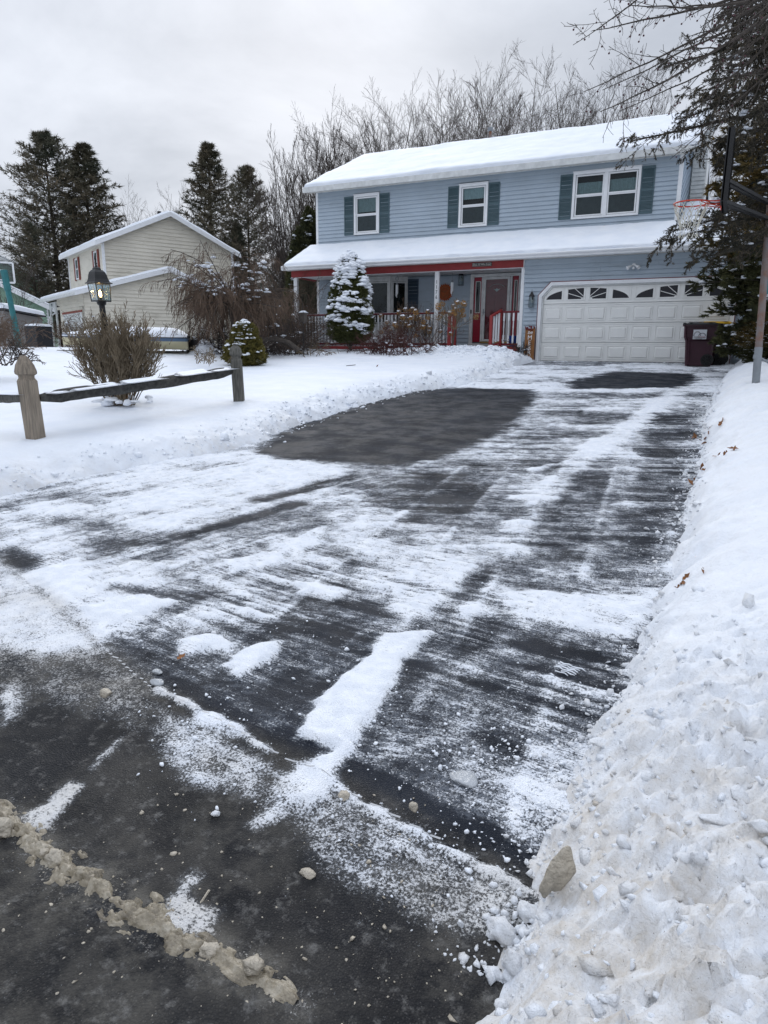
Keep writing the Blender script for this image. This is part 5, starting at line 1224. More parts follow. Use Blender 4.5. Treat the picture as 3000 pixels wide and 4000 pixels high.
# ------------------------------------------------------------------ split rail fence
def gothic(par, P, lean, w_, zb, ztp, matr, rz, top=.27):
    hw_ = w_/2; m = MB(); n = 4; V = []
    prof = [(hw_, zb), (hw_, ztp-top-.005), (hw_*.97, ztp-top), (hw_*.78, ztp-top+.03), (hw_*.80, ztp-top+.055), (hw_*1.08, ztp-top+.075), (hw_*1.10, ztp-top+.10), (hw_*.92, ztp-top+.17), (hw_*.55, ztp-.035), (hw_*.34, ztp-.005), (hw_*.30, ztp)]
    for r_, z in prof:
        for k in range(4):
            a = rz+math.pi/4+k*math.pi/2; V.append((P[0]+r_*1.414*math.cos(a)+lean[0]*(z-zb), P[1]+r_*1.414*math.sin(a)+lean[1]*(z-zb), z))
    m.add(V, [(i*4+k, i*4+(k+1)%4, i*4+4+(k+1)%4, i*4+4+k) for i in range(len(prof)-1) for k in range(4)]+[tuple(range((len(prof)-1)*4, len(prof)*4))])
    return ob('post', m, matr, par)
FE = thing('rail_fence', 'wooden fence of pointed posts and a snow topped rail at the lawn edge', 'fence', (-1.4, -14.3, -.7))
P1 = march(80, 945, SL); P2 = march(518, 866, SL)
def PTop(P, x, y):     # height of the point above P seen at display pixel
    d = ray(x*PS, y*PS); t = ((P[0]-CAM[0])**2+(P[1]-CAM[1])**2)**.5/((d[0]**2+d[1]**2)**.5); return CAM+d*t
T1 = PTop(P1, 50, 768); T2 = PTop(P2, 508, 742)
left = -RT
g1 = gothic(FE, P1, tuple((T1-P1)[:2]/(T1[2]-P1[2]+.3)), .145, P1[2]-.3, T1[2], M['wood'], R(5)); g1['label'] = 'newer tan post with pointed top at the left'
g2 = gothic(FE, P2, tuple((T2-P2)[:2]/(T2[2]-P2[2]+.3)), .15, P2[2]-.3, T2[2], M['wood_old'], R(30), top=.24); g2['label'] = 'old weathered grey post'
def rail(a, b, w_, h_, matr, seed):
    n = 26; V = []; r_ = np.random.default_rng(seed); d = (b-a); u = d/np.linalg.norm(d); sdv = np.cross(u, [0,0,1]); sdv /= np.linalg.norm(sdv); upv = np.cross(sdv, u); K = 8
    for i in range(n+1):
        s = i/n; c_ = a+d*s+upv*(.012*math.sin(s*5+seed))+sdv*.01*math.sin(s*7)
        tp = min(1, .55+6*min(s, 1-s))
        for k in range(K):
            ang = 2*math.pi*k/K+.3; q = 1+.07*math.sin(i*.9+k*2.1)+.05*r_.uniform(-1, 1); V.append(c_+sdv*w_/2*math.cos(ang)*q*tp+upv*h_/2*math.sin(ang)*q*tp)
    F = [(i*K+k, i*K+(k+1)%K, i*K+K+(k+1)%K, i*K+K+k) for i in range(n) for k in range(K)]
    return MB().add(V, F)
hd = lambda P, px, py: PTop(P, px, py)
ra = hd(P1, 85, 862); rb = hd(P2, 505, 802)
ob('rail', rail(ra, rb, .12, .15, M['wood_rail'], 2), M['wood_rail'], FE, smooth=False)
r3 = ra+(ra-rb)*.9+np.array([0,0,.02]); r3 = UD(-60*PS, 858*PS, 8.0); ob('rail', rail(r3, hd(P1, 75, 862), .10, .12, M['wood_old'], 4), M['wood_old'], FE)
def rail_snow(a, b, spans, par, z=.065, w_=.075):
    d = b-a
    for s0, s1, hh in spans:
        P = a+d*s0+[0,0,z-.012]; u = d*(s1-s0); sd2 = np.cross(u, [0,0,1]); sd2 = sd2/np.linalg.norm(sd2)*w_
        snow_slab('rail_snow', P-sd2/2, u, sd2, hh, par, nu=max(12, int(np.linalg.norm(u)*30)), nv=6, seed=int(s0*100)+7, lip=0)
rail_snow(ra, rb, [(.02,.10,.04), (.11,.33,.05), (.34,.54,.045), (.63,.82,.08), (.83,.97,.03)], FE); rail_snow(r3, hd(P1, 75, 862), [(.2,.97,.06)], FE)
snow_slab('post_snow', T2+[-.045,-.045,-.015], (.09,0,0), (0,.09,0), .055, FE, nu=6, nv=5)

# ------------------------------------------------------------------ lamp post
LP = march(251, 872, SL); dL = np.linalg.norm((LP-CAM)[:2])
LAMP = thing('lamp_post', 'black post lantern with a lit amber bulb standing in the bare bush', 'lamp post', tuple(LP))
top = PTop(LP, 219, 652); ax_ = (top-LP); hL = top[2]-LP[2]
leanL = ax_[:2]/hL
m = MB(); prof = [(.052,-.2),(.052,.30),(.06,.31),(.06,.33),(.042,.36),(.042,hL-.05),(.06,hL-.04),(.07,hL)]
def leanlathe(prof, n, rot=0, cap=True):
    V = []
    for r_, z in prof:
        for k in range(n):
            a = rot+2*math.pi*k/n; V.append((LP[0]+leanL[0]*z+r_*math.cos(a), LP[1]+leanL[1]*z+r_*math.sin(a), LP[2]+z))
    F = [(i*n+k, i*n+(k+1)%n, i*n+n+(k+1)%n, i*n+n+k) for i in range(len(prof)-1) for k in range(n)]
    if cap: F += [tuple(range(n-1,-1,-1)), tuple((len(prof)-1)*n+k for k in range(n))]
    return MB().add(V, F)
ob('post', leanlathe(prof, 12), M['black'], LAMP, smooth=False)
sL = dL/9.3; ang0 = math.atan2(-FWD[1], -FWD[0])+R(6)      # one lantern edge turned to the street
h1 = hL; H = .205*sL
q4 = [(.115*sL, h1), (.118*sL, h1+.012)]
LH = ob('lantern_base', leanlathe(q4+[(.03, h1+.02)], 4, ang0), M['black'], LAMP)
rb_, rt_ = .112*sL, .128*sL
m = MB()
def lp(a, r_, z): return (LP[0]+leanL[0]*z+r_*math.cos(a), LP[1]+leanL[1]*z+r_*math.sin(a), LP[2]+z)
for k in range(4):
    a = ang0+k*math.pi/2; m.tube([lp(a, rb_, h1), lp(a, rt_, h1+H)], .007, 5)
    m.tube([lp(a, rt_, h1+H), lp(a+math.pi/2, rt_, h1+H)], .006, 4); m.tube([lp(a, rb_, h1+.012), lp(a+math.pi/2, rb_, h1+.012)], .007, 4)
ob('lantern_frame', m, M['black'], LAMP)
for k in range(4):
    a0, a1 = ang0+k*math.pi/2, ang0+(k+1)*math.pi/2
    c = [np.array(lp(a0, rb_, h1+.01)), np.array(lp(a1, rb_, h1+.01)), np.array(lp(a1, rt_, h1+H)), np.array(lp(a0, rt_, h1+H))]
    nrm = np.cross(c[1]-c[0], c[3]-c[0]); nrm /= np.linalg.norm(nrm)
    pn = ob('lantern_pane', MB().prism(c, nrm*.003), M['glass'], LAMP)
    bil = lambda u, v: (c[0]*(1-u)+c[1]*u)*(1-v)+(c[3]*(1-u)+c[2]*u)*v+nrm*.004
    ld = MB()
    for pl in ([(.38,0),(.38,.28),(.24,.5),(.38,.72),(.38,1)], [(.62,0),(.62,.28),(.76,.5),(.62,.72),(.62,1)], [(.38,.28),(.5,.5),(.38,.72)], [(.62,.28),(.5,.5),(.62,.72)], [(0,.5),(.24,.5)], [(.76,.5),(1,.5)]):
        ld.tube([bil(u, v) for u, v in pl], .0022, 4)
    ob('leading', ld, M['grey_metal'], pn)
hp = h1+H
roof_prof = [(.168,0),(.170,.008),(.142,.020),(.125,.05),(.112,.095),(.098,.125),(.070,.148),(.055,.152),(.050,.168),(.032,.180),(.018,.186),(.012,.20),(.010,.215),(.020,.222),(.012,.232),(.009,.25),(.013,.268),(.004,.305)]
ob('lantern_roof', leanlathe([(r_*sL*.95, hp+z*sL*1.05) for r_, z in roof_prof[:11]], 4, ang0), M['black'], LAMP)
ob('finial', leanlathe([(r_*sL, hp+z*sL*1.05) for r_, z in roof_prof[10:]], 10), M['black'], LAMP)
ob('bulb_socket', leanlathe([(.022, h1+.01), (.022, h1+.065)], 8), M['black'], LAMP)
ob('bulb', leanlathe([(.012,h1+.065),(.018,h1+.08),(.022,h1+.11),(.016,h1+.145),(.004,h1+.16)], 12), M['bulb'], LAMP, smooth=True)
pl = bpy.data.lights.new('lamp_light', 'POINT'); pl.energy = 3.0; pl.color = (1,.6,.25); pl.shadow_soft_size = .02
po = bpy.data.objects.new('lamp_light', pl); C.objects.link(po); po.parent = LAMP; po.location = (leanL[0]*(h1+.17), leanL[1]*(h1+.17), h1+.172)

# ------------------------------------------------------------------ basketball hoops
RIMC = (UD(2645, 803, 9.6)+UD(2745, 787, 9.6))/2
yR, zR = RIMC[1], RIMC[2]; xB = 4.90
t = thing('basketball_hoop', 'grey rusty basketball pole with dark backboard and orange rim by the snow bank', 'basketball hoop', (5.56, -10.0, -.15))
pb = UD(2951, 1510, 10.3); ptp = UD(3010, 790, 10.1)
RIMC = np.array([xB-.15-.235, yR, zR])
xB = UD(2822, 790, 9.6)[0]; RIMC = np.array([xB-.385, yR, zR])
u_ = (ptp-pb)/np.linalg.norm(ptp-pb); sp_ = pb+u_*1.0*.62
POLE = ob('pole', MB().tube([pb-u_*.5, ptp], .050, 18), M['rust'], t, smooth=False)
j1 = pb+u_*.56; ob('pole_sleeve', MB().tube([pb-u_*.45, j1], .0545, 18).tube([j1, j1+u_*.012], .057, 18), M['grey_metal'], POLE)
ob('brace', MB().tube([pb+u_*.44, pb+u_*.44+np.array([.55,.1,-.30])], .018, 8).lathe([(.025,-.03),(.025,.03)], tuple(pb+u_*.44-np.array([.04,.03,0])), 8), M['grey_metal'], t)
ob('height_gauge', MB().beam(pb+u_*1.35+[.07,0,0], ptp-u_*.2+[.07,0,0], .05, .02), M['teal_pole'], t)
bz0, bz1 = zR-.08, zR+.80; by0, by1 = yR-.45, yR+.45
m = MB().bbox(xB, xB+.03, by0, by1, bz0, bz1, .006)
BB = ob('backboard', m, M['black_plastic'], t)
m = MB()
for a, b, c, d in ((by0,by0+.05,bz0,bz1), (by1-.05,by1,bz0,bz1), (by0+.05,by1-.05,bz0,bz0+.05), (by0+.05,by1-.05,bz1-.05,bz1)): m.box(xB-.008, xB+.075, a, b, c, d)
m.box(xB+.03, xB+.06, yR-.25, yR-.20, bz0+.05, bz1-.05).box(xB+.03, xB+.06, yR+.20, yR+.25, bz0+.05, bz1-.05)
ob('backboard_frame', m, M['grey_metal'] if False else M['black'], BB)
m = MB()
for sy in (-.16, .16):
    m.beam((xB+.06, yR+sy, zR+.22), ptp+[0, sy*.3, -.02], .035, .042); m.beam((xB+.06, yR+sy, zR-.04), ptp-u_*.24+[0, sy*.3, 0], .035, .042)
ob('support_arms', m, M['black'], t)
th = np.linspace(0, 2*math.pi, 37)
m = MB().tube([(RIMC[0]+.2286*math.cos(a), yR+.2286*math.sin(a), zR) for a in th], .010, 6, cap=False)
m.tube([(RIMC[0]+.2286*math.cos(a), yR+.2286*math.sin(a), zR-.045) for a in th[8:29]][:1]+[(RIMC[0]+.21, yR-.09, zR-.02)], .006, 4)
for sy in (-1, 1): m.tube([(xB-.01, yR+sy*.09, zR-.01), (xB-.15, yR+sy*.12, zR-.005), (RIMC[0]+.10, yR+sy*.205, zR)], .009, 5); m.tube([(xB-.01, yR+sy*.07, zR-.07), (xB-.17, yR+sy*.08, zR-.035), (RIMC[0]+.13, yR+sy*.18, zR-.012)], .007, 5)
m.box(xB-.012, xB-.0, yR-.10, yR+.10, zR-.10, zR+.02)
RM = ob('rim', m, M['rim'], t)
snow_slab('rim_snow', (xB-.15, yR-.10, zR+.005), (.14,0,0), (0,.20,0), .07, t, nu=10, nv=10)
m = MB(); nS = 12; lev = [(0, .2286), (-.10, .20), (-.20, .155), (-.29, .125), (-.37, .115), (-.44, .125)]
for k in range(nS):
    for s in (0, 1):
        P = []
        for i, (dz, r_) in enumerate(lev):
            a = 2*math.pi*(k+.5*((i+s) % 2))/nS; P.append((RIMC[0]+r_*math.cos(a), yR+r_*math.sin(a), zR+dz-.01*(i == 0)))
        m.tube(P, .0055, 4)
ob('net', m, M['net'], t)
# teal hoop at the left edge
tb = march(43, 750, SL)
d0 = np.linalg.norm((tb-CAM)[:2])
t = thing('teal_basketball_hoop', 'teal basketball pole with a clear white edged backboard at the left edge', 'basketball hoop', tuple(tb))
tt1 = PTop(tb, 8, 585); tt2 = PTop(tb, -6, 520)
ob('pole', MB().tube([tb-[0,0,.3], tb*.6+tt1*.4], .085, 8).tube([tb*.6+tt1*.4, tt1], .08, 8).tube([tb*.25+tt1*.75, tt1+(tt1-tb)*.01], .10, 8), M['teal_pole'], t)
b0 = PTop(tb, -70, 512+55); b1 = PTop(tb, 29, 563+6); b2 = PTop(tb, 32, 614); b3 = PTop(tb, -68, 606)
sc_ = lambda P, k=1.0: P
m = MB(); cs_ = [PTop(tb, -62, 563), PTop(tb, 27, 568), PTop(tb, 32, 611), PTop(tb, -58, 607)]
for i in range(4): m.beam(cs_[i], cs_[(i+1)%4], .05, .05)
ins = [PTop(tb, -20, 583), PTop(tb, 12, 584), PTop(tb, 15, 605), PTop(tb, -17, 604)]
for i in range(4): m.beam(ins[i], ins[(i+1)%4], .035, .035)
bb = ob('backboard_frame', m, M['white'], t)
nb_ = np.cross(cs_[1]-cs_[0], cs_[3]-cs_[0]); nb_ /= np.linalg.norm(nb_); ob('backboard', MB().prism([q-nb_*.005 for q in cs_], nb_*.01), glass_mat('acrylic', (.72,.76,.78), .35), bb)
ob('support_arms', MB().beam(tt1, cs_[2]*.5+cs_[1]*.5-[0.3,0,0], .06, .06).beam(tb*.2+tt1*.8, PTop(tb, -10, 600), .05, .05), M['teal_pole'], t)

# ------------------------------------------------------------------ vegetation tools
def unit(v): return v/(np.linalg.norm(v, axis=-1, keepdims=True)+1e-9)
def growb(P, Dn, Ln, R0, m, wander, up, taper, r):
    B = len(P); pts = np.zeros((B, m, 3)); pts[:,0] = P; d = unit(Dn.copy()); step = Ln/(m-1)
    for i in range(1, m):
        d = unit(d + r.normal(0, wander, (B, 3)) + np.array([0,0,1.])*np.asarray(up)[...,None]/(m-1) if np.ndim(up) else d + r.normal(0, wander, (B, 3)) + np.array([0,0,up/(m-1)]))
        pts[:,i] = pts[:,i-1]+d*step[:,None]
    t = np.linspace(0, 1, m); rad = R0[:,None]*(1-(1-taper)*t[None,:])
    return pts, rad
def spawnb(pts, rad, k, t0, t1, a0, a1, lf, rf, r, upb=0.0, plane=None):
    B, m, _ = pts.shape; t = t0+(t1-t0)*((np.arange(k)[None,:]+r.random((B, k)))/k)
    x = t*(m-1); i = np.clip(x.astype(int), 0, m-2); f = (x-i)[...,None]; b = np.arange(B)[:,None]
    P = pts[b,i]*(1-f)+pts[b,i+1]*f; T = unit(pts[b,i+1]-pts[b,i])
    q = unit(r.normal(0, 1, (B, k, 3))); 
    if plane is not None: q = q*np.array([1,1,plane])
    q = unit(q-(q*T).sum(-1, keepdims=True)*T); a = np.radians(r.uniform(a0, a1, (B, k)))[...,None]
    Dn = unit(T*np.cos(a)+q*np.sin(a)+np.array([0,0,upb]))
    Lp = np.linalg.norm(pts[:,1:]-pts[:,:-1], axis=-1).sum(1)[:,None]
    Ln = Lp*lf*(1-.55*t)*r.uniform(.6, 1.25, (B, k)); Rr = (rad[b,i]*(1-f[...,0])+rad[b,i+1]*f[...,0])*rf
    return P.reshape(-1,3), Dn.reshape(-1,3), Ln.ravel(), Rr.ravel()
def tubesb(pts, rad, n):
    B, m, _ = pts.shape; T = np.gradient(pts, axis=1); T = unit(T)
    ref = np.where(np.abs(T[:,:1,2:3]) < .9, np.array([0,0,1.]), np.array([1.,0,0])); A = unit(np.cross(T, ref)); Bn = np.cross(T, A)
    a = np.arange(n)*2*math.pi/n
    V = pts[:,:,None]+rad[:,:,None,None]*(A[:,:,None]*np.cos(a)[:,None]+Bn[:,:,None]*np.sin(a)[:,None])
    i = np.arange(m-1)[:,None]*n; k = np.arange(n)[None,:]; k2 = (k+1) % n
    F = np.stack([i+k, i+k2, i+n+k2, i+n+k], -1).reshape(-1, 4)
    F = (F[None]+np.arange(B)[:,None,None]*(m*n)).reshape(-1, 4); return V.reshape(-1, 3), F
def merge(parts):
    V = []; F = []; n = 0
    for v, f in parts:
        V.append(v); F.append(f+n); n += len(v)
    return np.vstack(V), np.vstack(F)
def blades(P, Dn, ln, wd, r):      # narrow triangles
    s = unit(np.cross(Dn, r.normal(0, 1, P.shape))); w_ = (wd*np.ones(len(P)))[:,None]; l_ = (ln*np.ones(len(P)))[:,None]
    V = np.stack([P-s*w_, P+s*w_, P+Dn*l_], 1).reshape(-1, 3); F = np.arange(len(P)*3).reshape(-1, 3); return V, F
def along(pts, k, r, t0=0., t1=1.):
    B, m, _ = pts.shape; t = t0+(t1-t0)*r.random((B, k)); x = t*(m-1); i = np.clip(x.astype(int), 0, m-2); f = (x-i)[...,None]; b = np.arange(B)[:,None]
    P = pts[b,i]*(1-f)+pts[b,i+1]*f; T = unit(pts[b,i+1]-pts[b,i]); return P.reshape(-1,3), T.reshape(-1,3)
import bmesh
_b = bmesh.new(); bmesh.ops.create_icosphere(_b, subdivisions=2, radius=1); ICO2 = (np.array([v.co for v in _b.verts]), np.array([[v.index for v in f.verts] for f in _b.faces])); _b.free()
_b = bmesh.new(); bmesh.ops.create_icosphere(_b, subdivisions=1, radius=1); ICO1 = (np.array([v.co for v in _b.verts]), np.array([[v.index for v in f.verts] for f in _b.faces])); _b.free()
_b = bmesh.new(); bmesh.ops.create_icosphere(_b, subdivisions=3, radius=1); ICO3 = (np.array([v.co for v in _b.verts]), np.array([[v.index for v in f.verts] for f in _b.faces])); _b.free()
def blobs(P, S, r, ico=ICO2, rough=.18, flat=True):
    """rounded lumps; S (n,3) radii"""
    v, f = ico; n = len(P); S = np.asarray(S); W = v[None]*S[:,None]*(1+rough*r.normal(0, 1, (n, len(v), 1)))
    if flat: W[...,2] = np.where(W[...,2] < 0, W[...,2]*.35, W[...,2])
    a = r.uniform(0, 6.28, n); c, s = np.cos(a)[:,None], np.sin(a)[:,None]; x = W[...,0]*c-W[...,1]*s; y = W[...,0]*s+W[...,1]*c
    W = np.stack([x, y, W[...,2]], -1)+P[:,None]; F = (f[None]+np.arange(n)[:,None,None]*len(v)).reshape(-1, 3)
    return W.reshape(-1, 3), F
def lobj(name, V, F, m_, par, **k):    # local coordinates
    return fob(name, V, F, m_, par, local=True, **k)

# ------------------------------------------------------------------ bare trees behind the house
def bare_mesh(seed, H, stems, spread, low=.10, dens=1.0, tw=.007, ups=.9):
    r = np.random.default_rng(seed); B = stems
    a = r.uniform(0, 6.28, B); tilt = np.radians(r.uniform(4, spread, B))
    D0 = np.stack([np.sin(tilt)*np.cos(a), np.sin(tilt)*np.sin(a), np.cos(tilt)], 1); P0 = np.stack([np.cos(a)*.12, np.sin(a)*.12, a*0], 1)*(B > 1)
    L0 = H*r.uniform(.82, 1.0, B); p0, r0 = growb(P0, D0, L0, H*.0062*np.ones(B)*r.uniform(.8, 1.1, B), 12, .05, .35, .12, r)
    s1 = spawnb(p0, r0, int(11*dens), low, .95, 26, 60, .40, .55, r, .12); p1, r1 = growb(*s1, 8, .09, ups, .2, r)
    s2 = spawnb(p1, r1, int(7*dens), .15, .97, 22, 50, .48, .6, r, .1); p2, r2 = growb(*s2, 6, .11, ups*.8, .3, r)
    s3 = spawnb(p2, r2, 5, .15, .98, 20, 50, .55, .7, r, .12); p3, r3 = growb(*s3, 4, .12, ups*.6, .5, r)
    zm = np.percentile(p3[...,2].ravel(), 99.6); q = H/zm; p0, p1, p2, p3 = p0*q, p1*q, p2*q, p3*q
    r1 = np.maximum(r1, tw*1.2); r2 = np.maximum(r2, tw); r3 = np.maximum(r3*.8, tw*.72)
    return merge([tubesb(p0, r0, 6), tubesb(p1, r1, 4)]), merge([tubesb(p2, r2, 3), tubesb(p3, r3, 3)])
def make_tree(name, parts, mats, label, cat, group, loc, rz=0, sc=1):
    t = thing(name, label, cat, loc, group, rz); t.scale = (sc,)*3 if np.isscalar(sc) else sc
    for (pn, (V, F)), mm in zip(parts, mats):
        k = {'kind': 'stuff'} if pn in ('twigs', 'needles', 'foliage') else {}
        lobj(pn, V, F, mm, t, **k)
    return t
BT = [bare_mesh(101, 12.0, 6, 30, dens=1.5, tw=.0042, ups=.30), bare_mesh(102, 12.0, 8, 38, dens=1.3, tw=.0042, ups=.35), bare_mesh(103, 12.0, 4, 24, dens=1.8, tw=.0042, ups=.25)]
DBT = bare_mesh(104, 12.0, 14, 19, dens=1.1, tw=.0075, ups=1.3)
def ground_at(px, dist):
    P = UD(px*PS, 1345, dist); P[2] = .2; return P
def top_h(px, py, dist): return PTop(ground_at(px, dist), px, py)[2]-.2
btl = [(785,262,37,0,'leftmost pale bare tree behind the roof, leaning left'), (850,190,36,1,'bare tree behind the roof left of centre'), (905,168,40,2,'bare tree behind the roof with a tall narrow crown'), (960,158,36,0,'tall bare tree behind the roof near the vent pipe'),
       (1035,190,38,1,'bare tree just right of the roof vent pipe'), (1100,160,37,2,'bare tree behind the middle of the roof ridge'), (1165,145,41,0,'bare tree behind the roof right of the ridge middle'), (1205,122,36,2,'tallest bare tree behind the roof'),
       (1262,158,37,1,'bare tree behind the right half of the roof'), (735,300,40,2,'small pale bare tree at the left end of the roof ridge'), (820,215,43,1,'farther bare tree left of the roof vent pipe'), (930,195,43,0,'farther bare tree close behind the vent pipe'), (1065,195,44,2,'farther bare tree right of the vent pipe'), (1140,178,42,1,'dense bare tree behind the middle of the ridge'), (1290,190,42,2,'dense bare tree behind the right part of the ridge'), (1375,222,42,1,'bare tree low behind the right end of the ridge'), (1330,195,36,0,'rightmost bare tree behind the roof, leaning right'), (1420,235,40,1,'low bare tree behind the roof near the overhanging spruce'), (1240,160,44,0,'farther bare tree behind the right half of the roof'), (990,180,45,1,'farther bare tree behind the vent pipe'), (870,210,46,2,'farther bare tree behind the left part of the roof'), (1120,190,46,0,'farther bare tree seen low over the middle of the ridge')]
first = {}
for i, (px, py, dist, v, lab) in enumerate(btl):
    loc = ground_at(px, dist); sc = top_h(px, py+22, dist)/12.0; rz = R(37*i)
    if v not in first:
        first[v] = make_tree('bare_tree', [('trunk', BT[v][0]), ('twigs', BT[v][1])], [M['bark_grey'], M['twig']], lab, 'tree', 'bare trees behind the blue house', loc, rz, sc)
    else: copy_tree(first[v], location=tuple(loc), rotation_euler=(0,0,rz), scale=(sc,)*3, label=lab)
bl2 = [(652,318,34,'dark many stemmed bare tree left of the blue house'), (715,262,36,'dark bare tree rising behind the left end of the roof')]
t = None
for i, (px, py, dist, lab) in enumerate(bl2):
    loc = ground_at(px, dist); sc = top_h(px, py, dist)/12.0
    if t is None: t = make_tree('bare_tree', [('trunk', DBT[0]), ('twigs', DBT[1])], [M['bark'], M['twig']], lab, 'tree', 'dark bare trees left of the blue house', loc, 0, (sc,sc,sc))
    else: copy_tree(t, location=tuple(loc), rotation_euler=(0,0,1.7), scale=(sc,)*3, label=lab)
for px, py, dist, v, rz, lab in ((395,395,56,1,.3,'pale bare tree between the beige house and the middle conifers'), (330,432,56,0,1.9,'low bare tree behind the beige house ridge'), (285,440,58,2,2.5,'small bare tree right of the left conifers'), (20,545,34,0,.9,'bare tree above the green house at the left edge'), (600,480,32,2,.4,'thin bare tree low between the two houses'), (560,530,41,1,2.2,'small tangled bare tree beside the beige house')):
    loc = ground_at(px, dist); sc = top_h(px, py, dist)/12.0; copy_tree(first[v], location=tuple(loc), rotation_euler=(0,0,rz), scale=(sc,)*3, label=lab, group='bare trees around the beige house')

# ------------------------------------------------------------------ conifers
def conifer_mesh(seed, H, Rb, nb=150, t0=.10, droop=.25, kb=9, kn=16, nl=.13, nw=.018, shape=.75, gaps=.0):
    r = np.random.default_rng(seed)
    tr = np.stack([np.zeros(10)+.06*np.sin(np.linspace(0, 5, 10)), np.zeros(10), np.linspace(0, H, 10)], 1)[None]; trr = (H*.012*(1-.93*np.linspace(0, 1, 10)))[None]
    t = t0+(1-t0)*(np.arange(nb)+r.random(nb))/nb; z = t*H*.985
    env = Rb*np.power(1-t, shape)*np.clip((t-t0*.3)/.16, .55, 1)*r.uniform(.62, 1.12, nb)+.12
    a = np.arange(nb)*2.399+r.normal(0, .25, nb); el = .55*t-.12+r.normal(0, .08, nb)
    D0 = np.stack([np.cos(a)*np.cos(el), np.sin(a)*np.cos(el), np.sin(el)], 1); P0 = np.stack([z*0, z*0, z], 1)
    p1, r1 = growb(P0, D0, env, .008+.007*env, 7, .06, -droop+.1, .25, r)
    s2 = spawnb(p1, r1, kb, .12, 1.0, 30, 65, .38, .5, r, -.03, plane=.45); p2, r2 = growb(*s2, 4, .10, .12, .4, r)
    P, T = along(p2, kn, r); Dn = unit(T*.75+unit(r.normal(0, 1, T.shape))*.8+[0,0,.12]); n1 = blades(P, Dn, nl*r.uniform(.6, 1.3, len(P)), nw, r)
    P, T = along(p1, kn*2, r, .25, 1); Dn = unit(T*.6+unit(r.normal(0, 1, T.shape))*.8+[0,0,.1]); n2 = blades(P, Dn, nl*r.uniform(.6, 1.3, len(P)), nw, r)
    top = blades(np.array([[0,0,H*.97]]*14), unit(np.stack([r.normal(0,.3,14), r.normal(0,.3,14), np.ones(14)], 1)), .35, .02, r)
    return merge([tubesb(tr, trr, 7), tubesb(p1, r1, 3)]), merge([n1, n2, top]), merge([tubesb(p2, np.maximum(r2, .004), 3)])
CF1 = conifer_mesh(201, 12.5, 4.7, nb=230, kb=13, kn=10, nl=.22, nw=.019, shape=.70, t0=.05, droop=-.35)
CF2 = conifer_mesh(202, 12.5, 3.3, nb=210, kb=13, kn=10, nl=.22, nw=.019, shape=.76, t0=.05, droop=-.35)
def conif(name, cm, lab, px, py, dist, rz, par=None, mt=None, sx=1.0, grp='tall conifers behind the houses'):
    loc = ground_at(px, dist); sc = top_h(px, py, dist)/12.5
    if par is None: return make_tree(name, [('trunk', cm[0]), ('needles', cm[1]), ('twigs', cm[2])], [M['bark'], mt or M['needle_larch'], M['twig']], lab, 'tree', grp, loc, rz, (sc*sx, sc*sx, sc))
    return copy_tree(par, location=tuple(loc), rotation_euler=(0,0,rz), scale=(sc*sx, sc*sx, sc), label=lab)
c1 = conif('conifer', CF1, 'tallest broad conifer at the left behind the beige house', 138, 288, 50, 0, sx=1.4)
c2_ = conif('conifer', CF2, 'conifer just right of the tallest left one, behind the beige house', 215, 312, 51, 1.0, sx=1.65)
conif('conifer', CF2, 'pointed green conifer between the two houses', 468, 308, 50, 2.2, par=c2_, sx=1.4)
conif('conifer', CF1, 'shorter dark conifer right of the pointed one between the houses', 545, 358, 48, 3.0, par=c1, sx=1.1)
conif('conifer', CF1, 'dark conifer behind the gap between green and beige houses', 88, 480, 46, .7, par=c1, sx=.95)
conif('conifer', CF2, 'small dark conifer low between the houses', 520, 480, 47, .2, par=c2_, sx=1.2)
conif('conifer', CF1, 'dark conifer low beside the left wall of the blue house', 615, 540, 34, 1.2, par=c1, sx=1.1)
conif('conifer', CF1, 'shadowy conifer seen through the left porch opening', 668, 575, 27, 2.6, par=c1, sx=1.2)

# dense evergreens: arborvitae columns, dwarf spruces
def dense_mesh(seed, H, prof, n=9000, ln=.05, wd=.012, lump=.12, nl=26):
    """foliage over a lumpy body of revolution; prof(t)->radius"""
    r = np.random.default_rng(seed); t = r.random(n*3); rr = prof(t); keep = r.random(n*3) < rr/rr.max()+.05; t = t[keep][:n]; n = len(t)
    a = r.uniform(0, 6.28, n); lum = 1+lump*fbm(a*2.2+9, t*nl*.35, seed, 3)+lump*.8*fbm(a*5, t*nl, seed+4, 2)
    q = prof(t)*lum*(1-.28*r.random(n)**2); P = np.stack([q*np.cos(a), q*np.sin(a), t*H], 1)
    out_ = np.stack([np.cos(a), np.sin(a), .35+0*a], 1); k = 5
    P = np.repeat(P, k, 0)+r.normal(0, ln*.25, (n*k, 3)); D_ = unit(np.repeat(out_, k, 0)+r.normal(0, .65, (n*k, 3)))
    return blades(P, D_, ln*r.uniform(.7, 1.5, n*k), wd, r)
def core_mesh(H, prof, m=20, k=16, q=.80):
    t = np.linspace(0, 1, m); a = np.arange(k)*2*math.pi/k; rr = np.maximum(prof(t)*q, .004)
    V = np.stack([rr[:,None]*np.cos(a), rr[:,None]*np.sin(a), np.repeat(t[:,None]*H, k, 1)], -1).reshape(-1, 3)
    i = np.arange(m-1)[:,None]*k; j = np.arange(k)[None,:]; j2 = (j+1) % k; return V, np.stack([i+j, i+j2, i+k+j2, i+k+j], -1).reshape(-1, 4)
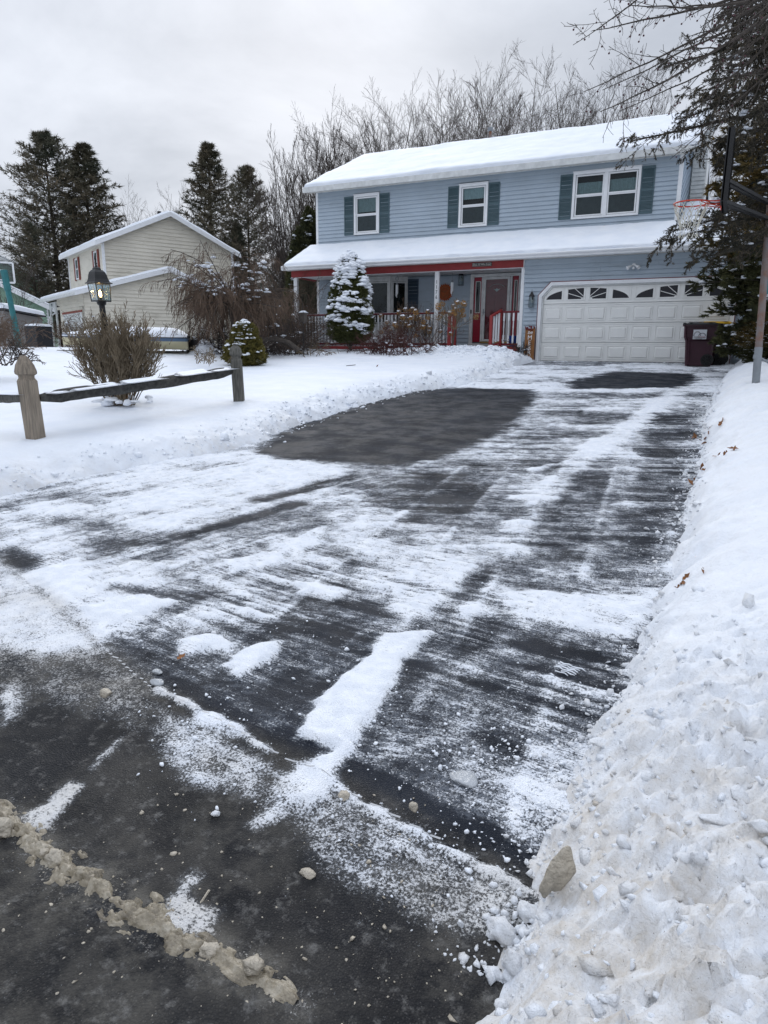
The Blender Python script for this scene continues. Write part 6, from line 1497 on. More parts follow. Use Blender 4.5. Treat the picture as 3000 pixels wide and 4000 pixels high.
def snow_on(seed, H, prof, n, s, tmin=.05, clumps=5, cap_=0., lump=.12, flatz=.5, face=None):
    r = np.random.default_rng(seed); P = []; S = []
    for _ in range(n):
        t = tmin+(1-tmin)*r.random()**.9; a = r.uniform(0, 6.28); w_ = r.uniform(.6, 1.35)
        for j in range(clumps):
            a2 = a+r.normal(0, .9)*s/max(.08, prof(np.array([t]))[0])*1.2; t2 = t+r.normal(0, .35)*s/H; rr = prof(np.array([min(1, t2)]))[0]*(1.0+lump*float(fbm(a2*2.2+9, t2*26*.35, 7, 3)))
            P.append([rr*.97*math.cos(a2), rr*.97*math.sin(a2), t2*H+s*.25]); q = s*w_*r.uniform(.35, .8); S.append([q*1.35, q*.85, q*flatz])
    if cap_:
        for j in range(12): a = r.uniform(0, 6.28); q = cap_*r.uniform(.0, .75); P.append([q*math.cos(a), q*math.sin(a), H*.985-q*.5]); S.append([cap_*.6, cap_*.55, cap_*.42])
    return blobs(np.array(P), np.array(S), r, ICO2, .13)
pA = lambda t: np.interp(t, [0,.05,.12,.25,.45,.7,.88,.96,1], [.30,.62,.74,.78,.72,.53,.35,.24,.05])
base = march(757, 766, SL); base[1] = max(base[1], -1.3); base = UY(757*PS, 766*PS, -1.25); base[2] = float(SL(base[0], base[1]))
Hs = PTop(base, 757, 556)[2]-base[2]-.20; wsc = 1.0
def wid(px0, px1, P): dd = (P-CAM)@FWD; return (px1-px0)*PS*dd/CF
ws = wid(702, 804, base)/2/.76
t = thing('dwarf_spruce', 'cone shaped dwarf spruce laden with snow in front of the porch', 'shrub', tuple(base))
pS = lambda x: pA(x)*ws*.93
lobj('foliage', *(lambda vf: (vf[0]+[0,0,.24], vf[1]))(dense_mesh(301, Hs, pS, n=13000, ln=.055, wd=.011, lump=.20, nl=30)), M['alberta'], t, kind='stuff')
lobj('core', *(lambda vf: (vf[0]+[0,0,.24], vf[1]))(core_mesh(Hs, pS, q=.72)), M['arbor'], t)
lobj('snow_clumps', *(lambda vf: (vf[0]+[0,0,.27], vf[1]))(snow_on(302, Hs, pS, 84, .14, .08, 9, cap_=.16, lump=.16, flatz=.62)), M['snow'], t, smooth=True, kind='stuff')
lobj('snow_clumps', *(lambda vf: (vf[0]+[0,0,.27], vf[1]))(snow_on(304, Hs, pS, 150, .04, .10, 3, lump=.2, flatz=.8)), M['snow'], t, smooth=True, kind='stuff')
r = np.random.default_rng(303); a = r.uniform(0, 6.28, 14); D0 = np.stack([np.cos(a)*.6, np.sin(a)*.6, np.ones(14)], 1); p, q = growb(np.zeros((14,3)), D0, np.full(14,.6), np.full(14,.014), 6, .15, .2, .6, r)
lobj('stems', *tubesb(p, q, 5), M['bark_grey'], t)
# small golden evergreen behind the fence
base = march(531, 789, SL); Hg = PTop(base, 524, 688)[2]-base[2]-.08; wg = wid(479, 573, base)/2
t = thing('golden_evergreen', 'small yellow green evergreen with a snow cap behind the old fence post', 'shrub', tuple(base))
pG = lambda x: np.interp(x, [0,.08,.2,.42,.50,.62,.85,.96,1], [.45,.85,1.0,.88,.70,.62,.50,.38,.08])*wg*.92
lobj('foliage', *dense_mesh(311, Hg, pG, n=7500, ln=.045, wd=.008, lump=.30, nl=18), M['yellow_green'], t, kind='stuff')
lobj('core', *core_mesh(Hg, pG, q=.66), M['arbor'], t)
lobj('snow_clumps', *snow_on(312, Hg, pG, 60, .06, .06, 6, cap_=.15, lump=.2, flatz=.6), M['snow'], t, smooth=True, kind='stuff')
r = np.random.default_rng(313); a = r.uniform(0, 6.28, 40); D0 = np.stack([np.cos(a), np.sin(a), .35+0*a], 1); p, q = growb(np.zeros((40,3)), D0, np.full(40,.5), np.full(40,.006), 5, .15, .3, .5, r)
s2 = spawnb(p, q, 5, .3, 1, 20, 60, .5, .7, r); p2, q2 = growb(*s2, 4, .15, .2, .5, r)
lobj('stems', *merge([tubesb(p, q, 4), tubesb(p2, np.maximum(q2, .002), 3)]), M['bark_grey'], t)
# arborvitae columns left of the house
pC = lambda x: np.interp(x, [0,.1,.4,.75,.93,1], [.75,.95,1.0,.66,.28,.05])
AVm = dense_mesh(321, 5.2, lambda x: pC(x)*.62, n=7000, ln=.13, wd=.022, lump=.22); AVc = core_mesh(5.2, lambda x: pC(x)*.62, q=.8); AVs = snow_on(322, 5.2, lambda x: pC(x)*.62, 26, .12, .1, 5, lump=.1)
av = None
for i, (px, py, X, Y, lab) in enumerate(((650, 490, -10.1, 4.2, 'shorter dark arborvitae column left of the blue house'), (672, 447, -9.55, 5.6, 'taller arborvitae column against the left wall of the blue house'), (690, 600, -8.9+.0, 9.9, 'arborvitae column behind the porch end'), (636, 590, -11.0, 3.0, 'low snowy arborvitae beside the porch corner'))):
    P = np.array([X, Y, .2]); P = UY(px*PS, 1345, Y); P[2] = .2; sc = (UY(px*PS, py*PS, Y)[2]-.2)/5.2
    if av is None:
        av = thing('arborvitae', lab, 'evergreen', tuple(P), 'arborvitae left of the blue house'); av.scale = (sc,)*3
        lobj('foliage', *AVm, M['arbor'], av, kind='stuff'); lobj('core', *AVc, M['arbor'], av); lobj('snow_clumps', *AVs, M['snow'], av, smooth=True, kind='stuff')
    else: copy_tree(av, location=tuple(P), scale=(max(sc, .62),)*2+(sc,), rotation_euler=(0,0,i*1.3), label=lab)

# ------------------------------------------------------------------ the clipped bare bush round the lamp
def bush_mesh(seed, H, W, stems, k2=9, k3=6, tw=.0030, flat=True, r0_=.012, bottom=.10, th=3):
    r = np.random.default_rng(seed); a = r.uniform(0, 6.28, stems); rad = np.sqrt(r.random(stems)); 
    P0 = np.stack([np.cos(a)*rad*bottom, np.sin(a)*rad*bottom, -.08+0*a], 1); tgt = np.stack([np.cos(a)*rad*W, np.sin(a)*rad*W, H*(.86-.20*rad**2)+0*a], 1)
    D0 = tgt-P0; L0 = np.linalg.norm(D0, axis=1)*r.uniform(.75, 1.0, stems); D0 = unit(D0+[0,0,-.1]); p0, q0 = growb(P0, D0, L0, np.full(stems, r0_)*r.uniform(.5, 1.1, stems), 9, .07, .35, .4, r)
    s1 = spawnb(p0, q0, k2, .28, .98, 15, 42, .48, .6, r, .12); p1, q1 = growb(*s1, 6, .12, .4, .45, r)
    s2 = spawnb(p1, q1, k3, .2, 1.0, 15, 50, .42, .7, r, .12); p2, q2 = growb(*s2, 4, .14, .35, .6, r)
    q1 = np.maximum(q1, tw*1.2); q2 = np.maximum(q2, tw)
    return tubesb(p0, q0, 5), merge([tubesb(p1, q1, th), tubesb(p2, q2, 3)]), p2
BP = march(266, 874, SL); HB = PTop(BP, 266, 655)[2]-BP[2]; WB = wid(140, 368, BP)/2
a_, b_, p2_ = bush_mesh(401, HB, WB*1.08, 56, k2=15, k3=7, tw=.0034, r0_=.012, bottom=.13)
t = thing('bare_bush', 'clipped bare bush growing round the lamp post', 'bush', tuple(BP))
lobj('stems', *a_, M['twig_bush'], t, kind='stuff'); lobj('twigs', *b_, M['twig_bush'], t, kind='stuff')
r = np.random.default_rng(402); V = [r.normal(0, .16, (30, 2)), ]
P = np.column_stack([r.normal(.05, .20, 26), r.normal(-.02, .18, 26), r.uniform(.0, .10, 26)]); lobj('caught_snow', *blobs(P, np.abs(r.normal(.055, .02, (26,3)))*[1.3,1.2,.7], r, ICO2, .08), M['snow'], t, smooth=True, kind='stuff')
rr = unit(RT*[1,1,0])
P = np.array([(rr*o)+[0,0,z] for o, z in ((.03,.66),(.10,.68),(.16,.65),(.23,.66),(.42,.68),(.47,.66),(-.10,.70),(-.14,.69),(.07,.64),(-.33,.62),(-.36,.61),(.52,.69))]); lobj('caught_snow', *blobs(P, np.abs(r.normal(.05, .018, (12,3)))*[1.3,1.1,.55], r, ICO2, .08), M['snow'], t, smooth=True, kind='stuff')
def leafmesh(seed, P, s, r=None):
    r = np.random.default_rng(seed); V = []; F = []
    for p in P:
        n = unit(r.normal(0, 1, 3)+[0,0,.6]); u = unit(np.cross(n, r.normal(0, 1, 3))); v = np.cross(n, u); q = s*r.uniform(.6, 1.3); b_ = len(V)
        for x, y, z in ((-1,0,0),(-.5,.35,.12),(-.2,.22,.05),(.1,.5,.2),(.45,.25,.1),(1,0,.25),(.4,-.3,.1),(.1,-.5,.2),(-.2,-.2,.05),(-.5,-.4,.12)): V.append(p+(u*x+v*y+n*z)*q)
        F.append(tuple(range(b_, b_+10)))
    return MB().add(V, F)
ob('dead_leaves', leafmesh(5, [BP+rr*o+[0,0,z]-FWD*.16*[1,1,0] for o, z in ((.12,.12),(.16,.08),(-.08,.05),(.2,.05),(-.12,.07),(.05,.04))], .05), M['leaf'], t, kind='stuff')

# ------------------------------------------------------------------ weeping tree
WP = UD(507*PS, 1345, 19.0); WP[2] = .18
Hw = (PTop(WP, 505, 588)[2]-.18)*.97; Ww = wid(355, 640, WP)/2
t = thing('weeping_tree', 'weeping tree with brown drooping twigs and snow on its crown', 'tree', tuple(WP))
r = np.random.default_rng(411)
tr, trr = growb(np.array([[0,0,-.1]]), np.array([[.05,0,1.]]), np.array([Hw*.80]), np.array([.075]), 8, .05, .2, .6, r)
nb = 64; a = r.uniform(0, 6.28, nb); el = r.uniform(.0, .95, nb); D0 = np.stack([np.cos(a)*np.cos(el), np.sin(a)*np.cos(el), np.sin(el)], 1); P0 = np.repeat(tr[:,-1], nb, 0)+np.stack([0*a,0*a,-r.uniform(0, .35, nb)], 1)
p1, q1 = growb(P0, D0, Ww*r.uniform(.6, 1.10, nb), np.full(nb,.020), 9, .10, -.9, .35, r)
s2 = spawnb(p1, q1, 12, .2, 1, 20, 80, .65, .55, r, .10, plane=.6); p2, q2 = growb(*s2, 7, .14, -1.5, .4, r)
s3 = spawnb(p2, q2, 7, .1, .95, 10, 55, .60, .7, r, -.2); p3, q3 = growb(*s3, 6, .09, -2.6, .6, r)
lim = lambda p: np.concatenate([p[...,:2], np.maximum(p[...,2:], .25+.2*np.sin(p[...,:1]*5))], -1)
lobj('trunk', *merge([tubesb(tr, trr, 8), tubesb(p1, q1, 5)]), M['bark'], t); lobj('twigs', *merge([tubesb(lim(p2), np.maximum(q2,.0045), 3), tubesb(lim(p3), np.maximum(q3,.0040), 3)]), M['twig_brown'], t, kind='stuff')
P, T = along(p1, 3, r, .2, .8); P = P[P[:,2] > Hw*.74]; P = P[r.random(len(P)) < .75]; P = np.repeat(P, 3, 0)+r.normal(0, .07, (len(P)*3, 3)); lobj('caught_snow', *blobs(P+[0,0,.02], np.abs(r.normal(.055, .025, (len(P),3)))*[1.3,1.1,.6], r, ICO1, .1), M['snow'], t, smooth=True, kind='stuff')

# tangled brush between the houses
def brush(name, lab, px, py, dist, W, H, seed, mt, n=60, snow=14, cat='bush', lean=0):
    P = UD(px*PS, py*PS, dist); P[2] = max(.0, float(SL(P[0], P[1]))-.02)
    t = thing(name, lab, cat, tuple(P)); r = np.random.default_rng(seed)
    x = r.uniform(-W, W, n); y = r.uniform(-.5, .5, n); a = r.uniform(0, 6.28, n); el = r.uniform(.5, 1.45, n)
    D0 = np.stack([np.cos(a)*np.cos(el)+lean, np.sin(a)*np.cos(el), np.sin(el)], 1); p0, q0 = growb(np.stack([x, y, 0*x-.05], 1), D0, H*r.uniform(.6, 1.15, n), np.full(n,.012), 8, .14, -.5, .4, r)
    s1 = spawnb(p0, q0, 8, .2, 1, 20, 70, .5, .6, r, .05); p1, q1 = growb(*s1, 5, .16, -.3, .5, r); s2 = spawnb(p1, q1, 5, .2, 1, 20, 60, .5, .7, r); p2, q2 = growb(*s2, 4, .16, -.3, .6, r)
    lobj('stems', *tubesb(p0, q0, 4), mt, t, kind='stuff'); lobj('twigs', *merge([tubesb(p1, np.maximum(q1,.005), 3), tubesb(p2, np.maximum(q2,.004), 3)]), mt, t, kind='stuff')
    if snow:
        Q, T = along(p0, 2, r, .3, .9); Q = Q[r.permutation(len(Q))[:snow*3]]; lobj('caught_snow', *blobs(Q+[0,0,.02], np.abs(r.normal(.05, .02, (len(Q),3)))*[1.4,1.1,.6], r, ICO1, .1), M['snow'], t, smooth=True, kind='stuff')
    return t
brush('bare_shrub', 'dark brown tangle of brush right of the golden evergreen by the porch', 590, 758, 20.5, 1.0, 1.5, 421, M['twig'], n=90, snow=16)
brush('bare_shrub', 'snow dusted brush between the boat and the weeping tree', 455, 744, 20.5, .95, 1.05, 422, M['twig'], n=70, snow=22)
brush('bare_shrub', 'tall brown shrub just left of the porch corner', 612, 756, 23.5, .7, 2.3, 423, M['twig_brown'], n=60, snow=10)
brush('bare_shrub', 'reddish bare shrub beside the grey shed', 195, 742, 25.0, 1.2, 1.3, 424, M['twig_brown'], n=70, snow=8)
brush('bare_shrub', 'brown twiggy shrub behind the teal pole at the left edge', 5, 750, 19.0, .8, 1.2, 425, M['twig_brown'], n=34, snow=0)
brush('bare_shrub', 'low leafy twig clump in the snow at the left edge', 8, 772, 12.5, .5, .55, 426, M['twig'], n=22, snow=3)
brush('dry_weeds', 'sparse dry weeds poking through the snow left of the golden evergreen', 440, 757, 15.5, .45, .38, 427, M['twig_bush'], n=10, snow=0, cat='weeds')
brush('dry_weeds', 'thin dry stalks at the foot of the left porch skirt', 672, 768, 19.6, .3, .55, 428, M['twig_bush'], n=5, snow=0, cat='weeds')
# fallen log by the porch corner
LG = UD(585*PS, 752*PS, 18.8); t = thing('fallen_branch', 'dark fallen branch arching over the snow by the porch corner', 'branch', tuple(LG))
r = np.random.default_rng(5); pp = [LG+rr*o+[0,0,z] for o, z in ((-.65,.05),(-.3,.22),(.1,.26),(.5,.15),(.75,-.05))]; m = MB().tube(pp, [.03,.05,.06,.06,.07], 7)
for k in range(9): o = r.uniform(-.5, .3); m.tube([LG+rr*o+[0,0,.22], LG+rr*(o-.25)+[0,0,.05], LG+rr*(o-.45)+[0,0,-.05]], [.015,.01,.006], 4)
ob('branch', m, M['bark'], t)

M['barberry'] = mat('barberry', (.07,.028,.024), .9, .3, 6)
# ------------------------------------------------------------------ hydrangeas in front of the porch
def hyd(lab, P, H, W, seed, heads, nst=26, tree=False, snowf=.8):
    t = thing('hydrangea', lab, 'shrub', tuple(P), 'dried hydrangeas in front of the porch'); r = np.random.default_rng(seed)
    if tree:
        n = 16; tr, trr = growb(np.array([[0,0,-.1]]), np.array([[.03,0,1.]]), np.array([H*.42]), np.array([.03]), 6, .04, .1, .8, r); b0 = np.repeat(tr[:,-1], n, 0); lobj('trunk', *tubesb(tr, trr, 7), M['bark_grey'], t)
    else: n = nst; b0 = np.stack([r.normal(0, W*.25, n), r.normal(0, .12, n), 0*r.random(n)-.05], 1)
    a = r.uniform(0, 6.28, n); el = r.uniform(.7, 1.4, n) if not tree else r.uniform(.5, 1.3, n)
    D0 = np.stack([np.cos(a)*np.cos(el)*1.2, np.sin(a)*np.cos(el)*.7, np.sin(el)], 1); Ls = (H if not tree else H*.62)*r.uniform(.6, 1.05, n)
    p0, q0 = growb(b0, D0, Ls, np.full(n, .008), 8, .10, .3, .4, r); s1 = spawnb(p0, q0, 9, .25, 1, 15, 55, .45, .7, r, .1); p1, q1 = growb(*s1, 5, .13, .5, .5, r)
    s2 = spawnb(p1, q1, 3, .2, 1, 15, 55, .6, .7, r, .1); p2, q2 = growb(*s2, 4, .13, .3, .5, r)
    lobj('stems', *merge([tubesb(p0, q0, 4), tubesb(p1, np.maximum(q1,.0035), 3), tubesb(p2, np.maximum(q2,.003), 3)]), M['twig_bush'] if tree else M['twig_brown'], t, kind='stuff')
    ends = np.vstack([p0[:,-1], p1[::3,-1]]); ends = ends[r.permutation(len(ends))[:heads]]
    hv = hm = None
    for e_ in ends:     # dried flower head: cluster of petals, with or without snow cap
        s = r.uniform(.055, .085); nP = 75; d = unit(r.normal(0, 1, (nP, 3))); Pp = d*s*r.uniform(.55, 1.0, (nP,1))*[1,1,.85]; V, F = blades(Pp, unit(d+r.normal(0,.5,(nP,3))), s*.42, s*.20, r)
        h_ = lobj('flower_head', V+e_, F, M['hydrangea'], t)
        if r.random() < snowf: q = s*r.uniform(.6, .95); V, F = blobs(np.array([e_+[0,0,s*.55]]), np.array([[q, q, q*.62]]), r, ICO2, .08); lobj('snow_cap', V, F, M['snow'], h_, smooth=True)
    return t
def onlawn(px, Y): 
    P = UY(px*PS, 1380, Y); P[2] = float(SL(P[0], P[1])); return P
hyd('dried hydrangea with many snow capped brown heads right of the dwarf spruce', onlawn(865, -.75), 1.35, .6, 431, 26)
hyd('dense dried hydrangea in front of the middle porch post', onlawn(925, -.65), 1.3, .5, 432, 18)
hyd('small hydrangea tree on a thin trunk left of the front steps', onlawn(975, -.95), 1.45, .5, 433, 20, tree=True, snowf=.5)
brush('bare_shrub', 'dark red barberry twigs low behind the hydrangeas', 850, 752, 20.1, .8, .8, 434, M['barberry'], n=50, snow=8)
brush('bare_shrub', 'small dark shrub between the steps and the be merry sign', 1128, 762, 20.6, .2, .5, 435, M['twig'], n=26, snow=2)

# bird feeder on a shepherd hook, garden light
fp = UD(656*PS, 765*PS, 19.6); fp[2] = float(SL(fp[0], fp[1]))
t = thing('bird_feeder', 'dark bird feeder with a snow cap on a shepherd hook by the porch corner', 'bird feeder', tuple(fp))
zf = PTop(fp, 652, 645)[2]; m = MB().tube([fp-[0,0,.2], [fp[0],fp[1],zf-.15]], .012, 6); m.tube([[fp[0]+.0, fp[1], zf-.15]]+[list(fp*[1,1,0]+rr*(-.14+.14*math.cos(a))+[0,0,zf-.15+.17*math.sin(a)]) for a in np.linspace(.2, 3.0, 9)], .008, 5); m.tube([fp+[0,0,.0], fp+rr*.45*.9+[0,0,-.02]], .004, 4)
ob('hook', m, M['black'], t); hz = zf-.50; hp_ = fp*[1,1,0]-rr*.0
m = MB().bbox(hp_[0]-.09, hp_[0]+.09, hp_[1]-.09, hp_[1]+.09, hz-.14, hz+.12, .01); ob('feeder', m, M['bark_grey'], t); snow_slab('snow_cap', (hp_[0]-.10, hp_[1]-.10, hz+.12), (.2,0,0), (0,.2,0), .08, t, nu=6, nv=5)
# ------------------------------------------------------------------ trees at the right
def bezier(P0, P1, P2, P3, n): t = np.linspace(0, 1, n)[:,None]; return P0*(1-t)**3+3*P1*t*(1-t)**2+3*P2*t*t*(1-t)+P3*t**3
TR = UD(1850*PS, 1345, 10.6); TR[2] = float(SR(TR[0], TR[1]))
t = thing('spruce_tree', 'tall dark spruce at the right edge with drooping snow dusted boughs', 'tree', tuple(TR))
r = np.random.default_rng(501)
lobj('trunk', *tubesb(np.array([[[0,0,-.3],[.02,0,2],[0,.05,4],[.03,0,6.5],[0,0,9]]]), np.array([[.20,.17,.14,.10,.03]]), 10), M['bark'], t)
tips = [(1362,305,9.8,-90,1.0),(1440,142,10.0,-60,.9),(1497,222,9.6,-50,.9),(1535,190,10.4,-50,.9),(1475,255,10.6,-60,.8),(1418,525,10.6,-70,.75),(1440,500,11.0,-40,.7),(1550,90,9.6,-40,.9),(1590,40,10.2,-30,.9),(1560,300,9.3,-60,.8),(1620,130,9.2,-40,.9),(1600,260,10.8,-40,.9),(1500,560,10.4,-30,.7),(1545,345,11.2,-60,.7),(1610,20,9.2,-30,1.0),(1480,330,11.4,-60,.6),(1640,230,9.0,-40,.9),(1530,470,10.2,-50,.6),(1640,330,10.2,-40,.9),(1645,60,8.8,-40,1.0),(1600,420,10.8,-40,.8),(1580,520,10.0,-40,.7),(1570,160,11.4,-40,.9),(1520,240,11.6,-50,.8),(1630,180,11.0,-40,.9),(1560,20,9.4,-30,.9),(1590,85,9.0,-30,1.0),(1635,25,8.6,-30,1.0),(1545,130,9.2,-30,.9),(1520,175,9.0,-30,.8),(1640,150,10.2,-30,.9)]
bigP = []; 
for px, py, dd, rise_, sc in tips:
    tip = UD(px*PS, py*PS, dd)-TR; zs0 = tip[2]+.45+.25*r.random(); P0 = np.array([0, 0, zs0]); c1_ = P0*.65+tip*.35+[0,0,.16]; c2__ = P0*.3+tip*.7+[0,0,.02]
    bigP.append(bezier(P0, c1_, c2__, tip, 14))
bigP = np.array(bigP); bigR = np.linspace(.045, .008, 14)[None]*np.array([[x[4]] for x in tips])
s1 = spawnb(bigP, bigR, 20, .15, 1.0, 35, 75, .26, .45, r, -.12, plane=.35); s1 = (s1[0], s1[1], np.clip(s1[2], .12, .8), s1[3]); p1, q1 = growb(*s1, 7, .10, -.45, .3, r)
s2 = spawnb(p1, q1, 8, .15, 1.0, 25, 65, .45, .6, r, -.18, plane=.7); p2, q2 = growb(*s2, 5, .13, -.35, .4, r)
s3 = spawnb(p2, q2, 3, .3, 1.0, 25, 60, .45, .8, r, -.1); p3, q3 = growb(*s3, 4, .13, -.2, .5, r)
lobj('branches', *merge([tubesb(bigP, bigR, 6), tubesb(p1, np.maximum(q1,.0035), 4)]), M['bark'], t)
lobj('twigs', *merge([tubesb(p2, np.maximum(q2,.0026), 3), tubesb(p3, np.maximum(q3,.0022), 3)]), M['twig_bush'], t, kind='stuff')
sel1 = r.random(len(p1)) < .75; sel2 = r.random(len(p2)) < .72
P, T = along(p2[sel2], 34, r, .15, 1.0); D_ = unit(T*.8+unit(r.normal(0, 1, T.shape))*.7); n2 = blades(P, D_, .034, .0048, r)
P, T = along(p1[sel1], 60, r, .35, 1.0); D_ = unit(T*.8+unit(r.normal(0, 1, T.shape))*.7); n1 = blades(P, D_, .036, .0048, r)
P, T = along(bigP, 700, r, .45, 1.0); D_ = unit(T*.8+unit(r.normal(0, 1, T.shape))*.8); n0 = blades(P+r.normal(0,.02,P.shape), D_, .045, .006, r)
P3, T3 = along(p3, 10, r, .2, 1.0); k3 = r.random(len(P3)) < .4; n3 = blades(P3[k3], unit(T3[k3]*.8+unit(r.normal(0,1,T3[k3].shape))*.7), .032, .0045, r)
lobj('needles', *merge([n0, n1, n2, n3]), M['needle_spruce'], t, kind='stuff')
P, T = along(bigP, 3, r, .35, .97); P = P[r.random(len(P)) < .6]; P = np.repeat(P, 3, 0)+r.normal(0, .03, (len(P)*3, 3)); lobj('snow_clumps', *blobs(P+[0,0,.03], np.abs(r.normal(.035, .012, (len(P),3)))*[1.5,1.2,.6], r, ICO2, .08), M['snow'], t, smooth=True, kind='stuff')

# big yew beside the garage
YP = UD(1660*PS, 1345, 17.2); YP = np.array([6.25, -3.2, .0])
t = thing('yew_tree', 'dense dark green yew with bronze upper boughs beside the garage', 'evergreen', tuple(YP))
r = np.random.default_rng(511); H = 4.95; nb = 300; tt_ = (np.arange(nb)+r.random(nb))/nb; z = .15+tt_*(H-.5)
env = np.interp(tt_, [0,.15,.35,.55,.75,.9,1], [1.5,1.5,1.95,2.3,2.05,1.6,.9])*r.uniform(.78, 1.08, nb); a = np.arange(nb)*2.399; el = .12+.9*tt_**2+r.normal(0, .12, nb)
D0 = np.stack([np.cos(a)*np.cos(el), np.sin(a)*np.cos(el), np.sin(el)], 1); p1, q1 = growb(np.stack([0*z, 0*z, z], 1), D0, env, np.full(nb, .02), 7, .08, .1, .3, r)
s2 = spawnb(p1, q1, 12, .25, 1.0, 25, 60, .32, .5, r, .03, plane=.5); p2, q2 = growb(*s2, 5, .10, .05, .4, r)
s3 = spawnb(p2, q2, 4, .2, 1.0, 25, 60, .5, .7, r, .03); p3, q3 = growb(*s3, 4, .10, .05, .5, r)
lobj('trunk', *merge([tubesb(np.array([[[0,0,-.2],[0,0,1.5],[0,0,3.0],[0,0,4.2]]]), np.array([[.14,.11,.07,.02]]), 8), tubesb(p1, q1, 4)]), M['bark'], t)
def sprays(p, k, ln, wd, t0=.1):
    P, T = along(p, k, r, t0, 1); side = unit(np.cross(T, [0,0,1.])+1e-6)*np.where(r.random((len(T),1)) < .5, 1, -1); return blades(P, unit(T*.8+side*.75+r.normal(0, .28, T.shape)), ln*r.uniform(.7, 1.3, len(P)), wd, r)
allf = merge([sprays(p3, 17, .10, .013), sprays(p2, 34, .10, .014)])
cz = allf[0][allf[1][:,0],2]+r.normal(0, .35, len(allf[1])); up_ = cz > 2.5
for sel, nm, mt in ((~up_, 'foliage', M['arbor']), (up_, 'foliage', M['yew'])):
    F = allf[1][sel]; V = allf[0][F.ravel()]; lobj(nm, V, np.arange(len(V)).reshape(-1, 3), mt, t, kind='stuff', **({'label': 'bronze tinged upper foliage'} if mt is M['yew'] else {}))
lobj('core', *core_mesh(4.0, lambda x: np.interp(x, [0,.1,.35,.6,.85,1], [.7,.95,1.2,1.3,.8,.1]), q=.80), M['arbor'], t)
P, T = along(p1, 5, r, .6, 1.0); P = P[r.random(len(P)) < .5]; P = np.repeat(P, 3, 0)+r.normal(0, .05, (len(P)*3, 3))*[1,1,.3]; lobj('snow_clumps', *blobs(P+[0,0,.045], np.abs(r.normal(.045, .02, (len(P),3)))*[1.5,1.2,.6], r, ICO1, .08), M['snow'], t, smooth=True, kind='stuff')
# low branchy evergreen at its foot
t = copy_tree(t, location=(5.75, -4.3, -.02), scale=(.30,.30,.17), rotation_euler=(0,0,2.1), label='low spreading evergreen sprig in the snow beside the trash carts', group='evergreens beside the garage')

# crab apple boughs reaching in from the upper right, close to the camera
AP = UD(2050*PS, 1345, 5.6); AP[2] = float(SR(AP[0], AP[1]))
t = thing('crabapple_tree', 'bare crab apple with small dark fruit reaching in at the upper right', 'tree', tuple(AP))
r = np.random.default_rng(521); fork = UD(1900*PS, -120*PS, 5.6)-AP
lobj('trunk', *tubesb(np.array([[[0,0,-.3],[0,0,.8],list(fork*.6),list(fork)]]), np.array([[.12,.10,.08,.06]]), 10), M['bark'], t)
tipc = [((1300,-60),(1480,-40),(1238,92),5.3),((1700,-60),(1500,20),(1286,48),5.6),((1720,-40),(1560,80),(1262,212),5.5),((1700,0),(1520,130),(1290,236),5.2),((1720,-20),(1600,60),(1300,190),6.0),((1740,20),(1540,170),(1330,250),5.8),((1740,0),(1570,40),(1340,20),5.0),((1720,60),(1560,200),(1470,290),6.2),((1730,-40),(1620,20),(1400,10),6.4),((1750,80),(1620,200),(1450,345),7.0)]
mainp = np.array([bezier(fork, UD(a_[0]*PS, a_[1]*PS, d_)-AP, UD(b_[0]*PS, b_[1]*PS, d_)-AP, UD(c_[0]*PS, c_[1]*PS, d_)-AP, 18) for a_, b_, c_, d_ in tipc]); mainp = mainp+np.cumsum(r.normal(0, .006, mainp.shape), 1)
mr_ = np.linspace(.022, .0028, 18)[None]*r.uniform(.7, 1.1, (len(tipc), 1))
s1 = spawnb(mainp, mr_, 14, .3, .97, 25, 65, .18, .55, r, .02); p1, q1 = growb(*s1, 7, .12, -.05, .4, r)
s2 = spawnb(p1, q1, 5, .2, .97, 25, 70, .42, .7, r); p2, q2 = growb(*s2, 5, .13, .0, .5, r)
s3 = spawnb(mainp, mr_, 30, .2, 1.0, 40, 80, .018, .6, r); p3, q3 = growb(*s3, 3, .1, .3, .8, r)
lobj('branches', *merge([tubesb(mainp, mr_, 6), tubesb(p1, np.maximum(q1,.0020), 5)]), M['bark'], t); lobj('twigs', *merge([tubesb(p2, np.maximum(q2,.0015), 4), tubesb(p3, np.maximum(q3,.002), 4)]), M['bark'], t, kind='stuff')
P, T = along(p1, 1, r, .5, 1.0); P2_, T2_ = along(p2, 1, r, .6, 1.0); P = np.vstack([P, P2_[::4]]); P = P[r.random(len(P)) < .5]; n = len(P); e_ = P+np.stack([r.normal(0,.012,n), r.normal(0,.012,n), -r.uniform(.02,.05,n)], 1)
st_ = np.stack([P, (P+e_)/2+[.004,0,0], e_], 1); lobj('fruit_stalks', *tubesb(st_, np.full((n,3), .0010), 3), M['bark'], t, kind='stuff')
lobj('fruit', *blobs(e_, np.full((n,3), .0085), r, ICO1, .02, flat=False), M['berry'], t, smooth=True, kind='stuff')

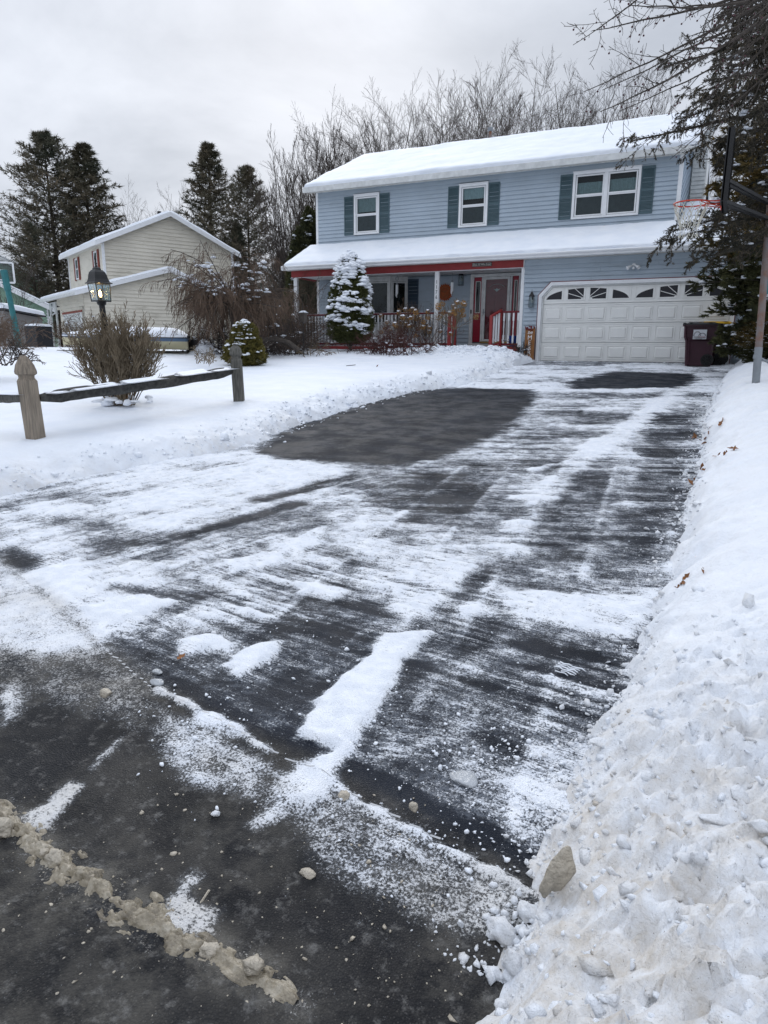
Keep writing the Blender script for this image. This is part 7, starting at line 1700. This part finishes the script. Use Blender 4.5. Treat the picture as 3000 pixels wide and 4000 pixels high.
# ------------------------------------------------------------------ slush, ice and crumbs on the ground
def slush_mat():
    m = bpy.data.materials.new('tan_slush'); m.use_nodes = True; t = m.node_tree; l = t.links; b = t.nodes['Principled BSDF']
    tc = nn(t, 'ShaderNodeTexCoord'); n1 = nn(t, 'ShaderNodeTexNoise'); n1.inputs['Scale'].default_value = 16; n1.inputs['Detail'].default_value = 7; n1.inputs['Roughness'].default_value = .65; l.new(tc.outputs['Object'], n1.inputs['Vector'])
    rp = nn(t, 'ShaderNodeValToRGB'); l.new(n1.outputs[0], rp.inputs[0]); e = rp.color_ramp.elements
    e[0].position = .33; e[0].color = (.14,.118,.085,1); e[1].position = .70; e[1].color = (.46,.415,.335,1); q = e.new(.5); q.color = (.28,.24,.175,1)
    l.new(rp.outputs[0], b.inputs['Base Color']); b.inputs['Roughness'].default_value = .28; b.inputs['Specular IOR Level'].default_value = .45
    n2 = nn(t, 'ShaderNodeTexNoise'); n2.inputs['Scale'].default_value = 90; n2.inputs['Detail'].default_value = 4; l.new(tc.outputs['Object'], n2.inputs['Vector'])
    bp = nn(t, 'ShaderNodeBump'); bp.inputs['Strength'].default_value = .6; bp.inputs['Distance'].default_value = .012; l.new(n2.outputs[0], bp.inputs['Height']); l.new(bp.outputs[0], b.inputs['Normal']); return m
M['slush'] = slush_mat()
pth = np.array([DG(*p)[:2] for p in ((-160,1670),(-60,1740),(20,1785),(70,1815),(130,1865),(200,1905),(262,1955),(330,1992),(400,2030),(455,2058),(520,2098),(575,2122),(640,2165))])
seg = np.r_[0, np.cumsum(np.linalg.norm(np.diff(pth, axis=0), axis=1))]; Ls = seg[-1]; nU = int(Ls/.006); nV = 52
s_ = np.linspace(0, Ls, nU); cx = np.interp(s_, seg, pth[:,0]); cy = np.interp(s_, seg, pth[:,1]); cx += .006*fbm(s_*9, s_*0, 601, 3); cy += .010*fbm(s_*9, s_*0, 602, 3)
tx = np.gradient(cx); ty = np.gradient(cy); nl_ = np.hypot(tx, ty); nx_, ny_ = -ty/nl_, tx/nl_
wd = .038*(.8+.5*fbm(s_*7, s_*0+2, 603, 3))*np.interp(s_, [0, Ls*.75, Ls*.93, Ls], [1.1,1.05,.75,.2])
v_ = np.linspace(-1.9, 1.9, nV)[None]; X = cx[:,None]+nx_[:,None]*wd[:,None]*v_; Y = cy[:,None]+ny_[:,None]*wd[:,None]*v_
wq = worley(X*26+fbm(X*12, Y*12, 606, 2), Y*26, 607); wq2 = worley(X*60, Y*60, 608)
hh = .027*(np.exp(-(v_/.85)**2)-.20)+.018*fbm(X*14, Y*14, 604, 4)+.015*(wq-.5)+.011*(wq2-.5)+.010*fbm(X*60, Y*60, 605, 2)
hh = hh*(wd/.04)[:,None]; hh = hh*np.where(hh > 0, np.clip(1.9-np.abs(v_), 0, .4)/.4, 1)
Z = G(Y)+.004+np.where(hh > 0, hh, hh*.6-.004)
i = np.arange(nV-1)[None,:]+np.arange(nU-1)[:,None]*nV; F = np.stack([i, i+1, i+1+nV, i+nV], -1).reshape(-1, 4)
o = fob('slush_ridge', np.stack([X, Y, Z], -1).reshape(-1, 3), F, M['slush'], smooth=True); tag(o, 'long low ridge of tan slush across the dark street', 'slush', kind='stuff')

def rock(P, S, seed, mt, name, lab, cat='ice chunk', rz=0, tilt=(0,0), rough=.16, grp=None, facet=True, smooth=False):
    r = np.random.default_rng(seed); v, f = ICO3; d = v.copy(); n = 0
    pl_ = unit(r.normal(0, 1, (11, 3))); off = r.uniform(.62, .95, 11)       # planes shave facets
    for p_, o_ in zip(pl_, off):
        q = v@p_; over = np.clip(q-o_, 0, None); v = v-over[:,None]*p_*.92
    nz = fbm(d[:,0]*2.5+seed, d[:,1]*2.5+d[:,2]*1.7, seed, 4)+.5*fbm(d[:,0]*7, d[:,1]*7+d[:,2]*6, seed+1, 3)
    v = v*(1+rough*nz)[:,None]*np.array(S)
    Mx = np.array(Matrix.Rotation(rz, 3, 'Z') @ Matrix.Rotation(tilt[0], 3, 'X') @ Matrix.Rotation(tilt[1], 3, 'Y')); v = v@Mx.T
    o = fob(name, v-[0,0,v[:,2].min()*.75], f, mt, smooth=smooth); o.location = tuple(P); at = o.data.attributes.new('dirt', 'FLOAT', 'POINT'); at.data.foreach_set('value', np.full(len(v), .5, np.float32))
    return tag(o, lab, cat, grp)
def onr(px, py): return march(px, py, lambda x, y: max(float(SR(x, y)), float(G(y))))
cw = lambda px, w_: w_*PS/CF*np.linalg.norm(DG(*px)-CAM)    # width in metres of w_ display pixels
def ck(px, py, w_, h_, d_, mt, lab, seed, **k):
    P = onr(px, py); s = w_*PS/CF*((P-CAM)@FWD)/2; return rock(P-[0,0,s*.15], (s, s*d_, s*h_), seed, mt, 'ice_chunk', lab, **k)
ck(229,1503,30,.75,.8,M['ice_tan'],'small tan ice lump alone on the street left of the broken ice disc',1)
ck(340,1478,34,.5,.7,M['ice'],'broken grey ice piece at the left end of the snow seam line',2)
ck(743,1724,30,.7,.9,M['ice_tan'],'tan ice lump beside the snow line below the thick snow strip',3)
ck(893,1750,20,1.3,.9,M['ice_tan'],'upright tan ice lump on the dark asphalt right of the seam',4)
ck(766,1697,14,.9,.9,M['snow_dirty'],'tiny white lump near the seam below the thick snow strip',5)
ck(1212,1703,44,.42,.6,M['snow_dirty'],'white oblong snow block at the foot of the right bank',6, rz=.3)
ck(1135,1668,20,.8,.8,M['snow_dirty'],'small white lump in the crumbs left of the snow block',7)
rock(DG(1000,1682)-[0,0,.012], (.062,.050,.016), 8, M['ice'], 'ice_plate', 'flat grey ice plate lying on the streaked asphalt', 'ice plate', rough=.10)
ck(1203,1928,50,2.9,.55,M['ice_tan'],'large tan ice slab standing on edge against the bank',9, rz=.5, tilt=(.05,.38), rough=.42)
ck(1083,2022,78,.62,.8,M['snow_dirty'],'big lumpy snow clod at the street side of the bank',10, rough=.34, smooth=True)
ck(1140,1985,60,.8,.8,M['snow_dirty'],'snow clod touching the bank above the biggest clod',11, rough=.34, smooth=True)
ck(1112,2105,56,1.15,.8,M['snow_dirty'],'tall rough snow clod below the biggest clod',12, rough=.36, smooth=True)
ck(1085,2180,34,.8,.8,M['snow_dirty'],'rounded snow clod at the bottom edge of the view',13, rough=.3, smooth=True)
ck(121,1866,46,1.0,.8,M['ice_tan'],'pale tan ice lump on top of the slush ridge at the left',14, rough=.3)
ck(95,1842,26,.6,.8,M['ice_tan'],'small pale ice piece on the slush ridge next to the tan lump',15)
ck(10,1800,50,.9,.8,M['ice_tan'],'tan ice lump where the slush ridge leaves the view',16, rough=.3)
ck(545,2095,54,.9,.8,M['ice_tan'],'pale ice lump on the lower right part of the slush ridge',17, rough=.3)
ck(455,2062,50,.7,.8,M['ice_tan'],'tan ice lump on the middle of the slush ridge',18, rough=.3)
ck(665,1892,40,.55,.6,M['ice_tan'],'small tan lump on the dark street right of the slush ridge',19)
ck(465,1760+0,22,.6,.8,M['snow_dirty'],'small white piece on the street near the white wheel print',20)
ck(462,1370,20,.5,.8,M['snow_dirty'],'small pale lump on the snowy asphalt near the oak leaf',21)
ck(1600,1722,56,.35,.8,M['snow_dirty'],'flat pale slab resting on the right snow bank',22, rz=.8, tilt=(.5,.1))
ck(1550,1770,80,.16,.35,M['snow_dirty'],'long thin ice shard on the right snow bank',23, rz=.35, tilt=(.2,.1))
ck(1505,1862,34,.9,.6,M['snow_dirty'],'upright white lump on the right snow bank',24, tilt=(.1,.3))
ck(1300,1605,60,.22,.5,M['snow_dirty'],'flat ice slab poking out at the toe of the right bank',25, rz=.2, tilt=(.1,.1))
ck(1645,1790,44,.6,.7,M['snow_dirty'],'rounded white lump at the right edge on the snow bank',26, smooth=True)
rock(DG(340,1455)+[0,0,.002], (.03,.02,.012), 27, M['ice'], 'ice_plate', 'thin grey ice flake just above the seam at the left', 'ice plate', rough=.1)
def shards(P, s, r, sq=.7):
    """angular crumbs: jittered ico faces, each freely turned"""
    v, f = ICO1; n = len(P); W = v[None]*(1+.30*r.normal(0, 1, (n, len(v), 1))).clip(.45, 1.6)*(s[:,None]*r.uniform(.45, 1.35, (n, 3)))[:,None]
    q = unit(r.normal(0, 1, (n, 4))); w_, x, y, z = q.T
    Rm = np.stack([np.stack([1-2*(y*y+z*z), 2*(x*y-z*w_), 2*(x*z+y*w_)], -1), np.stack([2*(x*y+z*w_), 1-2*(x*x+z*z), 2*(y*z-x*w_)], -1), np.stack([2*(x*z-y*w_), 2*(y*z+x*w_), 1-2*(x*x+y*y)], -1)], 1)
    W = np.einsum('nij,nkj->nki', Rm, W)*[1,1,sq]+P[:,None]; return W.reshape(-1, 3), (f[None]+np.arange(n)[:,None,None]*len(v)).reshape(-1, 3)
def crumbs(name, lab, P, s, seed, mt, sq=.75, ico=ICO1):
    r = np.random.default_rng(seed); V, F = shards(P, s, r, sq)
    o = fob(name, V, F, mt, smooth=False, attrs={'dirt': np.full(len(V), .35)}); tag(o, lab, 'snow crumbs', kind='stuff')
r = np.random.default_rng(611)
# toe of the right bank
n = 2000; y = -19.5+15*r.random(n)**1.7; x = np.interp(y, _ry, _rx)+.06-np.abs(r.normal(0, .10, n))+.03*r.normal(0,1,n)
s = np.exp(r.normal(math.log(.0058), .55, n)).clip(0,.02)*np.interp(y, [-19.5,-17,-5], [.9,1.15,2.0]); crumbs('snow_crumbs', 'loose snow crumbs along the toe of the right bank', np.column_stack([x, y, np.maximum(SR(x, y), G(y))+s*.3]), s, 612, M['snow_dirty'])
# crumbs strewn on the foreground drive
pts = []
for (px, py, sx, sy, k) in ((1150,1690,60,50,260),(1000,1640,90,40,120),(800,1560,60,50,60),(980,1830,80,50,80),(500,1400,120,60,120),(420,1580,90,50,110),(1100,1560,90,60,90),(700,1700,120,60,90),(1020,1270,200,60,90),(1130,1780,40,50,120),(640,1450,160,60,80)):
    for _ in range(k): pts.append(DG(px+r.normal(0, sx), py+r.normal(0, sy)))
P = np.array(pts); s = np.exp(r.normal(math.log(.0034), .55, len(P))).clip(0,.012); crumbs('snow_crumbs', 'small snow crumbs strewn over the foreground driveway', P+np.column_stack([s*0, s*0, s*.4+.006]), s, 613, M['snow'])
pts = []
for _ in range(380): 
    q = DG(r.uniform(-20, 1000), r.uniform(1700, 2230)); pts.append(q)
P = np.array(pts); P = P[P[:,0] < 4.9]; s = np.exp(r.normal(math.log(.0026), .45, len(P))); crumbs('slush_crumbs', 'tiny grey ice bits scattered over the dark street', P+np.column_stack([s*0, s*0, s*.3]), s, 614, M['ice_tan'])
# clods in the near heap
n = 2600; y = -20.3+3.0*r.random(n)**1.2; x = 4.85+2.2*r.random(n)**1.25; near = 1-ss(-18.9, -17.3, y); kp = (r.random(n) < .05+.9*near)&(x > np.interp(y, _ry, _rx)+.02); x, y = x[kp], y[kp]
s = np.exp(r.normal(math.log(.0085), .6, len(x))).clip(0, .04); V, F = shards(np.column_stack([x, y, SR(x, y)-s*.25]), s*1.15, r, .8)
o = fob('snow_clods', V, F, M['snow_dirty'], smooth=False, attrs={'dirt': np.repeat(r.choice([0,.4,1.0], len(x), p=[.45,.3,.25]), len(ICO1[0]))}); tag(o, 'lumps of ploughed snow in the near right bank', 'snow clods', kind='stuff')
# left edge crumbs
n = 1300; y = -17.0+15*r.random(n)**1.2; x = np.interp(y, _ly, _lx)-.12+r.normal(0, .16, n); s = np.exp(r.normal(math.log(.010), .55, n))*np.interp(y, [-17,-3], [.9,1.5])
crumbs('snow_crumbs', 'loose snow crumbs along the edge of the left bank', np.column_stack([x, y, np.maximum(SL(x, y), G(y))+s*.2]), s, 615, M['snow'])
n = 700; x = r.normal(-1.6, 1.2, n); y = -1.5+r.normal(0, .45, n); s = np.exp(r.normal(math.log(.026), .5, n)); crumbs('snow_crumbs', 'clods on the shovelled heap before the front steps', np.column_stack([x, y, SL(x, y)+s*.1]), s, 616, M['snow'])
# boot tread in the snow
def tread(px, py, L_, W_, ang, lab, mt):
    c_ = DG(px, py); m = MB(); r = np.random.default_rng(int(px))
    for k in range(6):
        u = (k/5-.5)*L_; P = []
        for j in range(7): v = (j/6-.5)*W_; a, b_ = u+.006*math.sin(j*2.4+k), v; P.append([c_[0]+a*math.cos(ang)-b_*math.sin(ang), c_[1]+a*math.sin(ang)+b_*math.cos(ang), 0]); P[-1][2] = float(G(P[-1][1]))+.0065
        q0 = r.integers(0, 3); q1 = 7-r.integers(0, 3); m.tube(P[q0:q1], [.0018+.0024*r.random() for _ in P[q0:q1]], 5)
    o = ob('boot_print', m, mt, None, smooth=True); tag(o, lab, 'boot print'); return o
tread(1228,1450,.085,.13,R(75),'white ridged boot print on the dark streaked asphalt at the right', M['snow'])
# leaves
def leafthing(px, py, n, sp_, s, lab, fn, seed, name='dead_leaf', cat='leaf', mt=None):
    c_ = march(px, py, fn); r = np.random.default_rng(seed); P = [np.array([c_[0]+r.normal(0, sp_), c_[1]+r.normal(0, sp_), 0]) for _ in range(n)]
    for q in P: q[2] = float(fn(q[0], q[1]))+s*.35
    if n == 1: P[0][:2] = c_[:2]
    o = ob(name, leafmesh(seed, P, s), mt or M['leaf'], None); tag(o, lab, cat, kind='stuff' if n > 3 else None); 
    if n <= 3: 
        if 'kind' in o: del o['kind']
    return o
fa = lambda x, y: max(float(SR(x, y)), float(SL(x, y)), float(G(y))+.012)
leafthing(392,1428,1,0,.032,'curled brown oak leaf on the snowy asphalt',fa,621)
leafthing(1524,946,9,.10,.045,'small heap of dead leaves at the foot of the right bank, farther one',fa,622,'leaf_litter','leaves')
leafthing(1532,1000,11,.09,.04,'small heap of dead leaves at the foot of the right bank, nearer one',fa,623,'leaf_litter','leaves')
leafthing(1480,1256,7,.06,.022,'few leaf scraps in the snow at the right bank',fa,624,'leaf_litter','leaves')
leafthing(815,792,1,0,.05,'lone brown leaf on the snow lawn before the hydrangeas',fa,625)
o = ob('stick', MB().tube([march(748,791,fa)+[0,0,.01], march(768,790,fa)+[0,0,.02]], .008, 5), M['bark'], None); tag(o, 'short dark stick lying on the snow lawn', 'stick')
o = ob('stick', MB().tube([march(396,2010,fa)+[0,0,.003], march(452,1925,fa)+[0,0,.003]], .0035, 5), M['ice_tan'], None); tag(o, 'thin pale stick frozen to the street below the slush ridge', 'stick'); o.location = (-.0,-.0,0)
